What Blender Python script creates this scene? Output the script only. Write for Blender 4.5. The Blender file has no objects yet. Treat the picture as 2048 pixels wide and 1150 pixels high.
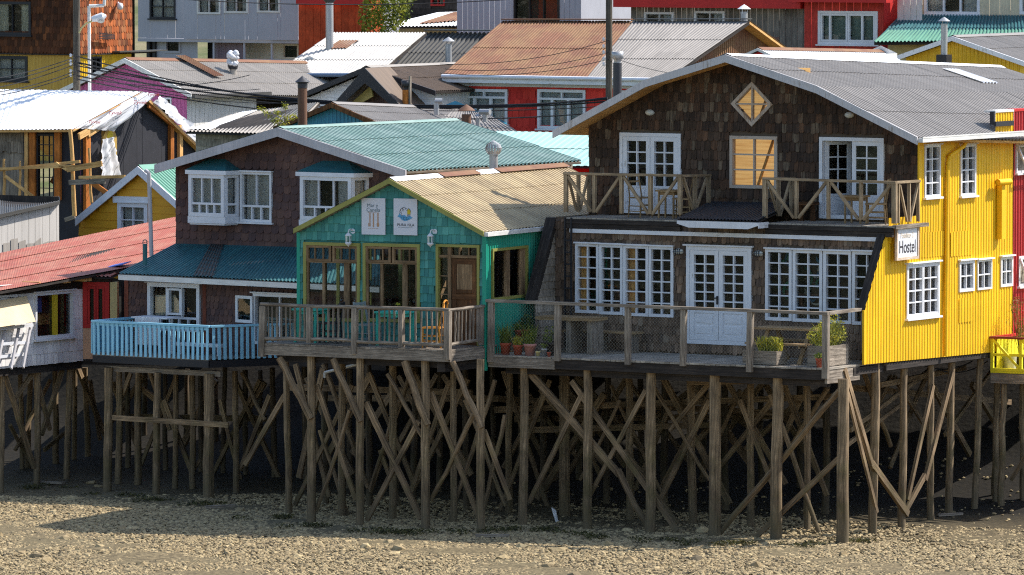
import bpy, math, random
import numpy as np
from mathutils import Vector as V
R = random.Random(11)
F, YH, H = 13500.0, -200.0, 13.9            # focal length and horizon row for a 2048 px wide picture, camera height
PITCH = math.atan((575 - YH) / F)
SP, CP = math.sin(PITCH), math.cos(PITCH)
scene = bpy.context.scene
col = scene.collection
SUN_AZ, SUN_EL = 71.0, 47.0                  # degrees: from the view axis towards the right; above the horizon

def ray(px, py):
    a, b = (px - 1024) / F, -(py - 575) / F
    return V((a, CP + b * SP, -SP + b * CP))
def P(px, py, D):
    r = ray(px, py); t = D / r.y
    return V((r.x * t, D, H + r.z * t))
def proj(p):
    x, y, z = p[0], p[1], p[2] - H
    d = y * CP - z * SP; up = y * SP + z * CP
    return 1024 + F * x / d, 575 - F * up / d

class Fr:
    """a vertical plane: u runs along it, z up, n out of it towards the viewer"""
    def __init__(s, o, ang):
        s.o = V((o[0], o[1], 0)); s.a = ang
        s.U = V((math.cos(ang), math.sin(ang), 0)); s.N = V((math.sin(ang), -math.cos(ang), 0)); s.Z = V((0, 0, 1))
    def pt(s, u, z, n=0): return s.o + s.U * u + s.N * n + s.Z * z
    def px(s, x, y, n=0):
        r = ray(x, y); c = V((0, 0, H)); q = s.o + s.N * n
        t = (q - c).dot(s.N) / r.dot(s.N)
        p = c + r * t
        return (p - s.o).dot(s.U), p.z
    def P(s, x, y, n=0):
        u, z = s.px(x, y, n); return s.pt(u, z, n)
    def rect(s, x0, y0, x1, y1, n=0):
        xm, ym = (x0 + x1) / 2, (y0 + y1) / 2
        return (s.px(x0, ym, n)[0], s.px(x1, ym, n)[0], s.px(xm, y1, n)[1], s.px(xm, y0, n)[1])
    def side(s, u=0, n=0): return Fr(s.pt(u, 0, n), s.a + math.pi / 2)     # plane receding from this one, facing right
def FR(px, py, D, th): return Fr(P(px, py, D), -math.radians(th))

class MB:
    def __init__(s): s.v = []; s.f = []; s.uv = []; s.m = []; s.sm = []
    def face(s, pts, uvs=None, mi=0, sm=False):
        i = len(s.v); s.v.extend([(p[0], p[1], p[2]) for p in pts]); s.f.append(tuple(range(i, i + len(pts))))
        if uvs is None:
            o = V(pts[0]); e = max((V(pts[(k + 1) % len(pts)]) - V(pts[k]) for k in range(len(pts))), key=lambda w: w.length)
            e = e.normalized() if e.length > 1e-9 else V((1, 0, 0))
            nn = (V(pts[1]) - o).cross(V(pts[2]) - o)
            g = nn.cross(e); g = g.normalized() if g.length > 1e-12 else V((0, 0, 1))
            uvs = [((V(p) - o).dot(g), (V(p) - o).dot(e)) for p in pts]
        s.uv.extend(uvs); s.m.append(mi); s.sm.append(sm)
    def faces(s, pts, quads, uvs=None, mi=0, sm=False):
        """shared-vertex patch; uvs per vertex"""
        i = len(s.v); s.v.extend([(p[0], p[1], p[2]) for p in pts])
        for q in quads:
            s.f.append(tuple(i + k for k in q)); s.m.append(mi); s.sm.append(sm)
            s.uv.extend([uvs[k] if uvs else (0, 0) for k in q])
    def box8(s, c, mi=0):
        """c: bottom ring of four, then top ring of four"""
        i = len(s.v); s.v.extend([(p[0], p[1], p[2]) for p in c])
        ax = [(c[1] - c[0]), (c[3] - c[0]), (c[4] - c[0])]
        L = max(ax, key=lambda w: w.length); L = L.normalized() if L.length > 0 else V((0, 0, 1))
        for q in ((3, 2, 1, 0), (4, 5, 6, 7), (0, 1, 5, 4), (1, 2, 6, 5), (2, 3, 7, 6), (3, 0, 4, 7)):
            p = [c[k] for k in q]; e1 = (p[1] - p[0]); e2 = (p[3] - p[0])
            if abs(e1.dot(L)) * (e2.length + 1e-9) > abs(e2.dot(L)) * (e1.length + 1e-9): e1, e2 = e2, e1
            a = e1.normalized() if e1.length > 1e-9 else V((1, 0, 0)); b = e2.normalized() if e2.length > 1e-9 else V((0, 0, 1))
            s.f.append(tuple(i + k for k in q)); s.m.append(mi); s.sm.append(False)
            s.uv.extend([((w - c[0]).dot(a), (w - c[0]).dot(b)) for w in p])
    def box(s, fr, u0, u1, z0, z1, n0, n1, mi=0):
        f = lambda u, z, n: fr.pt(u, z, n)
        s.box8([f(u0, z0, n1), f(u1, z0, n1), f(u1, z0, n0), f(u0, z0, n0), f(u0, z1, n1), f(u1, z1, n1), f(u1, z1, n0), f(u0, z1, n0)], mi)
    def beam(s, p0, p1, w, d, nrm=None, mi=0, w1=None, d1=None):
        """square timber: w across the plane with normal nrm, d along nrm"""
        t = (p1 - p0); t.normalize()
        if nrm is None: nrm = V((0, 0, 1)) if abs(t.z) < .9 else V((0, 1, 0))
        a = t.cross(nrm); a.normalize(); b = a.cross(t); b.normalize()
        w1 = w if w1 is None else w1; d1 = d if d1 is None else d1
        r = lambda p, w, d: [p - a * w / 2 - b * d / 2, p + a * w / 2 - b * d / 2, p + a * w / 2 + b * d / 2, p - a * w / 2 + b * d / 2]
        s.box8(r(p0, w, d) + r(p1, w1, d1), mi)
    def tube(s, p0, p1, r0, r1=None, seg=9, rings=1, wob=0.0, caps=True, mi=0, sm=True, rough=0.0):
        r1 = r0 if r1 is None else r1
        t = (p1 - p0); L = t.length; t.normalize()
        a = t.cross(V((0, 0, 1)) if abs(t.z) < .9 else V((0, 1, 0))); a.normalize(); b = t.cross(a)
        pts = []; uvs = []; ph = [R.uniform(-1, 1) * rough for _ in range(seg)]
        o = V((0, 0, 0))
        for k in range(rings + 1):
            q = k / rings; c = p0.lerp(p1, q)
            if 0 < k < rings: o = o * .6 + (a * R.uniform(-1, 1) + b * R.uniform(-1, 1)) * wob
            else: o = o * .3
            rr = r0 + (r1 - r0) * q
            for j in range(seg + 1):
                g = 2 * math.pi * j / seg; e = 1 + ph[j % seg] + (R.uniform(-.3, .3) * rough if rough and 0 < j < seg else 0)
                pts.append(c + o + (a * math.cos(g) + b * math.sin(g)) * rr * e); uvs.append((g * rr, q * L))
        n = seg + 1
        s.faces(pts, [(k * n + j, k * n + j + 1, (k + 1) * n + j + 1, (k + 1) * n + j) for k in range(rings) for j in range(seg)], uvs, mi, sm)
        if caps:
            s.face([pts[j] for j in range(seg)][::-1], [(0, 0)] * seg, mi); s.face([pts[rings * n + j] for j in range(seg)], [(0, 0)] * seg, mi)
    def path(s, pts, r, seg=6, mi=0, r1=None):
        m = len(pts) - 1
        for k in range(m):
            ra = r if r1 is None else r + (r1 - r) * k / m; rb = r if r1 is None else r + (r1 - r) * (k + 1) / m
            s.tube(pts[k], pts[k + 1], ra, rb, seg, caps=True, mi=mi)
    def lathe(s, base, prof, seg=16, mi=0, axis=None):
        pts = []; uvs = []
        for (r, z) in prof:
            for j in range(seg + 1):
                g = 2 * math.pi * j / seg
                pts.append(base + V((r * math.cos(g), r * math.sin(g), z))); uvs.append((g * r, z))
        n = seg + 1
        s.faces(pts, [(k * n + j, k * n + j + 1, (k + 1) * n + j + 1, (k + 1) * n + j) for k in range(len(prof) - 1) for j in range(seg)], uvs, mi, True)
    def prism(s, fr, pts, n0, n1, mi=0):
        a = [fr.pt(u, z, n1) for u, z in pts]; b = [fr.pt(u, z, n0) for u, z in pts]; k = len(pts)
        s.face(a, [(u, z) for u, z in pts], mi); s.face(b[::-1], [(u, z) for u, z in pts][::-1], mi)
        for i in range(k):
            j = (i + 1) % k; s.face([a[j], a[i], b[i], b[j]], None, mi)
    def slab(s, A, B, C, D, t, mi=0):
        n = (B - A).cross(D - A); n.normalize()
        if n.z < 0: n = -n
        s.box8([A - n * t, B - n * t, C - n * t, D - n * t, A, B, C, D], mi)
    def build(s, name, mats, parent=None, origin=None):
        if not isinstance(mats, (list, tuple)): mats = [mats]
        me = bpy.data.meshes.new(name); o = bpy.data.objects.new(name, me); col.objects.link(o)
        off = ORIG[parent] if parent is not None else V(origin or (0, 0, 0))
        me.from_pydata([(x - off[0], y - off[1], z - off[2]) for x, y, z in s.v], [], s.f)
        ul = me.uv_layers.new(name='UV'); ul.data.foreach_set('uv', np.array(s.uv, dtype=np.float32).ravel())
        me.polygons.foreach_set('material_index', np.array(s.m, dtype=np.int32)); me.polygons.foreach_set('use_smooth', np.array(s.sm, dtype=bool))
        for m in mats: me.materials.append(m)
        me.update()
        if parent is not None: o.parent = parent
        else: o.location = off
        ORIG[o] = off
        return o
ORIG = {}
def tag(o, label=None, cat=None, group=None, kind=None):
    if label: o['label'] = label
    if cat: o['category'] = cat
    if group: o['group'] = group
    if kind: o['kind'] = kind
    return o
def thing(name, label, cat, loc, group=None):
    o = bpy.data.objects.new(name, None); col.objects.link(o); o.location = loc; o.empty_display_size = .2
    ORIG[o] = V(loc); return tag(o, label, cat, group)

# ---------------------------------------------------------------- materials
def S(r, g, b, k=1.0):
    f = lambda c: (c / 255 / 12.92 if c / 255 <= .04045 else ((c / 255 + .055) / 1.055) ** 2.4) * k
    return (f(r), f(g), f(b), 1)
class NT:
    def __init__(s, name):
        s.mat = bpy.data.materials.new(name); s.mat.use_nodes = True; s.t = s.mat.node_tree
        s.b = next(n for n in s.t.nodes if n.type == 'BSDF_PRINCIPLED'); s.out = next(n for n in s.t.nodes if n.type == 'OUTPUT_MATERIAL')
    def n(s, ty, **kw):
        x = s.t.nodes.new(ty)
        for k, v in kw.items(): setattr(x, k, v)
        return x
    def put(s, sock, v):
        if isinstance(v, bpy.types.NodeSocket): s.t.links.new(v, sock)
        elif sock.type == 'VECTOR' and hasattr(v, '__len__'): sock.default_value = v[:3]
        else: sock.default_value = v
    def uv(s): return s.n('ShaderNodeTexCoord').outputs['UV']
    def obj(s): return s.n('ShaderNodeNewGeometry').outputs['Position']
    def isl(s): return s.n('ShaderNodeNewGeometry').outputs['Random Per Island']
    def vm(s, op, a, b):
        x = s.n('ShaderNodeVectorMath', operation=op); s.put(x.inputs[0], a); s.put(x.inputs[1], b); return x.outputs[0]
    def ma(s, op, a, b=0.0, c=False):
        x = s.n('ShaderNodeMath', operation=op, use_clamp=c); s.put(x.inputs[0], a); s.put(x.inputs[1], b); return x.outputs[0]
    def noise(s, vec, sc=1.0, det=3.0, ro=.55, dist=0.0):
        x = s.n('ShaderNodeTexNoise'); s.put(x.inputs['Vector'], vec); x.inputs['Scale'].default_value = sc; x.inputs['Detail'].default_value = det
        x.inputs['Roughness'].default_value = ro; x.inputs['Distortion'].default_value = dist; return x.outputs[0]
    def mr(s, v, a, b, c, d):
        x = s.n('ShaderNodeMapRange'); s.put(x.inputs[0], v)
        for i, q in enumerate((a, b, c, d)): x.inputs[i + 1].default_value = q
        return x.outputs[0]
    def mix(s, f, a, b, bl='MIX'):
        x = s.n('ShaderNodeMix', data_type='RGBA', blend_type=bl); s.put(x.inputs[0], f); s.put(x.inputs[6], a); s.put(x.inputs[7], b); return x.outputs[2]
    def ramp(s, f, st, interp='LINEAR'):
        x = s.n('ShaderNodeValToRGB'); s.put(x.inputs[0], f); r = x.color_ramp; r.interpolation = interp
        while len(r.elements) < len(st): r.elements.new(.5)
        for e, (p, c) in zip(r.elements, st): e.position = p; e.color = c
        return x.outputs[0]
    def scale(s, c, k): # multiply colour by a value
        return s.vm('MULTIPLY', c, s.comb(k))
    def comb(s, k):
        x = s.n('ShaderNodeCombineXYZ'); [s.put(x.inputs[i], k) for i in range(3)]; return x.outputs[0]
    def bump(s, h, st, dist=.01):
        x = s.n('ShaderNodeBump'); x.inputs['Strength'].default_value = st; x.inputs['Distance'].default_value = dist; s.put(x.inputs['Height'], h)
        s.t.links.new(x.outputs[0], s.b.inputs['Normal'])
    def fin(s, c, rough=.8, metal=0.0, spec=.4):
        s.put(s.b.inputs['Base Color'], c); s.put(s.b.inputs['Roughness'], rough); s.b.inputs['Metallic'].default_value = metal
        s.b.inputs['Specular IOR Level'].default_value = spec; return s.mat

def m_wood(name, c1, c2, su=28, sv=1.6, var=.3, rough=.85, algae=None, c3=None):
    t = NT(name); i = t.isl()
    vec = t.vm('ADD', t.vm('MULTIPLY', t.uv(), (su, sv, 1)), t.comb(t.ma('MULTIPLY', i, 91.0)))
    f = t.noise(vec, 1, 5, .65, .4); c = t.ramp(f, [(.3, c1), (.52, c3 or tuple((a + b) / 2 for a, b in zip(c1, c2))), (.7, c2)])
    big = t.noise(t.obj(), 1.7, 3)
    fine = t.noise(t.vm('MULTIPLY', vec, (2.2, 6, 1)), 1, 3, .6)
    c = t.scale(c, t.ma('MULTIPLY', t.ma('MULTIPLY', t.mr(i, 0, 1, 1 - var, 1 + var), t.mr(big, .3, .7, .7, 1.2)), t.mr(fine, .35, .65, .8, 1.15)))
    if algae:
        sx = t.n('ShaderNodeSeparateXYZ'); t.put(sx.inputs[0], t.obj())
        m = t.ma('MULTIPLY', t.mr(sx.outputs[2], 2.9, 1.4, 0, 1), t.mr(t.noise(t.obj(), 2.2, 4), .45, .65, 0, .42))
        c = t.mix(m, c, algae)
        lo = t.ma('MULTIPLY', t.mr(sx.outputs[2], .9, .1, 0, 1), t.mr(t.noise(t.obj(), 6, 3), .35, .6, .3, .9)); c = t.mix(lo, c, S(112, 100, 78))
        wet_shade = t.ma('ADD', sx.outputs[2], t.ma('MULTIPLY', t.noise(t.obj(), 1.3, 4), 1.1)); c = t.scale(c, t.mr(wet_shade, 2.05, 2.25, .66, 1.0))
    t.bump(f, .8, .012)
    return t.fin(c, rough, spec=.25)
def m_shingle(name, cols, var=.25, su=30, streak=.35, rough=.85, pale=None, palef=.1):
    t = NT(name); i = t.isl(); k = len(cols)
    c = t.ramp(i, [(j / k, q) for j, q in enumerate(cols)], 'CONSTANT')
    w = t.n('ShaderNodeTexWhiteNoise', noise_dimensions='1D'); t.put(w.inputs['W'], t.ma('MULTIPLY', i, 533.0))
    vec = t.vm('ADD', t.vm('MULTIPLY', t.uv(), (su, 3, 1)), t.comb(t.ma('MULTIPLY', i, 77.0)))
    f = t.noise(vec, 1, 4, .6)
    c = t.scale(c, t.ma('MULTIPLY', t.mr(w.outputs[0], 0, 1, 1 - var, 1 + var), t.mr(f, .3, .7, 1 - streak, 1 + streak)))
    big = t.noise(t.obj(), .9, 3); c = t.scale(c, t.mr(big, .35, .65, .8, 1.2))
    if pale:
        pm = t.ma('MULTIPLY', t.ma('GREATER_THAN', w.outputs[0], 1 - palef), t.mr(f, .4, .65, .1, .8)); c = t.mix(pm, c, pale)
    t.bump(f, .4, .006)
    return t.fin(c, rough, spec=.25)
def m_metal(name, c1, sheetvar=.12, rust=0.0, rustc=None, dirt=.25, rough=.5, su=.83, sv=2.2, spec=.4, metal=0.0, c2=None):
    t = NT(name); uv = t.uv()
    cell = t.n('ShaderNodeVectorMath', operation='FLOOR'); t.put(cell.inputs[0], t.vm('DIVIDE', uv, (su, sv, 1)))
    w = t.n('ShaderNodeTexWhiteNoise', noise_dimensions='3D'); t.put(w.inputs['Vector'], cell.outputs[0])
    st = t.noise(t.vm('MULTIPLY', uv, (9, .7, 1)), 1, 4, .65); bl = t.noise(uv, 1.1, 4, .6)
    c = t.scale(c1, t.ma('MULTIPLY', t.mr(w.outputs[0], 0, 1, 1 - sheetvar, 1 + sheetvar), t.mr(st, .3, .7, 1 - dirt, 1 + dirt * .5)))
    if c2: c = t.mix(t.mr(bl, .42, .6, 0, 1), c, t.scale(c2, t.mr(st, .3, .7, .8, 1.15)))
    if rust > 0:
        m = t.ma('ADD', t.ma('MULTIPLY', bl, .6), t.ma('MULTIPLY', st, .5)); m = t.mr(m, .86 - rust * .55, .94 - rust * .55, 0, .9)
        c = t.mix(m, c, t.scale(rustc or S(150, 82, 45), t.mr(t.noise(uv, 14, 3), .3, .7, .65, 1.25)))
    return t.fin(c, rough, metal, spec)
def m_paint(name, c1, var=.15, rough=.6, sc=2.0, spec=.35, wear=None, wf=.6):
    t = NT(name); g = t.obj(); a = t.noise(g, sc, 4, .6); b = t.noise(t.vm('MULTIPLY', t.uv(), (22, 2.2, 1)), 1, 4, .6)
    c = t.scale(c1, t.ma('MULTIPLY', t.mr(a, .3, .7, 1 - var, 1 + var * .6), t.mr(b, .3, .7, 1 - var, 1 + var * .6)))
    if wear: c = t.mix(t.mr(t.ma('ADD', t.ma('MULTIPLY', a, .5), t.ma('MULTIPLY', b, .5)), wf - .05, wf + .04, 0, .9), c, wear)
    return t.fin(c, rough, spec=spec)
def m_flat(name, c, rough=.7, metal=0.0, spec=.4): t = NT(name); return t.fin(c, rough, metal, spec)
def m_leaf(name, cols, rough=.6):
    t = NT(name); i = t.isl(); k = len(cols); c = t.ramp(i, [(j / k, q) for j, q in enumerate(cols)], 'CONSTANT')
    t.fin(c, rough, spec=.3); t.b.inputs['Subsurface Weight'].default_value = 0
    tr = t.n('ShaderNodeBsdfTranslucent'); t.put(tr.inputs[0], c); mx = t.n('ShaderNodeMixShader'); mx.inputs[0].default_value = .3
    t.t.links.new(t.b.outputs[0], mx.inputs[1]); t.t.links.new(tr.outputs[0], mx.inputs[2]); t.t.links.new(mx.outputs[0], t.out.inputs[0]); return t.mat
def m_glass(name, tint=(.9, .92, .91, 1), refl=1.0):
    t = NT(name); tr = t.n('ShaderNodeBsdfTransparent'); tr.inputs[0].default_value = tint
    gl = t.n('ShaderNodeBsdfGlossy'); gl.inputs['Roughness'].default_value = .03; gl.inputs[0].default_value = (refl, refl, refl, 1)
    fr = t.n('ShaderNodeFresnel'); fr.inputs['IOR'].default_value = 1.5
    bp = t.n('ShaderNodeBump'); bp.inputs['Strength'].default_value = .12; bp.inputs['Distance'].default_value = .02; t.put(bp.inputs['Height'], t.noise(t.obj(), 2.5, 1)); t.t.links.new(bp.outputs[0], gl.inputs['Normal'])
    mx = t.n('ShaderNodeMixShader'); t.put(mx.inputs[0], fr.outputs[0]); t.t.links.new(tr.outputs[0], mx.inputs[1]); t.t.links.new(gl.outputs[0], mx.inputs[2])
    t.t.links.new(mx.outputs[0], t.out.inputs[0]); return t.mat
def m_cloth(name, c, tl=.4):
    t = NT(name); f = t.noise(t.vm('MULTIPLY', t.uv(), (14, 1, 1)), 1, 2); cc = t.scale(c, t.mr(f, .3, .7, .8, 1.15)); t.fin(cc, .9, spec=.1)
    tr = t.n('ShaderNodeBsdfTranslucent'); t.put(tr.inputs[0], cc); mx = t.n('ShaderNodeMixShader'); mx.inputs[0].default_value = tl
    t.t.links.new(t.b.outputs[0], mx.inputs[1]); t.t.links.new(tr.outputs[0], mx.inputs[2]); t.t.links.new(mx.outputs[0], t.out.inputs[0]); return t.mat

M = {}
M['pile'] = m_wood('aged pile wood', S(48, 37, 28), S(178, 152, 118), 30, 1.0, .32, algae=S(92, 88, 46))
M['pile_shaded'] = m_wood('shade-darkened pile wood', S(30, 25, 21), S(116, 100, 80), 30, 1.0, .3, algae=S(70, 72, 38))  # darker copy of the pile wood, with the rear rows' shade painted in
M['brace'] = m_wood('aged brace wood', S(48, 37, 28), S(170, 143, 110), 30, 1.2, .34, algae=S(98, 94, 50))
M['grey_wood'] = m_wood('grey weathered wood', S(86, 76, 66), S(165, 152, 136), 30, 1.6, .22)
M['dark_beam'] = m_wood('dark stained beam', S(30, 27, 26), S(70, 62, 56), 20, 1.2, .3)
M['raw_wood'] = m_wood('raw rail wood', S(110, 92, 70), S(176, 154, 124), 24, 1.2, .14)
M['pine'] = m_wood('new pine', S(190, 138, 78), S(226, 184, 122), 18, 1.2, .15)
M['orange_wood'] = m_wood('stained orange post', S(150, 86, 34), S(200, 122, 56), 18, 1.2, .12)
M['door_wood'] = m_wood('brown door wood', S(60, 38, 22), S(118, 80, 48), 16, 1.2, .2)
M['deck'] = m_wood('deck plank', S(120, 112, 102), S(182, 172, 156), 20, 1.1, .14)
M['char'] = m_wood('dark clapboard', S(112, 102, 90), S(180, 166, 148), 4, 12, .25)
M['hostel_sh'] = m_shingle('dark shingle', [S(62, 48, 37), S(74, 55, 42), S(66, 51, 41), S(84, 61, 45), S(76, 60, 48), S(58, 46, 38)], .2, 34, .5, pale=S(118, 106, 88), palef=.13)
M['hostel_low'] = m_shingle('grey brown shingle', [S(98, 80, 65), S(112, 92, 75), S(104, 84, 68), S(122, 100, 82), S(88, 73, 62)], .22, 34, .45, pale=S(128, 116, 100), palef=.1)
M['brown_sh'] = m_shingle('maroon shingle', [S(84, 64, 60), S(92, 68, 62), S(78, 60, 58), S(96, 72, 64)], .1, 30, .2)
M['teal_sh'] = m_shingle('teal shingle', [S(70, 134, 126), S(78, 142, 132), S(68, 126, 120), S(86, 148, 138)], .08, 30, .1)
M['white_sh'] = m_shingle('white shingle', [S(222, 218, 216), S(230, 226, 222), S(214, 210, 210)], .05, 30, .08)
M['red_sh'] = m_shingle('red shingle', [S(198, 58, 48), S(206, 62, 50), S(190, 52, 44)], .08, 30, .14)
M['rust_sh'] = m_shingle('rust shingle', [S(150, 78, 38), S(128, 66, 34), S(168, 92, 48), S(104, 58, 34), S(140, 88, 54)], .25, 30, .35)
M['white'] = m_paint('white paint', (.72, .72, .74, 1), .12, wear=S(150, 142, 130), wf=.62)
M['offwhite'] = m_paint('aged white paint', (.68, .66, .62, 1), .14)
M['barge_pale'] = m_paint('weathered pale barge paint', (.52, .5, .5, 1), .16, wear=S(140, 130, 120), wf=.6)
M['barge_grey'] = m_paint('lilac grey barge paint', (.46, .44, .45, 1), .16)
M['olive'] = m_paint('olive paint', S(146, 142, 74), .12)
M['blue'] = m_paint('sky blue paint', S(148, 206, 230), .1)
M['lime'] = m_paint('lime paint', S(226, 212, 40), .1)
M['redpaint'] = m_paint('red paint', S(190, 38, 34), .12)
M['salmon_wall'] = m_paint('salmon wall', S(206, 160, 126), .14)
M['pale_yellow'] = m_paint('pale yellow trim', S(206, 190, 130), .12)
M['black'] = m_flat('black paint', S(34, 34, 38), .6)
M['felt'] = m_paint('black felt paper', S(44, 44, 50), .2, .8)
M['dark'] = m_flat('dark interior', S(88, 74, 60), .9)
M['darkroom'] = m_wood('interior board', S(72, 54, 36), S(112, 84, 56), 8, 1, .2)
M['yellow_cw'] = m_metal('yellow corrugated cladding', (.86, .49, .005, 1), .06, dirt=.24, rough=.5, sv=2.4, su=.8)
M['yellow_flat'] = m_paint('yellow paint', (.84, .48, .006, 1), .1)
M['red_cw'] = m_metal('red corrugated cladding', S(178, 46, 46), .05, dirt=.16, rough=.5)
M['teal_cw'] = m_metal('teal corrugated cladding', S(26, 148, 122), .05, dirt=.16, rough=.5)
M['magenta_cw'] = m_metal('magenta corrugated cladding', S(194, 98, 152), .05, dirt=.16)
M['bluec'] = m_metal('blue corrugated cladding', S(58, 134, 162), .05, dirt=.18)
M['yel_cw2'] = m_metal('mustard corrugated cladding', S(222, 176, 22), .05, dirt=.18)
M['grey_roof'] = m_metal('grey roof sheet', S(138, 132, 126), .08, .06, S(116, 100, 86), .26, .65)
M['white_roof'] = m_metal('white roof sheet', (.8, .8, .8, 1), .05, 0, None, .08, .45)
M['zinc_roof'] = m_metal('zinc roof sheet', S(190, 184, 176), .05, .1, S(170, 130, 96), .14, .5)
M['pale_roof'] = m_metal('pale worn roof sheet', S(158, 150, 140), .07, .12, S(122, 100, 82), .24, .6)
M['dark_zinc'] = m_metal('dark zinc sheet', S(78, 76, 72), .14, .1, S(80, 66, 54), .4, .5)
M['tan_roof'] = m_metal('tan worn roof sheet', S(174, 153, 118), .1, .32, S(134, 112, 88), .24, .65, c2=S(188, 168, 130))
M['mint_roof'] = m_metal('mint roof sheet', S(130, 156, 145), .05, .05, S(112, 112, 96), .24, .55, c2=S(146, 166, 156))
M['mint_pale'] = m_metal('pale mint roof sheet', S(160, 196, 186), .03, 0, None, .08, .5)
M['teal_roof'] = m_metal('teal roof sheet', S(50, 104, 108), .1, 0, None, .3, .5, c2=S(44, 92, 98))
M['salmon_roof'] = m_metal('salmon roof sheet', S(160, 84, 64), .06, .38, S(172, 126, 98), .18, .65, c2=S(164, 104, 82))
M['rust_roof'] = m_metal('rust roof sheet', S(122, 80, 56), .08, .4, S(104, 66, 44), .28, .75, c2=S(132, 98, 66))
M['green_roof'] = m_metal('green roof sheet', S(96, 148, 126), .05, 0, None, .2, .5)
M['black_roof'] = m_metal('charcoal roof sheet', S(62, 64, 68), .1, 0, None, .2, .5)
M['pipe'] = m_metal('galvanised pipe', S(168, 168, 168), .1, .08, S(130, 90, 64), .3, .4, metal=.3)
M['rust_pipe'] = m_metal('rusty pipe', S(110, 78, 58), .1, .4, S(140, 88, 50), .4, .7)
M['black_pipe'] = m_metal('sooty pipe', S(54, 54, 58), .1, 0, None, .2, .5)
M['glass'] = m_glass('window glass')
M['curtain'] = m_cloth('net curtain', (.62, .62, .6, 1))
M['cream_curtain'] = m_cloth('cream curtain', (.7, .66, .52, 1))
M['lilac_wall'] = m_paint('lavender grey cladding', S(164, 164, 172), .08, sc=.7)
M['cloth_white'] = m_cloth('white sheet', (.8, .8, .82, 1), .3)
M['terracotta'] = m_paint('terracotta', S(168, 78, 52), .14, .8)
M['pink_pot'] = m_paint('pink clay', S(186, 128, 118), .14, .8)
M['leaf'] = m_leaf('leaves', [S(110, 124, 40), S(88, 108, 34), S(140, 146, 52), S(66, 86, 30)])
M['leaf_y'] = m_leaf('yellow leaves', [S(176, 172, 50), S(150, 152, 48), S(120, 126, 44), S(198, 186, 66)])
M['leaf_d'] = m_leaf('dark leaves', [S(52, 74, 28), S(70, 92, 34), S(96, 112, 40), S(42, 62, 26)])
M['soil'] = m_flat('potting soil', S(62, 48, 36), .95)
M['wire'] = m_flat('cable rubber', S(34, 34, 36), .6)
M['steel'] = m_flat('galvanised wire', S(150, 148, 142), .4, .6)
M['sash'] = m_paint('pale timber sash paint', S(186, 170, 154), .14, wear=S(140, 116, 92), wf=.55)
# ---------------------------------------------------------------- shapes shared by many things
def corr(mb, A, B, C, D, wl=.1, amp=.012, rows=3, mi=0, lap=.014, sheet=.83, jit=.0015, sag=0.0):
    """corrugated sheets over the quad A B (lower edge) C D (upper edge); the ribs run from the lower to the upper edge"""
    A, B, C, D = V(A), V(B), V(C), V(D); n = (B - A).cross(D - A); n.normalize()
    if n.z < -1e-3 or (abs(n.z) <= 1e-3 and n.y > 0): n = -n
    L = ((B - A).length + (C - D).length) / 2; Hh = ((D - A).length + (C - B).length) / 2
    ns = max(1, round(L / sheet))
    for r in range(rows):
        for k in range(ns):
            s0, s1 = k / ns, (k + 1) / ns; nw = max(1, round((s1 - s0) * L / wl)); m = nw * 4; X4 = (0, .34, .5, .84); Y4 = (.9, .9, -.9, -.9)
            j0 = R.uniform(-1, 1) * jit; j1 = R.uniform(-1, 1) * jit; tj = R.uniform(-.004, .004) if r else R.uniform(-.004, .003)
            t0, t1 = max(r / rows + tj, -.01), (r + 1) / rows + (.02 if r < rows - 1 else 0)
            pts = []; uvs = []
            for (t, h) in ((t0, lap if r else 0), ((t0 + t1) / 2, lap / 2 if r else 0), (t1, 0)):
                for i in range(m + 1):
                    s = s0 + (s1 - s0) * min(1, (i // 4 + X4[i % 4]) / nw)
                    p = A.lerp(B, s).lerp(D.lerp(C, s), t)
                    o = amp * Y4[i % 4] + h + j0 * (1 - i / m) + j1 * i / m - sag * math.sin(math.pi * s) * math.sin(math.pi * min(max(t, 0), 1))
                    pts.append(p + n * o); uvs.append((s * L, t * Hh))
            q = m + 1
            mb.faces(pts, [(a * q + i, a * q + i + 1, (a + 1) * q + i + 1, (a + 1) * q + i) for a in (0, 1) for i in range(m)], uvs, mi, False)

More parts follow.
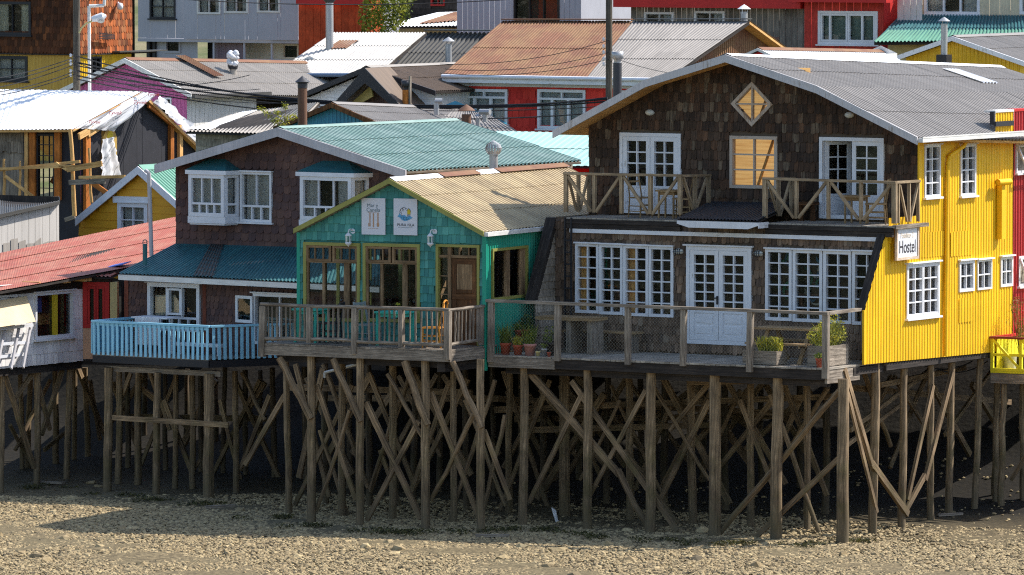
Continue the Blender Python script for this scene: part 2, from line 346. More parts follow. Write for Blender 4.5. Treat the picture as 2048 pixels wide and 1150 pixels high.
def cuts(holes, ua, ub):
    um = (ua + ub) / 2
    return sorted([(h[2], h[3]) for h in holes if h[0] - 1e-6 < um < h[1] + 1e-6])
def spans(zb, zt, hs):
    out = []; z = zb
    for a, b in hs:
        if a > z: out.append((z, min(a, zt)))
        z = max(z, b)
    if z < zt: out.append((z, zt))
    return [(a, b) for a, b in out if b - a > 1e-4]
def wall(mb, fr, us, bot, top, holes=(), n=0.0, kind='flat', w=.16, mi=0, amp=.011):
    """a wall between us[0] and us[-1] under top(u) and over bot(u), open where the holes are"""
    ed = set(us)
    for h in holes:
        for e in (h[0], h[1]):
            if us[0] < e < us[-1]: ed.add(e)
    if kind == 'corr':
        k = max(1, round((us[-1] - us[0]) / w)); wr = (us[-1] - us[0]) / k; ed = {us[0], us[-1]} | {e for h in holes for e in (h[0], h[1]) if us[0] < e < us[-1]} | set(us)
        for i in range(k):
            for x in (0, .34, .5, .84): ed.add(us[0] + wr * (i + x))
        def off(u):
            q = ((u - us[0]) / wr + 1e-7) % 1
            return amp * (.9 if q < .34 else .9 - 1.8 * (q - .34) / .16 if q < .5 else -.9 if q < .84 else -.9 + 1.8 * (q - .84) / .16)
    elif kind == 'board':
        u = us[0]
        while u < us[-1]: ed.add(u); u += w * R.uniform(.92, 1.08)
        off = lambda u: 0
    else: off = lambda u: 0
    ed = sorted(ed); keep = [ed[0]]
    for e in ed[1:]:
        if e - keep[-1] > 1e-4: keep.append(e)
    for a, b in zip(keep, keep[1:]):
        za, zb_, ta, tb = bot(a), bot(b), top(a + 1e-5), top(b - 1e-5)
        hs = cuts(holes, a, b); j = R.uniform(0, .006) if kind == 'board' else 0
        g = min(.006, (b - a) * .1) if kind == 'board' else 0
        for (p, q) in spans(max(za, zb_), max(ta, tb), hs):
            lo = (za, zb_) if p == max(za, zb_) else (p, p); hi = (ta, tb) if q == max(ta, tb) else (q, q)
            hi = (max(hi[0], lo[0]), max(hi[1], lo[1]))
            A = [fr.pt(a + g, lo[0], n + off(a) + j), fr.pt(b - g, lo[1], n + off(b) + j), fr.pt(b - g, hi[1], n + off(b) + j), fr.pt(a + g, hi[0], n + off(a) + j)]
            mb.face(A, [(a, lo[0]), (b, lo[1]), (b, hi[1]), (a, hi[0])], mi)
            if kind == 'board':
                B = [fr.pt(a + g, lo[0], n - .012), fr.pt(a + g, hi[0], n - .012), fr.pt(b - g, lo[1], n - .012), fr.pt(b - g, hi[1], n - .012)]
                mb.face([B[0], A[0], A[3], B[1]], None, mi); mb.face([A[1], B[2], B[3], A[2]], None, mi)
def clap(mb, fr, u0, u1, z0, z1, top, holes, n=0.0, h=.18, mi=0, inv=None):
    """horizontal clapboards; inv(z) gives the span of the wall at that height"""
    z = z0
    while z < z1:
        zt = min(z + h, z1); zm = (z + zt) / 2
        a, b = (u0, u1) if inv is None else inv(zt)
        segs = [(a, b)]
        for hl in holes:
            if hl[2] < zm < hl[3]:
                ns = []
                for p, q in segs:
                    if hl[1] <= p or hl[0] >= q: ns.append((p, q)); continue
                    if hl[0] > p: ns.append((p, hl[0]))
                    if hl[1] < q: ns.append((hl[1], q))
                segs = ns
        for p, q in segs:
            if q - p < .02: continue
            mb.face([fr.pt(p, z, n + .022), fr.pt(q, z, n + .022), fr.pt(q, zt, n + .004), fr.pt(p, zt, n + .004)], [(z, p), (z, q), (zt, q), (zt, p)], mi)
            mb.face([fr.pt(p, z, n), fr.pt(q, z, n), fr.pt(q, z, n + .022), fr.pt(p, z, n + .022)], [(0, p), (0, q), (.02, q), (.02, p)], mi)
        z += h
def shingles(mb, fr, u0, u1, z0, z1, top, holes=(), n=0.0, w=.14, expo=.2, style='rect', jit=.012, mi=0, wv=.35, thick=.016):
    row = 0; z = z0
    while z < z1:
        u = u0 - w * R.random()
        while u < u1:
            ww = w * R.uniform(1 - wv, 1 + wv) if style != 'scale' else w
            a, b = max(u, u0), min(u + ww - .006, u1); um = (a + b) / 2; u += ww
            if b - a < .015: continue
            zb = z + R.uniform(-jit, jit); zt = zb + expo * 1.35
            if min(top(a), top(b), top(um)) < zb + .03: continue
            bad = False
            for h in holes:
                if h[2] - .01 < zb + expo * .5 < h[3]:
                    if h[0] < um < h[1]: bad = True; break
                    if a < h[0] < b: b = h[0]
                    if a < h[1] < b: a = h[1]
            if bad or b - a < .012: continue
            zt = min(zt, top(a), top(b))
            f = lambda q, zz: fr.pt(q, zz, n + thick - (thick - .003) * (zz - zb) / max(zt - zb, .01))
            if style == 'rect': low = [(a, zb), (b, zb + R.uniform(-.006, .006))]
            elif style == 'round':
                r = (b - a) / 2; low = [(um - r, zb + r * .7)] + [(um - r * math.cos(g), zb + r * .7 - r * .7 * math.sin(g)) for g in (.5, 1.1, 1.57, 2.05, 2.64)] + [(um + r, zb + r * .7)]
            else: # a scale whose lower edge slants and hooks
                d = b - a; low = [(a, zb + .05), (a + d * .18, zb + .015), (a + d * .45, zb), (a + d * .75, zb + .012), (a + d * .93, zb + .04), (b, zb + .085)]
            pts = [f(q, zz) for q, zz in low] + [f(b, zt), f(a, zt)]
            uv = [(q, zz) for q, zz in low] + [(b, zt), (a, zt)]
            i0 = len(mb.v); mb.v.extend([tuple(p) for p in pts]); k = len(pts)
            mb.f.append(tuple(range(i0, i0 + k))); mb.uv.extend(uv); mb.m.append(mi); mb.sm.append(False)
            back = [fr.pt(q, zz, n - .002) for q, zz in low]; j0 = len(mb.v); mb.v.extend([tuple(p) for p in back])
            for e in range(len(low) - 1):
                mb.f.append((i0 + e + 1, i0 + e, j0 + e, j0 + e + 1)); mb.uv.extend([uv[e + 1], uv[e], uv[e], uv[e + 1]]); mb.m.append(mi); mb.sm.append(False)
            mb.f.append((i0 + k - 2, i0 + len(low) - 1, j0 + len(low) - 1)); mb.uv.extend([uv[-2], uv[-3], uv[-3]]); mb.m.append(mi); mb.sm.append(False)
        z += expo; row += 1

def drape(mb, fr, u0, u1, z0, z1, n, amp=.025, folds=7, mi=0, narrow=0.0):
    k = folds * 4; ph = R.random() * 6; pts = []; uvs = []
    for (t) in (0, .5, 1):
        for i in range(k + 1):
            s = i / k; sq = 1 - narrow * math.sin(math.pi * min(t * 1.0, 1)) if narrow else 1
            u = u0 + (u1 - u0) * (s * sq); z = z1 + (z0 - z1) * t
            pts.append(fr.pt(u, z, n + amp * math.sin(2 * math.pi * folds * s + ph) * (.5 + .5 * t))); uvs.append((u, z))
    q = k + 1; mb.faces(pts, [(a * q + i, a * q + i + 1, (a + 1) * q + i + 1, (a + 1) * q + i) for a in (0, 1) for i in range(k)], uvs, mi, True)

def frame_boxes(mb, fr, u0, u1, z0, z1, fw, n0, n1, mi=0):
    mb.box(fr, u0, u0 + fw, z0, z1, n0, n1, mi); mb.box(fr, u1 - fw, u1, z0, z1, n0, n1, mi)
    mb.box(fr, u0 + fw, u1 - fw, z1 - fw, z1, n0, n1 - .002, mi); mb.box(fr, u0 + fw, u1 - fw, z0, z0 + fw, n0, n1 - .002, mi)
def win(parent, fr, rc, cols=2, rows=2, n=0.0, mat='white', fw=.06, mw=.024, leaves=1, curtain=None, hdr=None, sill=False, lower=None, label=None, name='window', depth=.1, cmat=None, proud=.035, panel=0.0, lw=.045, glass='glass', back=True):
    """window: outer frame, leaves with glazing bars, glass set back, curtain behind, a dark recess; lower = height share of a row of small panes below"""
    u0, u1, z0, z1 = rc; mt = M[mat]
    mb = MB(); frame_boxes(mb, fr, u0, u1, z0, z1, fw, n - depth, n + proud)
    if hdr: mb.box(fr, u0 - hdr, u1 + hdr, z1 + .002, z1 + .035, n - .01, n + proud + .05)
    if sill: mb.box(fr, u0 - .05, u1 + .05, z0 - .045, z0 - .002, n - .02, n + proud + .05)
    w = tag(mb.build(name, mt, parent), label)
    gb = MB(); mu = MB(); a0, a1, b0, b1 = u0 + fw, u1 - fw, z0 + fw, z1 - fw
    zlow = b0
    if lower:
        zlow = b0 + (b1 - b0) * lower[0]; mu.box(fr, a0, a1, zlow - .03, zlow + .02, n - .07, n + proud * .5)
        for i in range(1, lower[1]): c = a0 + (a1 - a0) * i / lower[1]; mu.box(fr, c - mw * .8, c + mw * .8, b0, zlow - .03, n - .06, n + proud * .4)
        gb.face([fr.pt(a0, b0, n - .047), fr.pt(a1, b0, n - .047), fr.pt(a1, zlow - .03, n - .047), fr.pt(a0, zlow - .03, n - .047)])
        zlow += .02
    for k in range(leaves):
        c0 = a0 + (a1 - a0) * k / leaves; c1 = a0 + (a1 - a0) * (k + 1) / leaves
        if leaves > 1 or panel:
            g = .006; frame_boxes(mu, fr, c0 + g, c1 - g, zlow + .004, b1 - .004, lw, n - .07, n + proud * .8); d0, d1, e0, e1 = c0 + g + lw, c1 - g - lw, zlow + .004 + lw, b1 - .004 - lw
        else: d0, d1, e0, e1 = c0, c1, zlow, b1
        if panel:
            pz = e0 + (e1 - e0) * panel; mu.box(fr, d0, d1, e0, pz, n - .06, n + proud * .3)
            for (f0, f1) in ((.08, .42), (.56, .9)):
                mu.box(fr, d0 + .05, d1 - .05, e0 + (pz - e0) * f0, e0 + (pz - e0) * f1, n, n + proud * .3 + .014)
            e0 = pz
            mu.box(fr, d0, d1, e0, e0 + .05, n - .065, n + proud * .7); e0 += .05
        for i in range(1, cols): c = d0 + (d1 - d0) * i / cols; mu.box(fr, c - mw / 2, c + mw / 2, e0, e1, n - .06, n + proud * .5)
        for i in range(1, rows):
            c = e0 + (e1 - e0) * i / rows
            for q in range(cols): mu.box(fr, d0 + (d1 - d0) * q / cols + mw / 2 * (q > 0), d0 + (d1 - d0) * (q + 1) / cols - mw / 2 * (q < cols - 1), c - mw / 2, c + mw / 2, n - .058, n + proud * .48)
        gb.face([fr.pt(d0, e0, n - .047), fr.pt(d1, e0, n - .047), fr.pt(d1, e1, n - .047), fr.pt(d0, e1, n - .047)])
    if mu.v: mu.build('casement' if leaves > 1 else 'glazing_bar', mt, w)
    gb.build('pane', M[glass], w)
    if curtain:
        cb = MB()
        if curtain == 'full': drape(cb, fr, a0, a1, b0, b1, n - .13, .02, max(4, int((a1 - a0) * 7)))
        elif curtain == 'sides': drape(cb, fr, a0, a0 + (a1 - a0) * .3, b0, b1, n - .13, .02, 4); drape(cb, fr, a1 - (a1 - a0) * .3, a1, b0, b1, n - .13, .02, 4)
        elif curtain == 'left': drape(cb, fr, a0, a0 + (a1 - a0) * .42, b0, b1, n - .13, .02, 4)
        elif curtain == 'right': drape(cb, fr, a1 - (a1 - a0) * .42, a1, b0, b1, n - .13, .02, 4)
        cb.build('curtain', cmat or M['curtain'], w)
    if back:
        bb = MB(); q = n - .55
        bb.face([fr.pt(u0, z0, q), fr.pt(u1, z0, q), fr.pt(u1, z1, q), fr.pt(u0, z1, q)])
        for (A, B) in (((u0, z0), (u1, z0)), ((u1, z0), (u1, z1)), ((u1, z1), (u0, z1)), ((u0, z1), (u0, z0))):
            bb.face([fr.pt(*A, n - .08), fr.pt(*B, n - .08), fr.pt(*B, q), fr.pt(*A, q)])
        bb.build('dark_room', M['dark'], w)
    return w

def lin(pts):
    """piecewise linear function through (u,z) points"""
    pts = sorted(pts)
    def f(u):
        if u <= pts[0][0]: a, b = pts[0], pts[1]
        elif u >= pts[-1][0]: a, b = pts[-2], pts[-1]
        else:
            for a, b in zip(pts, pts[1:]):
                if a[0] <= u <= b[0]: break
        return a[1] + (b[1] - a[1]) * (u - a[0]) / (b[0] - a[0] + 1e-12)
    return f
def gable_roof(parent, fr, prof, nb, L, mats, rows=3, wl=.1, barge='white', bw=.16, bt=.05, ridge=True, ridge_mat=None, back_drop=0.0, amp=.012, label=None, under='dark_beam', sag=0.0, slab=.05, barge2=None):
    """profile points left to right (the highest is the ridge) on the plane n=nb, run back by L"""
    pk = max(range(len(prof)), key=lambda i: prof[i][1]); mb = MB()
    f = lambda i: fr.pt(prof[i][0], prof[i][1], nb); g = lambda i: fr.pt(prof[i][0], prof[i][1] - back_drop, nb - L)
    for i in range(len(prof) - 1):
        lo, hi = (i, i + 1) if prof[i + 1][1] > prof[i][1] else (i + 1, i)
        A, B, C, D = f(lo), g(lo), g(hi), f(hi)
        if lo > hi: pass
        corr(mb, A, B, C, D, wl, amp, rows if len(prof) < 4 else max(1, rows - 1), 0, sag=sag)
        nn = (B - A).cross(D - A); nn.normalize(); nn = nn if nn.z > 0 else -nn
        e = nn * (amp + .012 + sag)
        mb.slab(A - e, B - e, C - e, D - e, slab, 1)
    roof = tag(mb.build('roof', [M[mats], M[under]], parent), label)
    bb = MB()
    for i in range(len(prof) - 1):
        (ua, za), (ub, zb) = prof[i], prof[i + 1]
        bb.prism(fr, [(ua, za - bw), (ub, zb - bw), (ub, zb + .012), (ua, za + .012)], nb, nb + bt)
    bb.build('bargeboard', M[barge], roof)
    if ridge:
        rb = MB(); u, z = prof[pk]; d = .16
        (ul, zl), (ur, zr) = prof[pk - 1], prof[pk + 1]
        k = d / (u - ul); m = d / (ur - u)
        a = [(u - d, z + (zl - z) * k + .03), (u, z + .045), (u + d, z + (zr - z) * m + .03)]
        nseg = max(1, int(L / 1.8))
        for s in range(nseg):
            q0, q1 = nb - L * s / nseg, nb - L * (s + 1) / nseg; d0, d1 = back_drop * s / nseg, back_drop * (s + 1) / nseg
            for i in (0, 1): rb.face([fr.pt(a[i][0], a[i][1] - d0, q0), fr.pt(a[i + 1][0], a[i + 1][1] - d0, q0), fr.pt(a[i + 1][0], a[i + 1][1] - d1, q1), fr.pt(a[i][0], a[i][1] - d1, q1)])
        rb.build('ridge_cap', ridge_mat or M[mats], roof)
    return roof
def shell(parent, fr, us, bot, top, L, mat, left=True, right=True, back=True, n=0.0, kind='flat', w=.16):
    """the other walls of a house whose front lies on fr at n"""
    mb = MB(); u0, u1 = us[0], us[-1]
    for (u, on) in ((u0, left), (u1, right)):
        if not on: continue
        s = fr.side(u, n); z0, z1 = bot(u), top(u)
        if u == u0 and kind != 'flat': wall(mb, s, [0, L], lambda q: z0, lambda q: z1)
        else: wall(mb, s, [0, L], lambda q: z0, lambda q: z1, (), 0, kind, w)
    if back: wall(mb, fr, list(us), bot, top, (), n - L)
    if mb.v: return mb.build('wall', M[mat], parent)
def chimney(parent, base, h, r, mat='pipe', cap='cone', name='chimney', seg=12, capmat=None):
    mb = MB(); mb.tube(base, base + V((0, 0, h)), r, r, seg, 3, .004)
    o = mb.build(name, M[mat], parent)
    cb = MB(); t = base + V((0, 0, h)); cm = capmat or mat
    if cap == 'cone':
        for g in (0, 2.1, 4.2): cb.beam(t + V((r * .9 * math.cos(g), r * .9 * math.sin(g), -.05)), t + V((r * 1.1 * math.cos(g), r * 1.1 * math.sin(g), r * .9)), .012, .012)
        cb.lathe(t, [(r * 1.9, r * .8), (r * 1.0, r * 1.5), (.003, r * 2.1)], seg); cb.lathe(t, [(r * 1.9, r * .8), (.003, r * .85)], seg)
    elif cap == 'drum':
        cb.lathe(t, [(r * .8, 0), (r * .8, r), (r * 1.35, r), (r * 1.35, r * 2.6), (r * 1.2, r * 2.6), (r * 1.2, r * 1.1), (.002, r * 1.1)], seg)
    elif cap == 'cowl':
        d = fr0.U; cb.tube(t + V((0, 0, r)) - d * r * 2.4, t + V((0, 0, r)) + d * r * 2.4, r * 1.15, r * 1.15, seg)
    elif cap == 'elbow':
        cb.tube(t + V((0, 0, r * .6)) - V((r * .6, 0, 0)), t + V((0, 0, r * .6)) + V((r * 2.2, 0, 0)), r * 1.1, r * 1.1, seg)
    elif cap == 'turbine':
        k = 18; rr = r * 1.75
        for j in range(k):
            g = 2 * math.pi * j / k; pr = [(.75, 0), (1.0, .45), (1.02, .8), (.85, 1.25), (.3, 1.6)]
            for a, b in zip(pr, pr[1:]):
                p = [t + V((rr * q * math.cos(g + o), rr * q * math.sin(g + o), rr * zz)) for (q, zz, o) in ((a[0], a[1], -.1), (a[0] * 1.08, a[1], .14), (b[0] * 1.08, b[1], .14), (b[0], b[1], -.1))]
                cb.face(p)
        cb.lathe(t, [(rr * .75, -.02), (rr * .75, .05)], seg); cb.lathe(t + V((0, 0, rr * 1.58)), [(rr * .36, 0), (.003, .04)], seg)
    if cb.v: cb.build('cowl', M[cm], o)
    return o
def leafcloud(mb, c, rx, ry, rz, n, size, mi=0, hollow=.3):
    for _ in range(n):
        while True:
            q = V((R.uniform(-1, 1), R.uniform(-1, 1), R.uniform(-1, 1))); l = q.length
            if hollow < l < 1: break
        p = c + V((q.x * rx, q.y * ry, q.z * rz)); a = V((R.gauss(0, 1), R.gauss(0, 1), R.gauss(0, .7))); a.normalize()
        b = a.cross(V((R.gauss(0, 1), R.gauss(0, 1), R.gauss(0, 1)))); b.normalize(); s = size * R.uniform(.6, 1.3)
        mb.face([p - a * s, p + b * s * .4, p + a * s, p - b * s * .4], None, mi)
def grassy(mb, c, r, h, n, mi=0, w=.008):
    for _ in range(n):
        g = R.uniform(0, 6.28); q = r * math.sqrt(R.random()); p = c + V((q * math.cos(g), q * math.sin(g), 0)); hh = h * R.uniform(.5, 1.1)
        t = p + V((R.gauss(0, .25) * hh, R.gauss(0, .25) * hh, hh)); d = V((R.uniform(-1, 1), R.uniform(-1, 1), 0)); d.normalize()
        m = p.lerp(t, .6) + V((0, 0, hh * .08)); mb.face([p - d * w, p + d * w, m + d * w * .8, m - d * w * .8], None, mi); mb.face([m - d * w * .8, m + d * w * .8, t], None, mi)
def text(parent, fr, u, z, n, body, size, mat, width=None, sx=1.0, name='lettering', align='CENTER', shear=0.0, space=1.0):
    c = bpy.data.curves.new(name, 'FONT'); c.body = body; c.size = size; c.extrude = .003; c.align_x = align; c.align_y = 'CENTER'; c.shear = shear; c.space_character = space
    o = bpy.data.objects.new(name, c); col.objects.link(o); c.materials.append(mat); o.parent = parent
    return settle(o, parent, fr.pt(u, z, n), (math.pi / 2, 0, fr.a), sx)
def settle(o, parent, loc, rot, sx=1.0):
    bpy.context.view_layer.update(); dg = bpy.context.evaluated_depsgraph_get(); me = bpy.data.meshes.new_from_object(o.evaluated_get(dg)); c = o.data; mt = c.materials[0]
    bpy.data.objects.remove(o); bpy.data.curves.remove(c); o = bpy.data.objects.new('lettering', me); col.objects.link(o); me.materials.clear(); me.materials.append(mt)
    o.parent = parent; o.location = V(loc) - ORIG[parent]; o.rotation_euler = rot; o.scale = (sx, 1, 1); ORIG[o] = V(loc); return o
def bars(mb, fr, n, lst, d, mi=0, k=93.0):
    """timbers given by their end points in the picture, on the plane n of fr; w in picture px"""
    for (x0, y0, x1, y1, w) in lst: mb.beam(fr.P(x0, y0, n), fr.P(x1, y1, n), w / k, d, fr.N, mi)
def each_bar(parent, name, fr, n, lst, d, mat, k=93.0, wild=0):
    for (x0, y0, x1, y1, w) in lst:
        mb = MB(); p0, p1 = fr.P(x0, y0, n), fr.P(x1, y1, n)
        if wild: mb.tube(p0, p1, w / k / 2, w / k / 2 * R.uniform(.85, 1.05), 7, 5, w / k * .16, rough=.12, sm=False)
        else: mb.beam(p0, p1, w / k, d, fr.N)
        mb.build(name, mat, parent)
# ---------------------------------------------------------------- camera, light, ground
cam = bpy.data.cameras.new('camera'); camo = bpy.data.objects.new('camera', cam); col.objects.link(camo); scene.camera = camo
cam.sensor_width = 36; cam.lens = 36 * F / 2048; cam.clip_start = 1; cam.clip_end = 3000
camo.location = (0, 0, H); camo.rotation_euler = (math.pi / 2 - PITCH, 0, 0)
w = bpy.data.worlds.new('World'); scene.world = w; w.use_nodes = True; wt = w.node_tree
sk = wt.nodes.new('ShaderNodeTexSky'); sk.sky_type = 'NISHITA'; sk.sun_disc = False; sk.sun_elevation = math.radians(SUN_EL); sk.sun_rotation = math.radians(SUN_AZ); sk.dust_density = 1.0
bg = next(n for n in wt.nodes if n.type == 'BACKGROUND'); wt.links.new(sk.outputs[0], bg.inputs[0]); bg.inputs[1].default_value = .15
sl = bpy.data.lights.new('sun', 'SUN'); so = bpy.data.objects.new('sun', sl); col.objects.link(so); sl.energy = 4.6; sl.angle = math.radians(.5); sl.color = (1, .955, .89)
a, e = math.radians(SUN_AZ), math.radians(SUN_EL)
SUN = V((math.sin(a) * math.cos(e), math.cos(a) * math.cos(e), math.sin(e)))
so.rotation_euler = SUN.to_track_quat('Z', 'Y').to_euler(); so.location = (60, 200, 90)
scene.view_settings.view_transform = 'Standard'; scene.view_settings.look = 'None'; scene.view_settings.exposure = .7
scene.cycles.use_denoising = False; scene.cycles.filter_width = 1.15

TH = 31.0
HF = FR(1652, 740, 145.5, TH); fr0 = HF
SO = HF.o
def terr(x, y):
    s = -((V((x, y, 0)) - SO).dot(HF.N))
    k = [(-400, -2.2), (-30, -.5), (-6, -.06), (1.2, 0), (5, .08), (8.5, .3), (11.5, 1.1), (14.2, 3.3), (16, 4.0), (22, 4.3), (40, 6.0), (70, 9.0), (120, 16), (220, 34), (400, 60)]
    for (a, p), (b, q) in zip(k, k[1:]):
        if s <= b: break
    t = min(max((s - a) / (b - a), 0), 1); return p + (q - p) * t
t = NT('beach mud and shingle'); g = t.obj()
n1, n2 = t.noise(g, .35, 5, .6), t.noise(g, 9, 5, .7)
c = t.ramp(n2, [(.3, S(58, 50, 38)), (.5, S(104, 92, 68)), (.7, S(146, 130, 98))]); c = t.mix(t.mr(n1, .4, .62, 0, .6), c, S(104, 94, 70))
v = t.n('ShaderNodeTexVoronoi'); t.put(v.inputs['Vector'], g); v.inputs['Scale'].default_value = 7.0
t.bump(t.ma('ADD', t.ma('MULTIPLY', v.outputs[0], .35), n2), .6, .04); sx = t.n('ShaderNodeSeparateXYZ'); t.put(sx.inputs[0], g)
wet_shade = t.n('ShaderNodeVectorMath', operation='DOT_PRODUCT'); t.put(wet_shade.inputs[0], t.vm('SUBTRACT', g, (SO.x, SO.y, 0))); wet_shade.inputs[1].default_value = tuple(-HF.N)
c = t.scale(c, t.mr(wet_shade.outputs['Value'], 1.0, 7.0, 1.0, .07)); c = t.mix(t.mr(wet_shade.outputs['Value'], -22, -34, 0, 1), c, t.ramp(t.noise(g, .06, 4, .6), [(.35, S(24, 30, 22)), (.55, S(62, 70, 50)), (.7, S(112, 112, 92))]))      # wet mud, darkened further under the houses with painted shade
c = t.mix(t.mr(wet_shade.outputs['Value'], 17, 20, 0, 1), c, t.ramp(n1, [(.35, S(84, 92, 54)), (.65, S(132, 122, 92))])); t.fin(c, .9, spec=.2); M['beach'] = t.mat
xs = [-900, -400, -150, -80, -50] + [i * .8 for i in range(-40, 41)] + [50, 80, 150, 400, 900]
ys = [-300, 0, 60, 110, 128] + [132 + i * .7 for i in range(75)] + [190, 200, 215, 235, 260, 320, 420, 700]
gv = []
for y in ys:
    for x in xs:
        inn = abs(x) < 40 and 130 < y < 185
        gv.append((x, y, terr(x, y) + ((math.sin(x * .9 + y * .5) * .03 + R.uniform(-.03, .03)) if inn else 0)))
gm = MB(); k = len(xs); gm.faces(gv, [(j * k + i, j * k + i + 1, (j + 1) * k + i + 1, (j + 1) * k + i) for j in range(len(ys) - 1) for i in range(k - 1)], [(p[0], p[1]) for p in gv], 0, True)
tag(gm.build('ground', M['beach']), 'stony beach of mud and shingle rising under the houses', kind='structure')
def stones(name, n, box, rs, mat, label, sub=0, smax=4.2):
    ph = (1 + 5 ** .5) / 2
    bv = np.array([(-1, ph, 0), (1, ph, 0), (-1, -ph, 0), (1, -ph, 0), (0, -1, ph), (0, 1, ph), (0, -1, -ph), (0, 1, -ph), (ph, 0, -1), (ph, 0, 1), (-ph, 0, -1), (-ph, 0, 1)]) / math.sqrt(1 + ph * ph)
    bf = np.array([(0, 11, 5), (0, 5, 1), (0, 1, 7), (0, 7, 10), (0, 10, 11), (1, 5, 9), (5, 11, 4), (11, 10, 2), (10, 7, 6), (7, 1, 8), (3, 9, 4), (3, 4, 2), (3, 2, 6), (3, 6, 8), (3, 8, 9), (4, 9, 5), (2, 4, 11), (6, 2, 10), (8, 6, 7), (9, 8, 1)])
    rng = np.random.default_rng(5 + n); pos = []
    while len(pos) < n:
        x, y = rng.uniform(box[0], box[1]), rng.uniform(box[2], box[3]); s = -((V((x, y, 0)) - SO).dot(HF.N))
        if s > smax and rng.random() > .04: continue
        if s > .4 and rng.random() > .45: continue
        pos.append((x, y, terr(x, y)))
    pos = np.array(pos); r = rs[0] + (rs[1] - rs[0]) * rng.random(n) ** 2.0
    vs = bv[None] * rng.uniform(.72, 1.25, (n, 12, 1)) * np.stack([r * rng.uniform(.8, 1.5, n), r * rng.uniform(.7, 1.2, n), r * rng.uniform(.45, .8, n)], 1)[:, None]
    g = rng.uniform(0, 6.28, n); cs, sn = np.cos(g)[:, None], np.sin(g)[:, None]
    x = vs[:, :, 0] * cs - vs[:, :, 1] * sn; y = vs[:, :, 0] * sn + vs[:, :, 1] * cs
    vs = np.stack([x, y, vs[:, :, 2]], 2) + (pos + np.array([0, 0, .012]))[:, None]
    fs = (bf[None] + (np.arange(n) * 12)[:, None, None]).reshape(-1, 3)
    me = bpy.data.meshes.new(name); me.vertices.add(n * 12); me.vertices.foreach_set('co', vs.astype(np.float32).ravel())
    me.loops.add(len(fs) * 3); me.loops.foreach_set('vertex_index', fs.astype(np.int32).ravel()); me.polygons.add(len(fs)); me.polygons.foreach_set('loop_start', np.arange(0, len(fs) * 3, 3, dtype=np.int32))
    me.update(calc_edges=True); me.polygons.foreach_set('use_smooth', np.zeros(len(fs), dtype=bool)); me.materials.append(mat)
    o = bpy.data.objects.new(name, me); col.objects.link(o); return tag(o, label, kind='stuff')
t = NT('beach stone'); i = t.isl(); c = t.ramp(i, [(0, S(142, 124, 93)), (.2, S(160, 141, 106)), (.4, S(150, 132, 100)), (.6, S(172, 153, 116)), (.8, S(124, 109, 83)), (.92, S(96, 86, 68))], 'CONSTANT')
c = t.scale(c, t.mr(t.noise(t.obj(), 14, 3), .3, .7, .75, 1.2)); M['stone'] = t.fin(c, .9, spec=.2)
stones('pebbles', 125000, (-15.5, 14.5, 135.2, 157), (.02, .058), M['stone'], 'pale pebbles and shingle covering the beach')
stones('cobbles', 260, (-15.5, 14.5, 134.5, 160), (.07, .17), M['stone'], 'larger cobbles lying among the pebbles')

# ---------------------------------------------------------------- piles
def pile(parent, fr, n, xt, yt, xb, wpx, k=93.0, mat=None, sq=False, name='stilt', wob=.02):
    mat = mat or ('pile_shaded' if n < -2.9 else 'pile')
    p1 = fr.P(xt, yt, n); u = fr.px(xb, 1040, n)[0]; q = fr.pt(u, 0, n); q.z = terr(q.x, q.y) - .15
    r = wpx / k / 2 * 1.06; mb = MB()
    mb.tube(q, p1, r * R.uniform(.98, 1.08), r * R.uniform(.88, .98), 11, 6, wob * .8, rough=.14, sm=True)
    return mb.build(name, M[mat], parent)
def brace(parent, fr, n, x0, y0, x1, y1, wpx, k=93.0, name='brace', n1=None, rnd=None):
    p0, p1 = fr.P(x0, y0, n), fr.P(x1, y1, n if n1 is None else n1); w = wpx / k * 1.15; mb = MB()
    if rnd or (rnd is None and R.random() < .25): mb.tube(p0, p1, w / 2, w / 2.2, 8, 6, .02, rough=.08)
    else:
        m = p0.lerp(p1, R.uniform(.4, .6)) + V((R.uniform(-.015, .015), 0, R.uniform(-.015, .015)))
        mb.beam(p0, p1, w, w * R.uniform(.45, .7), fr.N, w1=w * R.uniform(.85, 1.0))
    return mb.build(name, M['brace'], parent)

# ================================================================ the hostel
uY = HF.px(1733, 650, -1.6)[0]
HS = HF.side(uY)
s0 = HS.px(1729, 700)[0]; zA = HS.px(1733, 620)[1]; sD, zD = HS.px(1775, 455); s3 = HS.px(1838, 380)[0]; sE = HS.px(2025, 450)[0]
nl, nu, nb = -sD, -s3, -(s3 - .8)
zdk = HF.px(1640, 736)[1]                                    # deck floor
zbf = HF.px(1640, 447, nl + .1)[1] - .02                     # balcony floor
zy0, zy1 = HS.px(1729, 729)[1], HS.px(1978, 705)[1]
host = thing('hostel_house', 'large two storey stilt house with dark shingle front and bright yellow corrugated side wall', 'house', HF.pt(0, zdk, nl))
prof = [HF.px(1107, 262, nb), HF.px(1292, 160, nb), HF.px(1452, 110, nb), HF.px(1634, 172, nb), HF.px(1836, 275, nb)]
zr = lin(prof); uUL = HF.px(1178, 320, nu)[0]
print('HOSTEL', 'uY', uY, 's0', s0, 'sD', sD, 's3', s3, 'sE', sE, 'uUL', uUL, 'zdk', zdk, 'zbf', zbf, 'prof', prof)
LR = 13.5
gable_roof(host, HF, prof, nb, LR, 'grey_roof', rows=3, wl=.17, amp=.018, barge='barge_pale', bw=.16, bt=.05, ridge_mat=M['white_roof'], back_drop=.55, slab=.06, under='pine')
mb = MB(); e0, e1 = prof[-1]; LE = sE - (-nb) + .05
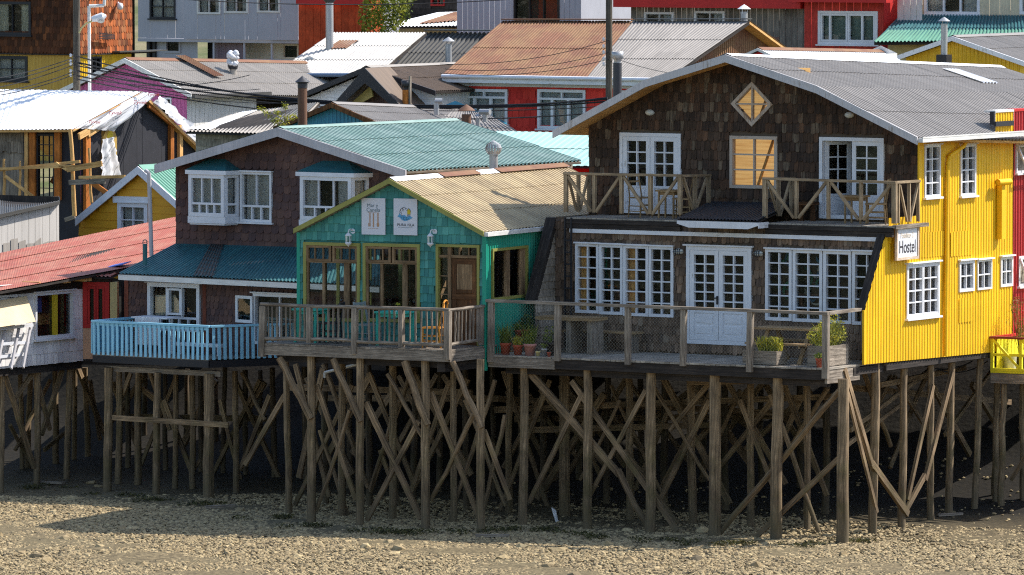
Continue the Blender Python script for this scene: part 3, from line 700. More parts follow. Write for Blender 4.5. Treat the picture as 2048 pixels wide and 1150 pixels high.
mb.box(HF, e0 - .02, e0 + .12, e1 - .11, e1 - .015, nb - LE, nb); mb.box(HF, e0 + .10, e0 + .125, e1 - .02, e1 + .01, nb - LE, nb); mb.build('gutter', M['offwhite'], host)
# upper front
topU = lambda u: zr(u) - .09
holeU = {}
holeU['doorL'] = HF.rect(1241, 266, 1363, 427, nu); holeU['amber'] = HF.rect(1461, 272, 1556, 377, nu); holeU['doorR'] = HF.rect(1640, 275, 1769, 438, nu)
dc = HF.px(1505, 208, nu); dw = (HF.px(1547, 208, nu)[0] - HF.px(1463, 208, nu)[0]) / 2; dh = (HF.px(1505, 163, nu)[1] - HF.px(1505, 253, nu)[1]) / 2
dia = [(dc[0] - dw * (1 - abs(k)) * .94, dc[0] + dw * (1 - abs(k)) * .94, dc[1] + dh * (k - .05), dc[1] + dh * (k + .05)) for k in [i * .1 for i in range(-9, 10)]]
hl = list(holeU.values()) + dia
mb = MB(); usU = [uUL] + [p[0] for p in prof if uUL < p[0] < uY] + [uY - .02]
wall(mb, HF, usU, lambda u: zbf - .1, topU, hl, nu - .02); mb.build('wall', M['dark'], host)
mb = MB(); shingles(mb, HF, uUL, uY - .02, zbf, dc[1] + 1.6, topU, hl, nu, .135, .215, 'round', .02, thick=.03); mb.build('shingle_cladding', M['hostel_sh'], host)
# lower front
hL = [HF.rect(a, t0, b, t1, nl) for a, t0, b, t1 in ((1152, 487, 1199, 626), (1200, 489, 1247, 629), (1248, 491, 1298, 632), (1299, 493, 1348, 634))]
hR = [HF.rect(a, t0, b, t1, nl) for a, t0, b, t1 in ((1532, 498, 1585, 641), (1587, 500, 1646, 644), (1648, 502, 1704, 647), (1706, 503, 1762, 650))]
hD = HF.rect(1374, 493, 1504, 689, nl)
mb = MB(); hl = hL + hR + [hD]
wall(mb, HF, [uUL, uY - .02], lambda u: zdk - .1, lambda u: zbf, hl, nl - .02); mb.build('wall', M['dark'], host)
mb = MB(); shingles(mb, HF, uUL, uY - .02, zdk + .02, zbf, lambda u: zbf - .05, hl, nl, .13, .19, 'round', .02, thick=.028); mb.build('shingle_cladding', M['hostel_low'], host)
for k, rc in enumerate(hL): win(host, HF, rc, 2, 6, nl, fw=.065, mw=.028, hdr=.02, curtain='left' if k in (0, 2) else None, cmat=M['pine'], proud=.045)
for k, rc in enumerate(hR): win(host, HF, rc, 2, 6, nl, fw=.07, mw=.028, hdr=.02, proud=.045)
win(host, HF, hD, 2, 6, nl, fw=.09, mw=.03, leaves=2, panel=.28, lw=.1, name='door', hdr=.06, proud=.05)
mb = MB(); u, z = HF.px(1437, 597, nl); mb.box(HF, u - .02, u + .02, z - .13, z + .06, nl + .05, nl + .07); mb.box(HF, u - .08, u + .02, z, z + .025, nl + .07, nl + .1); mb.build('door_handle', M['black'], host)
dl = win(host, HF, holeU['doorL'], 2, 4, nu, fw=.08, mw=.03, leaves=2, panel=.27, lw=.1, name='door', proud=.05)
t = NT('daylight-glow pine boards'); f = t.noise(t.vm('MULTIPLY', t.uv(), (1.2, 14, 1)), 1, 4); cc = t.ramp(f, [(.3, S(200, 150, 90)), (.7, S(228, 186, 122))]); bd = t.n('ShaderNodeSeparateXYZ'); t.put(bd.inputs[0], t.uv())
ln = t.ma('LESS_THAN', t.ma('FRACT', t.ma('MULTIPLY', bd.outputs[1], 11.0)), .09); cc = t.mix(t.ma('MULTIPLY', ln, .4), cc, S(130, 80, 34)); t.fin(cc, .7); t.put(t.b.inputs['Emission Color'], cc); t.b.inputs['Emission Strength'].default_value = .5; M['amber'] = t.mat  # boards glow by emission in place of daylight falling into the room
def amber(parent, rc, n):
    mb = MB(); u0, u1, z0, z1 = rc; n -= .5; e_ = .5; mb.face([HF.pt(u0 - e_, z0 - .3, n), HF.pt(u1 + e_, z0 - .3, n), HF.pt(u1 + e_, z1 + .3, n), HF.pt(u0 - e_, z1 + .3, n)], [(u0 - e_, z0 - .3), (u1 + e_, z0 - .3), (u1 + e_, z1 + .3), (u0 - e_, z1 + .3)]); mb.build('lit_room', M['amber'], parent); mb = MB(); mb.beam(HF.pt(u0 + (u1 - u0) * .25, z0, n + .1), HF.pt(u0 + (u1 - u0) * .62, z1, n + .1), .05, .05, HF.N); mb.beam(HF.pt(u0 + (u1 - u0) * .82, z0, n + .12), HF.pt(u0 + (u1 - u0) * .9, z1, n + .12), .04, .04, HF.N); mb.build('rafter', M['pine'], parent)  # beams added for depth, standing in for diagonal shadows on the boards
wa = win(host, HF, holeU['amber'], 2, 3, nu, 'sash', fw=.075, mw=.035, back=False, proud=.05, label='window with a lit pine room behind it'); amber(wa, holeU['amber'], nu - .3)
mb = MB(); u0, z0 = dc; q = .085
for (A, B) in (((-dw, 0), (0, dh)), ((0, dh), (dw, 0)), ((dw, 0), (0, -dh)), ((0, -dh), (-dw, 0))):
    k = 1 - q / min(dw, dh) * 1.2
    mb.prism(HF, [(u0 + A[0], z0 + A[1]), (u0 + A[0] * k, z0 + A[1] * k), (u0 + B[0] * k, z0 + B[1] * k), (u0 + B[0], z0 + B[1])], nu - .08, nu + .05)
dm = tag(mb.build('window', M['sash'], host), 'diamond shaped window lit amber')
mb = MB(); mb.box(HF, u0 - .018, u0 + .018, z0 - dh * .85, z0 + dh * .85, nu - .06, nu + .03); mb.box(HF, u0 - dw * .85, u0 + dw * .85, z0 - .018, z0 + .018, nu - .058, nu + .028); mb.build('glazing_bar', M['sash'], dm)
mb = MB(); mb.prism(HF, [(u0 - dw * .88, z0), (u0, z0 - dh * .88), (u0 + dw * .88, z0), (u0, z0 + dh * .88)], nu - .055, nu - .05); mb.build('pane', M['glass'], dm)
amber(dm, (u0 - dw, u0 + dw, z0 - dh, z0 + dh), nu - .3)
# right upper door: frame, one leaf shut, one leaf swung in
rc = holeU['doorR']; mb = MB(); frame_boxes(mb, HF, *rc, .08, nu - .12, nu + .05); df = tag(mb.build('door', M['white'], host), 'double door with its left leaf swung open')
um = HF.px(1704, 360, nu)[0]
def leaf(fr, a, b, z0, z1, n, nm='door_leaf'):
    mb = MB(); frame_boxes(mb, fr, a, b, z0, z1, .1, n - .02, n + .02); zp = z0 + (z1 - z0) * .27; mb.box(fr, a + .1, b - .1, z0 + .1, zp, n - .012, n + .012); mb.box(fr, a + .1, b - .1, zp, zp + .06, n - .016, n + .018)
    mb.box(fr, (a + b) / 2 - .016, (a + b) / 2 + .016, zp + .06, z1 - .1, n - .012, n + .014)
    for i in (1, 2, 3): zz = zp + .06 + (z1 - .1 - zp - .06) * i / 4; mb.box(fr, a + .1, b - .1, zz - .015, zz + .015, n - .011, n + .012)
    o = mb.build(nm, M['white'], df); g = MB(); g.box(fr, a + .1, b - .1, zp + .06, z1 - .1, n - .004, n); g.build('pane', M['glass'], df)
leaf(HF, um, rc[1] - .08, rc[2] + .02, rc[3] - .08, nu - .01)
sw = Fr(HF.pt(rc[0] + .1, 0, nu - .04), HF.a + math.radians(57)); leaf(sw, 0, .66, rc[2] + .02, rc[3] - .08, 0)
mb = MB(); q = nu - 1.2
for (A, B) in (((rc[0], rc[2]), (rc[1], rc[2])), ((rc[1], rc[2]), (rc[1], rc[3])), ((rc[1], rc[3]), (rc[0], rc[3])), ((rc[0], rc[3]), (rc[0], rc[2]))):
    mb.face([HF.pt(*A, nu - .13), HF.pt(*B, nu - .13), HF.pt(*B, q), HF.pt(*A, q)])
mb.face([HF.pt(rc[0], rc[2], q), HF.pt(rc[1], rc[2], q), HF.pt(rc[1], rc[3], q), HF.pt(rc[0], rc[3], q)]); mb.build('dark_room', M['dark'], df)
# yellow side wall
zEv = zr(uY) - .1
def topY(s):
    if s < sD: return zA + (zD - zA) * (s - s0) / (sD - s0)
    if s < s3: return zbf - .2
    return zEv - .06 - .6 * (s - s3) / 13.5
botY = lambda s: zy0 + (zy1 - zy0) * (s - s0) / (HS.px(1978, 705)[0] - s0)
yw = {'a': HS.rect(1848, 290, 1879, 394), 'b': HS.rect(1920, 289, 1950, 391), 'c': HS.rect(1812, 526, 1877, 634), 'd': HS.rect(1917, 521, 1947, 583), 'e': HS.rect(1953, 519, 1982, 579), 'f': HS.rect(2000, 513, 2024, 573)}
mb = MB(); wall(mb, HS, [s0, sD, s3, sE], botY, topY, list(yw.values()), 0, 'corr', .13, amp=.0085)
mb.build('side_wall', M['yellow_cw'], host)
mb = MB()
for (a, b, y) in ((1905, 1975, 560), (1768, 1830, 517), (1895, 1990, 492)):
    pass
for (xa, ya, xb, yb) in ((1838, 515, 1890, 511), (1900, 513, 1945, 509), (1775, 485, 1838, 482), (1917, 645, 1945, 643)):
    mb = MB(); u0_, z0_ = HS.px(xa, ya); u1_, z1_ = HS.px(xb, yb); wall(mb, HS, [u0_, u1_], lambda u: (z0_ + z1_) / 2, lambda u: (z0_ + z1_) / 2 + .55, list(yw.values()), .016, 'corr', .13, amp=.0085)
    mb.build('cladding_patch', M['yellow_cw'], host)
win(host, HS, yw['a'], 2, 4, 0, fw=.05, mw=.026, sill=True, hdr=.03, curtain='left'); win(host, HS, yw['b'], 2, 4, 0, fw=.05, mw=.026, sill=True, hdr=.03, curtain='left')
win(host, HS, yw['c'], 2, 4, 0, fw=.045, mw=.028, leaves=2, lw=.04, sill=True, hdr=.05, curtain='full', cmat=M['darkroom'])
win(host, HS, yw['d'], 2, 2, 0, fw=.07, mw=.026, hdr=.04, curtain='left'); win(host, HS, yw['e'], 2, 2, 0, fw=.045, mw=.026, leaves=1, hdr=.04, curtain='full', cmat=M['darkroom']); win(host, HS, yw['f'], 2, 2, 0, fw=.06, mw=.026, hdr=.04, curtain='left')
mb = MB(); pts = [HS.P(1932, 283, .16), HS.P(1928, 292, .14), HS.P(1899, 312, .08), HS.P(1895, 330, .06), HS.P(1891, 712, .06)]; mb.path(pts, .045, 8); mb.build('downpipe', M['yellow_flat'], host)
mb = MB(); u, z = HS.px(1999, 366, .2); u = HS.px(2003, 470, .1)[0]; zt = HS.px(2003, 366, .16)[1]; zb_ = HS.px(2003, 478, .1)[1]
mb.box(HS, u - .085, u + .085, zb_, zt, .015, .15); mb.tube(HS.pt(u - .34, zt + .02, .17), HS.pt(u + .26, zt + .02, .17), .075, .075, 14, caps=False); mb.tube(HS.pt(u - .3, zt + .02, .17), HS.pt(u - .28, zt + .02, .17), .073, .073, 14); mb.build('vent_duct', M['yellow_flat'], host)
mb = MB(); mb.box(HS, s0 - .05, s0 + .02, botY(s0), zA, -.03, .02); mb.build('corner_trim', M['yellow_flat'], host); mb = MB(); mb.box(HS, s3 - .03, s3 + .03, zbf, zEv, -.02, .02); mb.build('corner_trim', M['yellow_flat'], host)
# the two slanting wings, balcony, canopy
def diag(fr, u0, u1, sA, zA_, sB, zB, mat):
    mb = MB(); a = [fr.pt(u, z, -s) for (s, z) in ((sA, zA_ - .25), (sA, zA_)) for u in (u0, u1)]
    d = .14
    mb.box8([fr.pt(u0, zA_ - .05, -sA), fr.pt(u1, zA_ - .05, -sA), fr.pt(u1, zA_ - .05, -sA - d), fr.pt(u0, zA_ - .05, -sA - d), fr.pt(u0, zB + .03, -sB), fr.pt(u1, zB + .03, -sB), fr.pt(u1, zB + .03, -sB - d), fr.pt(u0, zB + .03, -sB - d)])
    return mb.build('slanting_board', M[mat], host)
diag(HF, uY - .2, uY - .015, s0 - .04, zA, sD, zD, 'dark_beam')
uW = uUL - .02; HSL = HF.side(uW); sWa = HSL.px(1070, 596)[0]; zWa = HSL.px(1070, 596)[1]
diag(HF, uW - .24, uW + .02, sWa - .05, zWa, sD, zbf - .05, 'dark_beam')
mb = MB(); zt_ = lambda s: zWa + (zbf - .1 - zWa) * (s - sWa) / (sD - sWa)
inv = lambda z: (max(sWa, sWa + (z - zWa) / (zbf - .1 - zWa) * (sD - sWa)), sD)
clap(mb, HSL, sWa, sD, zdk, zbf - .1, None, (), 0, .17, inv=inv)
wall(mb, HSL, [sWa, sD], lambda s: zdk, lambda s: zt_(s), (), -.01); mb.build('wing_wall', M['char'], host)
mb = MB(); ul = HF.px(1131, 550, nl + .1)[0]
for du in (0, .16): mb.beam(HF.pt(ul + du, zdk, nl + .12), HF.pt(ul + du, zbf, nl + .12), .035, .035, HF.N)
for i in range(9): zz = zdk + .3 + i * .27; mb.beam(HF.pt(ul, zz, nl + .14), HF.pt(ul + .16, zz, nl + .14), .03, .03, HF.N)
mb.build('trellis', M['black'], host)
nbal = nl + .1; ubl = HF.px(1132, 430, nbal)[0]; ubr = HF.px(1788, 450, nbal)[0]
u_l2, u_r1 = HF.px(1360, 430, nbal)[0], HF.px(1530, 440, nbal)[0]
bals = []
for (a, b) in ((ubl, u_l2), (u_r1, ubr)):
    mb = MB(); k = int((b - a) / .13)
    for i in range(k): mb.box(HF, a + (b - a) * i / k, a + (b - a) * (i + 1) / k - .008, zbf - .03, zbf, nu + .01, nbal)
    bals.append(mb.build('balcony', M['deck'], host))
    b = min(b, ubr - .05); mb = MB(); mb.box(HF, a, b, zbf - .13, zbf - .032, nbal - .1, nbal + .02); mb.box(HF, a, b, zbf - .24, zbf - .135, nbal - .1, nbal + .0); mb.build('balcony_beam', M['dark_beam'], bals[-1])
bal = bals[1]
mb = MB(); ua, ub = HF.px(1143, 447, nl)[0], HF.px(1760, 460, nl)[0]; mb.box(HF, ua, ub, zbf - .34, zbf - .25, nl - .0, nl + .09); mb.build('white_trim', M['white'], bal)
L1 = [(1132, 347, 1132, 424, 8), (1189, 349, 1189, 425, 7), (1243, 350, 1243, 427, 7), (1301, 351, 1301, 428, 8), (1360, 352, 1360, 429, 8)]
D1 = [(1136, 352, 1184, 423, 6), (1192, 424, 1240, 353, 6), (1247, 353, 1297, 428, 6), (1305, 428, 1356, 355, 6)]
L2 = [(1530, 357, 1530, 436, 9), (1593, 359, 1593, 437, 6), (1657, 362, 1657, 438, 6), (1722, 364, 1722, 440, 6), (1789, 365, 1789, 447, 10)]
D2 = [(1533, 360, 1588, 436, 6), (1597, 436, 1653, 364, 6), (1662, 364, 1717, 439, 6), (1726, 439, 1784, 367, 6)]
for bq, lq, dq in ((bals[0], L1, D1), (bals[1], L2, D2)): each_bar(bq, 'rail_post', HF, nbal - .04, lq, .08, M['raw_wood']); each_bar(bq, 'rail_brace', HF, nbal - .04, dq, .05, M['raw_wood'])
each_bar(bals[0], 'hand_rail', HF, nbal - .04, [(1128, 347, 1364, 351, 5)], .1, M['raw_wood']); each_bar(bals[1], 'hand_rail', HF, nbal - .04, [(1526, 357, 1793, 365, 5)], .1, M['raw_wood'])
for (uu, post, dia_, top_) in ((ubl, [(1157, 349, 1157, 424, 7), (1178, 350, 1178, 424, 8)], [(1136, 353, 1153, 420, 5), (1160, 420, 1176, 352, 5)], (1132, 346, 1182, 347, 5)),
    (u_l2, [(1390, 352, 1390, 428, 8), (1417, 352, 1417, 405, 7)], [(1366, 354, 1386, 418, 6), (1393, 415, 1414, 354, 6)], (1360, 352, 1420, 350, 5)),
    (u_r1, [(1557, 360, 1557, 432, 8), (1583, 360, 1583, 430, 7)], [(1537, 362, 1556, 430, 5), (1560, 432, 1580, 362, 5)], (1530, 358, 1588, 356, 5)),
    (ubr, [(1796, 367, 1796, 446, 4), (1818, 366, 1818, 443, 4), (1836, 364, 1836, 443, 4)], [(1799, 368, 1814, 443, 4), (1820, 443, 1836, 367, 4)], (1789, 365, 1838, 362, 5))):
    sf = HF.side(uu, 0); bal = bals[0] if uu < u_r1 - .1 else bals[1]
    each_bar(bal, 'rail_post', sf, -.04, post, .07, M['raw_wood']); each_bar(bal, 'rail_brace', sf, -.04, dia_, .05, M['raw_wood']); each_bar(bal, 'hand_rail', sf, -.04, [top_], .09, M['raw_wood'])
mb = MB(); sf = HF.side(ubr, 0); sb0, sb1 = -nbal, s3; mb.box(sf, sb0 + .05, sb1 + .02, zbf - .06, zbf + .02, -.08, max(.03, uY - ubr + .05)); mb.build('balcony_beam', M['grey_wood'], bal)
mb = MB(); ncan = nl + .55
A, B, C, D = HF.P(1354, 437, ncan), HF.P(1516, 441, ncan), HF.P(1588, 406, nu + .02), HF.P(1421, 403, nu + .02)
corr(mb, A, B, C, D, .09, .012, 1); mb.slab(A - V((0, 0, .03)), B - V((0, 0, .03)), C - V((0, 0, .03)), D - V((0, 0, .03)), .03, 1)
cn = mb.build('door_canopy', [M['black_roof'], M['dark_beam']], host)
mb = MB(); u0_, z0_ = HF.px(1354, 439, ncan); u1_, _ = HF.px(1516, 442, ncan); mb.prism(HF, [(u0_, z0_ - .02), (u0_, z0_ - .09), (u0_ + .3, z0_ - .17), (u1_ - .25, z0_ - .17), (u1_, z0_ - .09), (u1_, z0_ - .02)], ncan - .04, ncan + .01)
mb.box8([HF.pt(u1_, z0_ - .15, ncan), HF.pt(u1_ + .02, z0_ - .15, ncan), HF.pt(u1_ + .02, z0_ - .15, nl + .1), HF.pt(u1_, z0_ - .15, nl + .1), HF.pt(u1_, z0_ - .02, ncan), HF.pt(u1_ + .02, z0_ - .02, ncan), HF.pt(u1_ + .02, z0_ - .02, nl + .1), HF.pt(u1_, z0_ - .02, nl + .1)]); mb.build('fascia', M['white'], cn)
# far sides of the house
mb = MB(); sl_ = HF.side(uUL); wall(mb, sl_, [sD, s3, LR], lambda s: zdk - .2, lambda s: zbf if s < s3 else zr(uUL) - .1, ()); sr_ = HF.side(uY)
wall(mb, sr_, [sE, LR], lambda s: zy1, lambda s: zEv, (), -.03); wall(mb, HF, usU, lambda u: zdk - .2, lambda u: topU(u) - .6, (), -LR); mb.build('wall', M['char'], host)
mb = MB(); mb.box(HF, uUL, uY - .03, zdk - .2, zdk - .05, -LR, nl - .03); mb.build('floor', M['dark_beam'], host)
chimney(host, HF.P(1235, 200, nb - 2.2) - V((0, 0, .6)), 1.45, .1, 'black_pipe', 'drum', capmat='pipe')
# parapet at the far end of the yellow wall
mb = MB(); sp0 = HS.px(1990, 240)[0]; zp = HS.px(2010, 224)[1]; wall(mb, HS, [sp0, sE], lambda s: zEv - .1, lambda s: zp, (), .004, 'corr', .13)
mb.build('parapet', M['yellow_cw'], host)
mb = MB(); mb.box(HS, sp0 - .04, sE, zp, zp + .05, -.25, .03); mb.build('parapet_cap', M['offwhite'], host)
mb = MB(); a_ = HF.pt(e0 - .3, zr(e0 - .3) + .03, 0); mb.box(HS, sp0 - .1, sp0 - .04, zr(uY) - .02, zp + .02, -.08, .02); mb.box(HS, sp0 - .1, sE - .1, zr(uY) - .06, zr(uY) + .05, .03, .08); mb.build('flashing', M['black'], host)

# ---------------------------------------------------------------- hostel deck
deck = thing('hostel_deck', 'long grey plank terrace with wire mesh railing before the dark shingle house', 'terrace', HF.pt(0, zdk, 0))
uDL = HF.px(978, 690)[0]; mb = MB(); k = int((0.04 - uDL) / .125)
for i in range(k):
    a, b = uDL + (0.04 - uDL) * i / k, uDL + (0.04 - uDL) * (i + 1) / k - .009; mb.box(HF, a, b, zdk - .04 + R.uniform(-.003, .003), zdk + R.uniform(-.003, .003), nl + .02, .03 + R.uniform(-.015, .015))
mb.build('floor', M['deck'], deck)
mb = MB(); um_ = HF.px(1110, 700)[0]; mb.box(HF, um_, -.05, zdk - .26, zdk - .042, -.05, 0.0); mb.build('fascia', M['dark_beam'], deck)
mb = MB(); mb.box(HF, uDL, um_, zdk - .27, zdk - .045, -.05, .03); HD0 = HF.side(.02); mb.box(HD0, 0.02, s0, zdk - .34, zdk - .05, -.06, .0)
mb.build('fascia', M['grey_wood'], deck); mb = MB(); mb.box(HF, uDL + .3, -.1, zdk - .42, zdk - .27, -.4, -.22); mb.build('cross_beam', M['dark_beam'], deck)
each_bar(deck, 'rail_post', HF, .05, [(983, 598, 982, 724, 12), (1116, 604, 1115, 722, 12), (1256, 611, 1256, 729, 11), (1368, 617, 1366, 732, 11), (1501, 622, 1499, 744, 12), (1652, 628, 1651, 757, 13)], .1, M['grey_wood'])
each_bar(deck, 'hand_rail', HF, .05, [(974, 601, 1658, 627, 6)], .14, M['grey_wood'])
each_bar(deck, 'rail_post', HD0, -.06, [(1729, 620, 1729, 706, 14)], .1, M['grey_wood']); each_bar(deck, 'hand_rail', HD0, -.02, [(1650, 627, 1734, 617, 6)], .14, M['grey_wood'])
def mesh_screen(parent, fr, u0, u1, z0, z1, n, step=.08, w=.0016):
    mb = MB(); h = z1 - z0; u = u0 - h
    while u < u1:
        for sgn in (1, -1):
            a, b = (u, u + h) if sgn > 0 else (u + h, u); ta = 0; tb = 1
            lo, hi = min(a, b), max(a, b)
            if hi <= u0 or lo >= u1: continue
            cl = lambda q: (q - a) / (b - a)
            t0_, t1_ = sorted((cl(max(lo, u0)), cl(min(hi, u1))))
            A = fr.pt(a + (b - a) * t0_, z0 + h * t0_, n); B = fr.pt(a + (b - a) * t1_, z0 + h * t1_, n); d = (B - A).normalized().cross(fr.N) * w / 2
            mb.face([A - d, B - d, B + d, A + d])
        u += step
    mb.build('wire_mesh', M['steel'], parent)
zrl = HF.px(1400, 615, .05)[1]
mesh_screen(deck, HF, uDL + .1, -.02, zdk + .02, zrl, .012); mesh_screen(deck, HD0, .05, s0, zdk, zrl, -.05)
for (x, yt, xb, wp) in ((1047, 730, 1045, 17), (1174, 732, 1175, 18), (1304, 738, 1300, 19), (1430, 735, 1428, 22), (1556, 742, 1552, 21), (1686, 758, 1684, 22)): pile(deck, HF, -.22, x, yt, xb, wp)
for (x, yt, xb, wp) in ((1020, 725, 1018, 12), (1130, 728, 1130, 20), (1257, 735, 1260, 16), (1380, 740, 1386, 16), (1500, 745, 1500, 14), (1612, 745, 1614, 13)): pile(deck, HF, -2.3, x, yt, xb, wp, 91)
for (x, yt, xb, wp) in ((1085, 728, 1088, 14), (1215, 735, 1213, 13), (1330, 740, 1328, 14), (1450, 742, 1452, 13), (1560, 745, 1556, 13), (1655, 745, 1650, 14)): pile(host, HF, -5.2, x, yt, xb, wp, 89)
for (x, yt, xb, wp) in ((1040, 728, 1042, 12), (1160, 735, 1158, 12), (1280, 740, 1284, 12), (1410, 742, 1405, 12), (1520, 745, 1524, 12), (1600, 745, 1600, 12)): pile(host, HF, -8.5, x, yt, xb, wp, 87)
for args in ((1036, 718, 1240, 950, 13), (1236, 940, 1308, 1077, 13), (1166, 785, 1058, 1005, 9), (1143, 762, 1355, 1062, 10), (1425, 1083, 1690, 770, 12), (1500, 1085, 1690, 905, 9), (1292, 780, 1180, 990, 8)): brace(deck, HF, -.34, *args)
for args in ((1420, 800, 1320, 1000, 9), (1305, 770, 1420, 960, 8), (1100, 760, 1000, 1020, 8), (1420, 765, 1340, 860, 8), (1540, 790, 1640, 1072, 9), (1480, 800, 1560, 1010, 8), (1240, 800, 1160, 960, 7), (1360, 1055, 1250, 900, 8)): brace(deck, HF, -1.9, *args, k=91)
for args in ((1060, 860, 1420, 850, 11), (1120, 770, 1200, 950, 8), (1350, 790, 1270, 980, 8), (1480, 780, 1400, 960, 8), (1600, 800, 1530, 960, 8)): brace(host, HF, -4.8, *args, k=89)
for args in ((1150, 728, 1420, 735, 10), (1300, 748, 1680, 742, 11), (1380, 765, 1700, 762, 8)): brace(deck, HF, -1.4, *args, rnd=False, name='cross_beam')
for args in ((980, 700, 1680, 748, 14),): brace(deck, HF, -2.2, *args, rnd=False, name='cross_beam')
HS_ = HS
for (x, yt, xb, wp) in ((1750, 728, 1745, 17), (1809, 722, 1803, 15), (1862, 716, 1862, 14), (1905, 712, 1898, 14), (1962, 706, 1948, 13), (1996, 706, 1990, 12)): pile(host, HS, -.2, x, yt, xb, wp, 91)
for args in ((1688, 738, 1745, 935, 10), (1742, 925, 1815, 1028, 12), (1690, 765, 1754, 1025, 8), (1905, 745, 1850, 960, 10), (1866, 770, 1815, 1000, 9), (1850, 950, 1812, 1020, 10)): brace(host, HS, -.12, *args)
for args in ((1700, 860, 1860, 740, 9), (1760, 770, 1930, 735, 10), (1890, 870, 1985, 740, 8), (1680, 900, 1800, 810, 8)): brace(host, HS, -1.4, *args, rnd=False, name='cross_beam')
mb = MB(); mb.box(HS, s0 - .3, sE + .6, zy0 - .22, zy0 - .06, -.35, -.1); mb.build('sill_beam', M['dark_beam'], host)
print('EAVE', e0, uY, 'over', e0 - uY)
# painted figures on the inner wall behind the right hand windows
M['mural_a'] = m_flat('pale mural paint', S(206, 200, 184), .8); M['mural_b'] = m_flat('green mural paint', S(70, 122, 92), .8); M['mural_c'] = m_flat('blue mural paint', S(84, 124, 150), .8)
mb = MB(); nm = nl - .5; a, b = hR[0][0], hR[1][1]; c, d = hR[0][2] + .5, hR[0][3] - .1
for k in range(26):
    x, z, r, a0 = R.uniform(a + .1, b - .1), R.uniform(c, d), R.uniform(.08, .26), R.uniform(0, 6.28); sp = R.uniform(1.6, 3.6); m = 8; wd = R.uniform(.012, .035)
    for i in range(m):
        g0, g1 = a0 + sp * i / m, a0 + sp * (i + 1) / m; w0, w1 = wd * math.sin(math.pi * i / m), wd * math.sin(math.pi * (i + 1) / m)
        q = lambda g, r_: HF.pt(x + r_ * math.cos(g), z + r_ * math.sin(g), nm); mb.face([q(g0, r - w0), q(g1, r - w1), q(g1, r + w1), q(g0, r + w0)], None, k % 3)
mb.build('mural', [M['mural_a'], M['mural_b'], M['mural_c']], host)
mb = MB()
A_, B_ = HF.pt(prof[3][0] - .1, prof[3][1] + .06, nb - 10.2), HF.pt(prof[3][0] - .1, prof[3][1] + .06, nb - 10.9); d0, d1 = .55 * 10.2 / LR, .55 * 10.9 / LR; pk_ = prof[2]
rf = lambda u, q: HF.pt(u, zr(u) + .04 - .55 * q / LR, nb - q); ua_, ub_2 = pk_[0] + .55, pk_[0] + 1.6
corr(mb, rf(ub_2, 9.4), rf(ub_2, 10.2), rf(ua_, 10.2), rf(ua_, 9.4), .17, .02, 1); mb.build('skylight_sheet', M['white_roof'], host)
# ================================================================ the turquoise restaurant
TF = FR(970, 690, 149.9, 26); TD = FR(897, 718, 148.5, 30); ztd = TD.px(892, 700)[1]
rest = thing('restaurant_house', 'small turquoise shingle house with olive trim and two white posters in its gable', 'house', TF.pt(0, ztd, 0))
prT = [TF.px(588, 458, .18), TF.px(779, 358, .18), TF.px(968, 464, .18)]; zrT = lin(prT); uTL = TF.px(598, 550)[0]
gable_roof(rest, TF, prT, .18, 9.0, 'tan_roof', 3, .16, 'olive', .1, .04, ridge_mat=M['white_roof'], under='grey_wood', sag=.01, amp=.018)
mb = MB(); u, z = prT[1]
for (q0, q1) in ((2.4, 4.3), (5.3, 9.0)):
    for sg in (-1, 1): mb.face([TF.pt(u, z + .055, .18 - q0), TF.pt(u + sg * .2, z - .03, .18 - q0), TF.pt(u + sg * .2, z - .03, .18 - q1), TF.pt(u, z + .055, .18 - q1)])
mb.build('ridge_cap', M['rust_roof'], rest)
rw = [TF.rect(608, 485, 721, 642), TF.rect(727, 487, 841, 644), TF.rect(873, 489, 960, 700)]
topT = lambda u: zrT(u) - .07
mb = MB(); wall(mb, TF, [uTL, prT[1][0], 0], lambda u: ztd - .25, topT, rw, -.02); mb.build('wall', M['teal_sh'], rest)
mb = MB(); shingles(mb, TF, uTL, 0, ztd - .2, prT[1][1], topT, rw, 0, .13, .19, 'rect', .01, wv=.4, thick=.032); mb.build('shingle_cladding', M['teal_sh'], rest)
mb = MB(); mb.box(TF, -.05, .05, ztd - .55, zrT(0) - .1, -.03, .035); mb.build('corner_trim', M['teal_cw'], rest); mb = MB(); mb.box(TF, uTL - .04, uTL + .04, ztd - .3, zrT(uTL) - .1, -.03, .035); mb.build('corner_trim', M['teal_cw'], rest)
M['frame_wood'] = m_wood('worn window wood', S(92, 70, 48), S(160, 130, 96), 20, 1.4, .2)
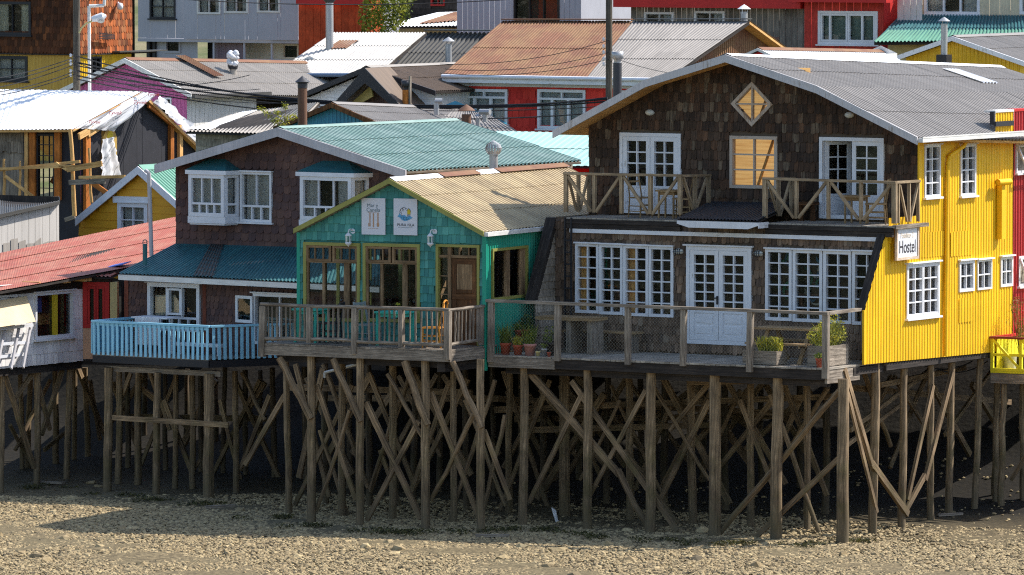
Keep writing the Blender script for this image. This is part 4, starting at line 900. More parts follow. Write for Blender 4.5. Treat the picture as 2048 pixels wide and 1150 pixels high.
def rest_win(rc, mull):
    u0, u1, z0, z1 = rc; mb = MB(); frame_boxes(mb, TF, u0, u1, z0, z1, .07, -.1, .045); f = mb.build('window', M['olive'], rest)
    a0, a1, b0, b1 = u0 + .07, u1 - .07, z0 + .07, z1 - .07; zt = b1 - .36; mb = MB()
    for (p, q) in ((a0, (a0 + a1) / 2 - .02), ((a0 + a1) / 2 + .02, a1)):
        frame_boxes(mb, TF, p, q, zt, b1, .055, -.06, .03)
        for i in (1, 2): c = p + (q - p) * i / 3; mb.box(TF, c - .012, c + .012, zt + .055, b1 - .055, -.05, .01)
    mb.build('transom', M['frame_wood'], f); mb = MB(); mb.box(TF, a0, a1, zt - .03, zt - .003, -.07, .02)
    mb.box(TF, a0, a0 + .05, b0, zt - .03, -.07, .01); mb.box(TF, a1 - .05, a1, b0, zt - .03, -.07, .01)
    for (c, w_) in mull: cc = a0 + (a1 - a0) * c; mb.box(TF, cc - w_ / 2, cc + w_ / 2, b0, zt - .03, -.12, .0)
    mb.build('mullion', M['frame_wood'], f); mb = MB(); mb.face([TF.pt(a0, b0, -.042), TF.pt(a1, b0, -.042), TF.pt(a1, b1, -.042), TF.pt(a0, b1, -.042)]); mb.build('pane', M['glass'], f)
rest_win(rw[0], [(.33, .06), (.78, .14)]); rest_win(rw[1], [(.3, .06), (.75, .12)])
u0, u1, z0, z1 = rw[2]; mb = MB(); frame_boxes(mb, TF, u0, u1, z0, z1, .06, -.1, .045); dr = mb.build('door', M['olive'], rest)
ud = u0 + (u1 - u0) * .3; zh = z1 - .3; mb = MB(); mb.box(TF, ud - .04, ud + .04, z0, z1 - .06, -.1, .01); mb.box(TF, u0 + .06, u1 - .06, zh, zh + .06, -.1, .008)
for i in (1, 2): c = ud + (u1 - .06 - ud) * i / 3; mb.box(TF, c - .012, c + .012, zh + .06, z1 - .06, -.06, -.02)
for i in range(1, 5): c = z0 + (zh - z0) * i / 5; mb.box(TF, u0 + .06, ud - .04, c - .012, c + .012, -.06, -.02)
mb.build('door_frame', M['frame_wood'], dr); mb = MB(); mb.box(TF, u0 + .06, u1 - .06, z0, z1 - .06, -.075, -.07); mb.build('pane', M['glass'], dr)
mb = MB(); a, b = ud + .05, u1 - .07; mb.box(TF, a, b, z0 + .03, zh - .01, -.06, -.02); frame_boxes(mb, TF, a + .02, b - .02, z0 + .05, zh - .03, .1, -.02, .0)
zm = z0 + (zh - z0) * .58; mb.box(TF, a + .02, b - .02, zm - .06, zm + .06, -.02, .01); mb.box(TF, a + .1, b - .1, zm + .09, zm + .1, -.02, .02); mb.build('door_leaf', M['door_wood'], dr); mb = MB(); mb.box(TF, a + .13, b - .13, zm + .16, zh - .14, -.02, -.008); mb.build('door_panel', M['frame_wood'], dr); mb = MB(); mb.box(TF, u0 + .05, ud + .02, z0, z1 - .05, -.42, -.38); [mb.box(TF, u0 + .06, ud - .02, z0 + .1 + .42 * q, z0 + .12 + .42 * q, -.38, -.15) for q in range(5)]; mb.build('shelf', M['darkroom'], dr)
mb = MB()
TS = TF.side(0); rs = TS.rect(982, 494, 1053, 598); LT = 9.0
wall(mb, TS, [0, LT], lambda s: ztd - .2, lambda s: zrT(0) - .08, [rs], 0, 'corr', .12, amp=.015); mb.build('side_wall', M['teal_cw'], rest)
mb = MB(); frame_boxes(mb, TS, *rs, .06, -.1, .05); sw_ = mb.build('window', M['olive'], rest); a, b, c, d = rs
mb = MB(); mb.box(TS, a + (b - a) * .42, a + (b - a) * .52, c + .06, d - .06, -.08, .01); mb.box(TS, a + .06, a + .12, c + .06, d - .06, -.08, .01); mb.box(TS, b - .3, b - .06, c + .06, d - .06, -.1, 0); mb.build('mullion', M['frame_wood'], sw_)
mb = MB(); mb.box(TS, a + .06, b - .06, c + .06, d - .06, -.05, -.045); mb.build('pane', M['glass'], sw_)
mb = MB(); e = prT[2]; mb.box(TF, e[0] - .01, e[0] + .1, e[1] - .1, e[1] - .01, .18 - 9, .18); mb.build('gutter', M['offwhite'], rest)
TLs = TF.side(uTL); hw = (.3, 5.2, ztd + .5, zrT(uTL) - .25); mb = MB(); wall(mb, TLs, [0, LT], lambda s: ztd - .2, lambda s: zrT(uTL) - .08, [hw]); wall(mb, TF, [uTL, prT[1][0], 0], lambda u: ztd - .2, topT, (), -LT); mb.build('wall', M['frame_wood'], rest)
mb = MB(); mb.box(TF, uTL, 0, ztd - .2, ztd - .05, -14, -.03); mb.build('floor', M['darkroom'], rest)  # floor carried on behind the house to block sun from the bank
win(rest, TLs, hw, 3, 1, 0, 'olive', back=False)
# plank walkway added across the gap to keep sun off the bank below
o = thing('gap_sun_blocker', 'added plank walkway in the gap between turquoise house and hostel', 'sun blocker', TF.pt(.4, ztd, -5)); mb = MB()
for i in range(26): mb.box(TF, .06, 2.6, ztd - .22, ztd - .17, -1.6 - .42 * (i + 1) + .01, -1.6 - .42 * i)
mb.build('added_planks', M['grey_wood'], o); mb = MB(); mb.box(TF, .1, .2, ztd - .4, ztd - .225, -12.5, -1.6); mb.build('added_joist', M['dark_beam'], o)
# posters
def board(name, label, cat, rc, n, fr=TF, mat='white', t=.025):
    o = thing(name, label, cat, fr.pt((rc[0] + rc[1]) / 2, rc[2], n)); mb = MB(); mb.box(fr, rc[0], rc[1], rc[2], rc[3], n, n + t); mb.build('panel', M[mat], o); return o
M['poster'] = m_flat('poster paper', (.62, .62, .66, 1), .7); M['ink'] = m_flat('dark ink', S(48, 44, 50), .7); M['ink_grey'] = m_flat('grey blue ink', S(112, 124, 128), .7); M['ink_brown'] = m_flat('tan ink', S(178, 138, 106), .7); M['ink_blue'] = m_flat('wave blue ink', S(86, 152, 190), .7); M['ink_yel'] = m_flat('mustard ink', S(196, 172, 40), .7); M['ink_faint'] = m_flat('faded ink', S(206, 192, 172), .7)
pn = .045
rc = TF.rect(726, 396, 773, 469); p = board('poster', 'white poster with lettering above drawn wooden kitchen utensils', 'sign', rc, pn, mat='poster'); cx = (rc[0] + rc[1]) / 2; zz = lambda y: TF.px(750, y, pn)[1]; n1 = pn + .027
text(p, TF, cx - .02, zz(411), n1, 'Mar y', .12, M['ink_grey']); text(p, TF, cx, zz(420), n1, 'Canela', .125, M['ink_grey']); mb = MB(); [mb.box(TF, cx - .13 + .045 * q, cx - .1 + .045 * q, zz(457), zz(456.2), n1, n1 + .003) for q in range(6)]; mb.build('fine_print', M['ink_brown'], p)
mb = MB(); mb.box(TF, cx - .14, cx + .14, zz(425.5), zz(425), n1, n1 + .003)
for (x, ya, yb, w_) in ((741, 425, 446, .012), (748, 426, 454, .014), (757, 426, 446, .014)): u = TF.px(x, 430, pn)[0]; mb.box(TF, u - w_, u + w_, zz(yb), zz(ya), n1, n1 + .004)
for (x, y, a_, b_) in ((757, 449, .03, .055),): u = TF.px(x, 430, pn)[0]; mb.prism(TF, [(u + a_ * math.cos(g), zz(y) + b_ * math.sin(g)) for g in [i * .52 for i in range(12)]], n1, n1 + .005)
u = TF.px(740, 430, pn)[0]
for k in (-1, 0, 1): mb.box(TF, u + k * .022 - .006, u + k * .022 + .006, zz(453), zz(446), n1, n1 + .004)
mb.build('drawing', M['ink_brown'], p)
rc = TF.rect(790, 397, 837, 470); p = board('poster', 'white poster with round blue wave emblem and yellow stilt house', 'sign', rc, pn, mat='poster'); cx = (rc[0] + rc[1]) / 2; zz = lambda y: TF.px(813, y, pn)[1]; cz = zz(428)
text(p, TF, cx + .01, zz(450), n1, 'PURA ISLA', .085, M['ink'], space=1.1); mb = MB(); [mb.box(TF, cx - .17 + .03 * q, cx - .152 + .03 * q, zz(455.4), zz(454.5), n1, n1 + .003) for q in range(12)]; mb.build('fine_print', M['ink_grey'], p)
r = .155
mb = MB(); out = [(cx + r * math.cos(g), cz + r * math.sin(g)) for g in [math.radians(a_) for a_ in range(190, 341, 10)]]; top_ = [(cx + r * .9 - i * .04, cz - .055 + .018 * math.sin(i * 1.9) + (i / 8) ** 2 * .07) for i in range(8)]
mb.prism(TF, out + top_, n1, n1 + .003); mb.prism(TF, [(cx - r * 1.25, cz - .06), (cx - r * .7, cz - .09), (cx - r * .85, cz + .02)], n1, n1 + .002); mb.prism(TF, [(cx + r * 1.2, cz - .08), (cx + r * .6, cz - .13), (cx + r * .8, cz - .05)], n1, n1 + .002); mb.build('emblem', M['ink_blue'], p)
mb = MB(); hx, hz = cx + .085, cz + .045; mb.prism(TF, [(hx - .035, hz - .05), (hx + .045, hz - .05), (hx + .045, hz + .03), (hx - .0, hz + .075), (hx - .035, hz + .03)], n1, n1 + .004); mb.build('emblem', M['ink_yel'], p)
mb = MB()
for q in (-.025, 0, .03): mb.box(TF, hx + q - .004, hx + q + .004, hz - .1, hz - .05, n1, n1 + .004)
def ring(cx_, cz_, r_, a0, a1, t_=.006):
    k = max(4, int(abs(a1 - a0) / 15)); A = [(cx_ + (r_ - t_) * math.cos(math.radians(a0 + (a1 - a0) * i / k)), cz_ + (r_ - t_) * math.sin(math.radians(a0 + (a1 - a0) * i / k))) for i in range(k + 1)]; B = [(cx_ + r_ * math.cos(math.radians(a0 + (a1 - a0) * i / k)), cz_ + r_ * math.sin(math.radians(a0 + (a1 - a0) * i / k))) for i in range(k + 1)]
    for i in range(k): mb.prism(TF, [A[i], A[i + 1], B[i + 1], B[i]], n1 + .003, n1 + .006)
for (x, z_, r_, a0, a1) in ((-.09, .09, .035, 30, 260), (-.03, .115, .04, -20, 190), (.025, .1, .03, -90, 150), (-.05, .085, .02, 0, 300), (-.08, -.06, .03, 0, 290), (-.02, -.1, .032, 40, 330), (.05, -.1, .03, 90, 380), (0, 0, r, 100, 160), (0, 0, r, 20, 60), (-.115, .01, .03, -60, 190)): ring(cx + x, cz + z_, r_, a0, a1)
mb.build('emblem_lines', M['ink'], p)
# lanterns
for (x, y) in ((697, 476), (861, 477)):
    u, z = TF.px(x, y, .12); b = TF.pt(u, z, .13); o = thing('wall_lantern', 'white wall lantern over the left window of the turquoise house' if x < 700 else 'white wall lantern between poster and door of the turquoise house', 'lamp', b, 'lanterns on the turquoise house')
    mb = MB(); mb.lathe(b, [(.003, .13), (.03, .11), (.075, .06), (.075, .045), (.05, .045)], 8); mb.lathe(b, [(.05, -.09), (.075, -.1), (.07, -.13), (.02, -.17), (.003, -.2)], 8)
    for k in range(6): g = k * 1.047; mb.beam(b + V((.055 * math.cos(g), .055 * math.sin(g), -.1)), b + V((.06 * math.cos(g), .06 * math.sin(g), .05)), .012, .012)
    mb.build('cage', M['white'], o); mb = MB(); mb.lathe(b, [(.04, -.09), (.042, .045)], 8); mb.build('glass_body', M['glass'], o)
    mb = MB(); mb.path([b + V((0, 0, .12)), b + V((.02, 0, .19)) , b + V((.06, .02, .2)), TF.pt(u + .06, z + .15, .0)], .014, 6); mb.tube(TF.pt(u + .06, z + .15, .0), TF.pt(u + .06, z + .15, .03), .06, .06, 12); mb.build('bracket', M['white'], o)
# inside: table with glasses
def table(name, label, fr, u, n, z, L, W, h, mat, tmat=None, group=None, leg=.05, cat='table'):
    o = thing(name, label, cat, fr.pt(u, z, n), group); mb = MB(); mb.box(fr, u - L / 2, u + L / 2, z + h - .04, z + h, n - W / 2, n + W / 2); mb.box(fr, u - L / 2 + .06, u + L / 2 - .06, z + h - .12, z + h - .042, n - W / 2 + .06, n + W / 2 - .06); mb.build('table_top', tmat or mat, o)
    for a_ in (-1, 1):
        for b_ in (-1, 1): mb = MB(); q = fr.pt(u + a_ * (L / 2 - .06), 0, n + b_ * (W / 2 - .06)); mb.beam(V((q.x, q.y, z)), V((q.x, q.y, z + h - .04)), leg, leg, fr.N); mb.build('leg', mat, o)
    return o
def chair(name, label, fr, u, n, z, rot, mat, style='slat', h=.92, w=.42, group=None, seat=.46, rough=0):
    q = fr.pt(u, 0, n); f = Fr((q.x, q.y, 0), fr.a + rot); o = thing(name, label, 'chair', V((q.x, q.y, z)), group)
    mb = MB(); mb.box(f, -w / 2, w / 2, z + seat - .03, z + seat, -w / 2, w / 2); mb.build('seat', mat, o)
    for (a_, b_) in ((-1, 1), (1, 1)):
        mb = MB(); p0 = f.pt(a_ * (w / 2 - .02), z, b_ * (w / 2 - .02)); p1 = f.pt(a_ * (w / 2 - .03), z + seat - .03, b_ * (w / 2 - .03)); (mb.tube(p0, p1, .016, .018, 7) if style != 'slat' else mb.beam(p0, p1, .036, .036, f.N)); mb.build('leg', mat, o)
    for a_ in (-1, 1):
        mb = MB(); p0, p1, p2 = f.pt(a_ * (w / 2 - .02), z, -w / 2 - .02), f.pt(a_ * (w / 2 - .02), z + seat, -w / 2 + .02), f.pt(a_ * (w / 2 - .03), z + h, -w / 2 - .08)
        if style == 'slat': mb.beam(p0, p1, .036, .036, f.N); mb.beam(p1, p2, .034, .034, f.N)
        else: mb.path([p0, p1, p2], .017, 7)
        mb.build('leg', mat, o)
    mb = MB(); y0 = -w / 2 - .07
    if style == 'round':
        mb.path([f.pt((w / 2 - .03) * math.cos(g), z + h - .02 + .09 * math.sin(g), y0 - .01) for g in [math.pi * i / 8 for i in range(9)]], .022, 7); mb.box(f, -.06, .06, z + seat, z + h - .02, y0 + .02, y0 + .035)
    else:
        for q_ in ((.62, .7), (.86, .97)): mb.box(f, -w / 2 + .02, w / 2 - .02, z + seat + (h - seat) * q_[0], z + seat + (h - seat) * q_[1], y0, y0 + .025)
    mb.build('backrest', mat, o); mb = MB()
    for zz_ in (.14, .26):
        for a_ in (-1, 1): mb.beam(f.pt(a_ * (w / 2 - .02), z + zz_, w / 2 - .02), f.pt(a_ * (w / 2 - .02), z + zz_, -w / 2), .022, .022)
        mb.beam(f.pt(-w / 2 + .02, z + zz_ + .03, w / 2 - .02), f.pt(w / 2 - .02, z + zz_ + .03, w / 2 - .02), .022, .022, f.N)
    mb.build('stretcher', mat, o); return o
M['teal_paint'] = m_paint('turquoise furniture paint', S(60, 178, 158), .14); M['orange_ch'] = m_wood('honey chair wood', S(176, 112, 36), S(214, 150, 66), 20, 1.4, .1); M['grey_metal'] = m_flat('grey blue chair metal', S(120, 132, 134), .5)
it = table('dining_table', 'dark wooden dining table behind the windows of the turquoise house', TF, (uTL + TF.px(800, 600)[0]) / 2 + .3, -.6, ztd - .05, 2.0, .7, .82, M['door_wood'])
for k, (x, y) in enumerate(((684, 603), (692, 604), (703, 602), (711, 603), (810, 604), (818, 605), (829, 604), (836, 605))):
    u = TF.px(x, y, -.45)[0]; b = TF.pt(u, ztd - .05 + .82, -.45); mb = MB(); mb.lathe(b, [(.033, 0), (.03, .004), (.004, .008), (.004, .09), (.03, .12), (.036, .16), (.03, .2)], 10); o = mb.build('wine_glass', M['glass'], None, b); tag(o, 'clear wine glass on the dining table behind the left window' if k < 4 else 'clear wine glass on the dining table behind the middle window', 'glass', 'wine glasses behind the left window' if k < 4 else 'wine glasses behind the middle window')
# deck of the restaurant
td = thing('restaurant_deck', 'weathered log railed wooden deck of the turquoise house', 'terrace', TD.pt(-2, ztd, 0))
uT0 = TD.px(525, 695)[0]; dTD = TD.side(0); sT = dTD.px(968, 650)[0]; mb = MB(); k = int(-uT0 / .14)
for i in range(k): mb.box(TD, uT0 * (1 - i / k), uT0 * (1 - (i + 1) / k) - .008, ztd - .04, ztd + R.uniform(-.004, .004), -sT - .6, .02)
mb.build('floor', M['grey_wood'], td); mb = MB(); mb.box(TD, uT0, -.0, ztd - .26, ztd - .045, -.06, .02); mb.box(dTD, .03, sT, ztd - .27, ztd - .045, -.05, .02); mb.build('fascia', M['grey_wood'], td)
mb = MB(); mb.box(TD, uT0 + .25, -.1, ztd - .42, ztd - .26, -.5, -.25); mb.box(dTD, .1, sT + .2, ztd - .5, ztd - .28, -.35, -.15); mb.build('cross_beam', M['dark_beam'], td)
each_bar(td, 'rail_post', TD, .0, [(527, 612, 524, 713, 13), (619, 614, 619, 686, 10), (710, 616, 709, 708, 11), (803, 619, 803, 694, 10), (896, 622, 895, 719, 13)], .12, M['grey_wood'], 91)
each_bar(td, 'hand_rail', TD, .0, [(521, 608, 712, 614, 7), (708, 614, 899, 620, 8)], .14, M['grey_wood'], 91, 1); each_bar(td, 'bottom_rail', TD, .0, [(530, 677, 617, 679, 8), (621, 679, 707, 682, 8), (711, 683, 802, 686, 8), (805, 686, 893, 691, 8)], .1, M['grey_wood'], 91, 1)
each_bar(td, 'baluster', TD, .0, [(x + R.uniform(-1, 1), 612 + (x - 525) * .03, x, 679 + (x - 530) * .033, R.uniform(3.2, 5)) for x in (537, 545, 554, 563, 572, 581, 590, 600, 609, 635, 646, 656, 667, 677, 687, 696, 725, 738, 747, 759, 769, 779, 788, 820, 831, 842, 853, 863, 873, 883)], .04, M['grey_wood'], 91, 1)
each_bar(td, 'rail_post', dTD, -.04, [(962, 612, 962, 690, 10)], .1, M['grey_wood'], 91); each_bar(td, 'hand_rail', dTD, -.02, [(895, 621, 969, 612, 8)], .13, M['grey_wood'], 91, 1); each_bar(td, 'bottom_rail', dTD, -.02, [(898, 690, 962, 680, 7)], .1, M['grey_wood'], 91, 1)
each_bar(td, 'baluster', dTD, -.03, [(x, 620 - (x - 896) * .11, x, 689 - (x - 898) * .14, R.uniform(3.5, 5)) for x in (910, 917, 924, 932, 940, 947, 954)], .04, M['grey_wood'], 91, 1)
for (x, yt, xb, wp) in ((622, 708, 622, 17), (720, 712, 719, 17), (851, 716, 852, 16), (961, 718, 962, 16)): pile(td, TD, -.18, x, yt, xb, wp, 91)
for (x, yt, xb, wp) in ((684, 712, 683, 14), (786, 715, 785, 14), (908, 716, 907, 12), (571, 705, 578, 13)): pile(td, TD, -1.7, x, yt, xb, wp, 90)
for (x, yt, xb, wp) in ((650, 712, 652, 12), (735, 713, 738, 13), (830, 715, 826, 12), (930, 716, 934, 12)): pile(rest, TD, -4.0, x, yt, xb, wp, 88)
for (x, yt, xb, wp) in ((610, 712, 614, 11), (700, 713, 698, 11), (790, 715, 792, 11), (880, 716, 878, 11), (985, 716, 988, 11)): pile(rest, TD, -7.0, x, yt, xb, wp, 86)
for args in ((559, 716, 622, 838, 13), (667, 718, 722, 843, 13), (810, 722, 856, 850, 13), (905, 724, 964, 856, 11)): brace(td, TD, -.05, *args, k=91, rnd=True)
for args in ((633, 770, 712, 1000, 9), (732, 805, 842, 1038, 10), (838, 842, 734, 1040, 9), (700, 820, 632, 1020, 8), (775, 748, 850, 880, 9), (862, 785, 956, 1030, 9), (948, 828, 862, 1000, 10), (968, 860, 1020, 1000, 8)): brace(td, TD, -.3, *args, k=91)
for args in ((640, 860, 700, 1040, 8), (705, 770, 590, 1010, 8), (800, 800, 740, 980, 8), (760, 900, 800, 1010, 7), (900, 760, 820, 990, 8), (990, 760, 900, 1040, 8), (930, 800, 1010, 1010, 8), (1010, 830, 960, 1060, 8), (570, 790, 490, 930, 9)): brace(td, TD, -1.9, *args, k=90)
uc = lambda x, n: TD.px(x, 680, n)[0]
table('deck_table', 'turquoise wooden table in the middle of the log railed deck', TD, uc(790, -.8), -.8, ztd, .75, .6, .76, M['teal_paint'], group='turquoise deck tables'); table('deck_table', 'turquoise wooden table at the left end of the log railed deck', TD, uc(622, -.8), -.8, ztd, .65, .6, .76, M['teal_paint'], group='turquoise deck tables')
chair('deck_chair', 'honey coloured wooden chair with curved back at the railing corner', TD, uc(866, -.55), -.55, ztd, -1.3, M['orange_ch'], 'round', .98); chair('deck_chair', 'grey metal chair left of the middle turquoise table', TD, uc(738, -.7), -.7, ztd, 1.4, M['grey_metal'], 'slat', .95); chair('deck_chair', 'black chair right of the left turquoise table', TD, uc(660, -.75), -.75, ztd, -1.3, M['black'], 'slat', .92)
mb = MB(); b = TD.pt(uc(795, -.8), ztd + .76, -.8); mb.lathe(b, [(.03, 0), (.035, .05), (.02, .09)], 8); o = mb.build('flower_vase', M['glass'], None, b); tag(o, 'little vase with a yellow flower on the turquoise table', 'vase'); mb = MB(); mb.path([b + V((0, 0, .02)), b + V((.01, 0, .14))], .004, 5); leafcloud(mb, b + V((.01, 0, .16)), .04, .04, .03, 26, .03, 0, 0); mb.build('flower', M['leaf_y'], o)

# ================================================================ hostel signs, lamps, furniture, plants
rc = HS.rect(1780, 454, 1822, 516); p = board('hostel_sign', 'white framed board lettered Hostel on the yellow wall', 'sign', rc, .14, HS, 'white', .03); a, b, c, d = rc
mb = MB(); frame_boxes(mb, HS, a - .03, b + .03, c - .03, d + .03, .06, .135, .19); mb.build('frame', m_wood('pale sign frame', S(176, 152, 128), S(214, 196, 176), 20, 2, .1), p)
text(p, HS, (a + b) / 2 - .02, c + (d - c) * .74, .173, 'Palafito 2', .17, M['ink_faint'], sx=.98); text(p, HS, (a + b) / 2, c + (d - c) * .36, .173, 'Hostel', .4, M['ink'], sx=.74)
M['lamp_glass'] = m_flat('opal lamp glass', (.55, .55, .5, 1), .3)
for (x, y, n, lb) in ((1300, 225, nu, 'oval bulkhead lamp left of the diamond window'), (1699, 230, nu, 'oval bulkhead lamp right of the diamond window'), (1358, 503, nl, 'caged oval lamp left of the hostel door'), (1517, 507, nl, 'caged oval lamp right of the hostel door')):
    u, z = HF.px(x, y, n + .03); b = HF.pt(u, z, n + .02); o = thing('bulkhead_lamp', lb, 'lamp', b); mb = MB(); k = 14; pr = [(1, 0), (1, .03), (.85, .06), (.5, .085), (.01, .095)]
    pts = [HF.pt(u + .115 * q * math.cos(6.2832 * j / k), z + .07 * q * math.sin(6.2832 * j / k), n + .02 + hh) for (q, hh) in pr for j in range(k)]
    mb.faces(pts, [(i * k + j, i * k + (j + 1) % k, (i + 1) * k + (j + 1) % k, (i + 1) * k + j) for i in range(4) for j in range(k)], None, 0, True); mb.build('lamp_shade', M['lamp_glass'], o)
    if n == nl:
        mb = MB()
        for q in (-.05, 0, .05): mb.box(HF, u + q - .005, u + q + .005, z - .065, z + .065, n + .02, n + .125)
        mb.box(HF, u - .115, u + .115, z - .005, z + .005, n + .022, n + .123); mb.build('cage', M['black'], o)
uh = lambda x, n: HF.px(x, 690, n)[0]
M['bench_wood'] = m_wood('bench wood', S(120, 96, 66), S(176, 146, 106), 22, 1.4, .15)
o = thing('plank_table', 'rustic plank table on two thick slab legs at the left of the hostel terrace', 'table', HF.pt(uh(1145, -1.5), zdk, -1.5)); a, b = uh(1086, -1.5), uh(1200, -1.5); mb = MB(); mb.box(HF, a, b, zdk + .74, zdk + .81, -1.85, -1.15); mb.build('table_top', M['bench_wood'], o)
for x in (1148, 1190): mb = MB(); q = uh(x, -1.5); mb.box(HF, q - .06, q + .07, zdk, zdk + .74, -1.75, -1.25); mb.build('leg', M['grey_wood'], o)
o = thing('wall_bench', 'low plank bench along the wall under the left windows', 'bench', HF.pt(uh(1200, -2.1), zdk, -2.1)); a, b = uh(1130, -2.1), uh(1278, -2.1); mb = MB(); mb.box(HF, a, b, zdk + .43, zdk + .47, -2.35, -1.95); mb.build('seat', M['bench_wood'], o)
for q in (a + .15, b - .15, (a + b) / 2): mb = MB(); mb.box(HF, q - .04, q + .04, zdk, zdk + .43, -2.3, -2.0); mb.build('leg', M['grey_wood'], o)
o = thing('picnic_table', 'wooden picnic table with attached benches before the right windows', 'table', HF.pt(uh(1580, -1.3), zdk, -1.3)); a, b = uh(1521, -1.3), uh(1652, -1.3); mb = MB()
for i in range(4): mb.box(HF, a, b, zdk + .72, zdk + .765, -1.68 + i * .19, -1.68 + i * .19 + .18)
mb.build('table_top', M['bench_wood'], o)
for n_ in (-2.0, -.62): mb = MB(); mb.box(HF, a + .05, b - .05, zdk + .42, zdk + .46, n_ - .13, n_ + .13); mb.build('seat', M['bench_wood'], o)
for q in (a + .3, b - .3):
    mb = MB(); mb.beam(HF.pt(q, zdk, -2.0), HF.pt(q, zdk + .72, -1.5), .05, .09, HF.U); mb.beam(HF.pt(q, zdk, -.62), HF.pt(q, zdk + .72, -1.12), .05, .09, HF.U); mb.build('leg', M['bench_wood'], o)
    mb = MB(); mb.box(HF, q + .04, q + .08, zdk + .36, zdk + .42, -2.1, -.5); mb.build('stretcher', M['bench_wood'], o)
def planter(name, label, u0, u1, n0, n1, h, boards=2, corner=True):
    o = thing(name, label, 'planter', HF.pt((u0 + u1) / 2, zdk, (n0 + n1) / 2)); mb = MB()
    for i in range(boards):
        z0, z1 = zdk + .02 + (h - .02) * i / boards, zdk + .02 + (h - .02) * (i + 1) / boards - .008
        mb.box(HF, u0, u1, z0, z1, n1 - .03, n1); mb.box(HF, u0, u1, z0, z1, n0, n0 + .03); mb.box(HF, u1 - .03, u1, z0, z1, n0 + .03, n1 - .03); mb.box(HF, u0, u0 + .03, z0, z1, n0 + .03, n1 - .03)
    mb.build('planter_box', M['grey_wood'], o); mb = MB(); mb.box(HF, u0 + .03, u1 - .03, zdk + h * .6, zdk + h * .86, n0 + .03, n1 - .03); mb.build('soil', M['soil'], o); return o
a, b = uh(1493, -.3), uh(1561, -.3); o = planter('planter_box', 'low grey plank planter with yellow green shoots at the front edge of the terrace', a, b, -.62, -.12, .32); mb = MB()
for q in (.45, .55, .75, .88): grassy(mb, HF.pt(a + (b - a) * q, zdk + .27, -.35), .1, .34, 90, 0, .012); leafcloud(mb, HF.pt(a + (b - a) * q, zdk + .45, -.35), .13, .12, .17, 150, .03, 0, 0)
mb.build('foliage', M['leaf_y'], o)
o = planter('planter_box', 'tall grey plank planter with bushy herbs at the right corner of the terrace', -.62, -.12, -1.25, -.3, .46); mb = MB()
for (q, n_, h) in ((-.4, -.45, .4), (-.35, -.75, .55), (-.35, -1.0, .6), (-.4, -1.15, .4)): leafcloud(mb, HF.pt(q, zdk + .46 + h * .5, n_), .28, .26, h * .6, 420, .035, 0, 0); grassy(mb, HF.pt(q, zdk + .4, n_), .12, h, 30, 0, .01)
mb.build('foliage', M['leaf_y'], o)
def pot(name, label, x, n, r, h, mat, plant=None, ph=.3, fr=None, z=None, group=None, np_=90, lm='leaf', taper=.72):
    f = fr or HF; z = zdk if z is None else z; b = f.pt(f.px(x, 690, n)[0], z, n); o = thing(name, label, 'plant pot', b, group); mb = MB()
    mb.lathe(b, [(.001, 0), (r * taper, 0), (r * .93, h * .78), (r * 1.04, h * .78), (r * 1.06, h), (r * .92, h), (r * .9, h * .85), (.001, h * .85)], 18); mb.build('pot', M[mat], o)
    if plant:
        mb = MB()
        if plant == 'grass': grassy(mb, b + V((0, 0, h * .8)), r * .85, ph, np_, 0, .007); leafcloud(mb, b + V((0, 0, h + ph * .3)), r * 1.1, r * 1.1, ph * .4, np_ * 2, .022, 0, 0)
        else: leafcloud(mb, b + V((0, 0, h + ph * .45)), r * 1.5, r * 1.5, ph * .55, np_ * 2, .035, 0, 0); grassy(mb, b + V((0, 0, h * .8)), r * .4, ph * .7, 14, 0, .008)
        mb.build('foliage', M[lm], o)
    return o
pot('potted_plant', 'red clay pot with thin grass, first of the three by the turquoise wall', 1011, -.25, .125, .26, 'terracotta', 'grass', .5, np_=110); pot('potted_plant', 'small red clay pot with pale herbs between two bigger pots', 1036, -.22, .115, .23, 'terracotta', 'grass', .28, lm='leaf_y'); pot('potted_plant', 'large pink clay pot with tall grassy stems', 1060, -.2, .14, .265, 'pink_pot', 'grass', .5, np_=150)
pot('potted_plant', 'maroon clay pot on the upper step behind the pink pot', 1053, -1.3, .1, .18, 'terracotta', 'leaf', .35, z=zdk + .32, lm='leaf_d'); pot('potted_plant', 'round maroon pot on the step behind the small herb pot', 1038, -1.3, .1, .16, 'terracotta', 'leaf', .2, z=zdk + .32, lm='leaf')
pot('potted_plant', 'dark planter tub with broad green leaves beside the rail post', 1100, -.45, .13, .3, 'dark_beam', 'leaf', .36, np_=60, taper=.9); pot('potted_plant', 'grey zinc bucket with a leaning stem', 1088, -.2, .07, .17, 'pipe', 'leaf', .12, np_=14); pot('flower_pot', 'tiny cream pot beside the pink clay pot', 1076, -.12, .055, .11, 'pale_yellow'); pot('flower_pot', 'tiny red clay pot beside the zinc bucket', 1098, -.1, .045, .1, 'terracotta')
pot('potted_plant', 'clay pot of low green herbs beside the corner rail post', 1640, -.12, .095, .2, 'terracotta', 'leaf', .12, np_=80)
o = thing('plant_step', 'low dark plank step carrying two maroon pots', 'shelf', HF.pt(uh(1046, -1.3), zdk, -1.3)); mb = MB(); a, b = uh(1025, -1.3), uh(1070, -1.3); mb.box(HF, a, b, zdk + .27, zdk + .32, -1.5, -1.1); mb.build('shelf', M['grey_wood'], o)
for q in (a + .04, b - .08): mb = MB(); mb.box(HF, q, q + .04, zdk, zdk + .27, -1.45, -1.15); mb.build('leg', M['grey_wood'], o)
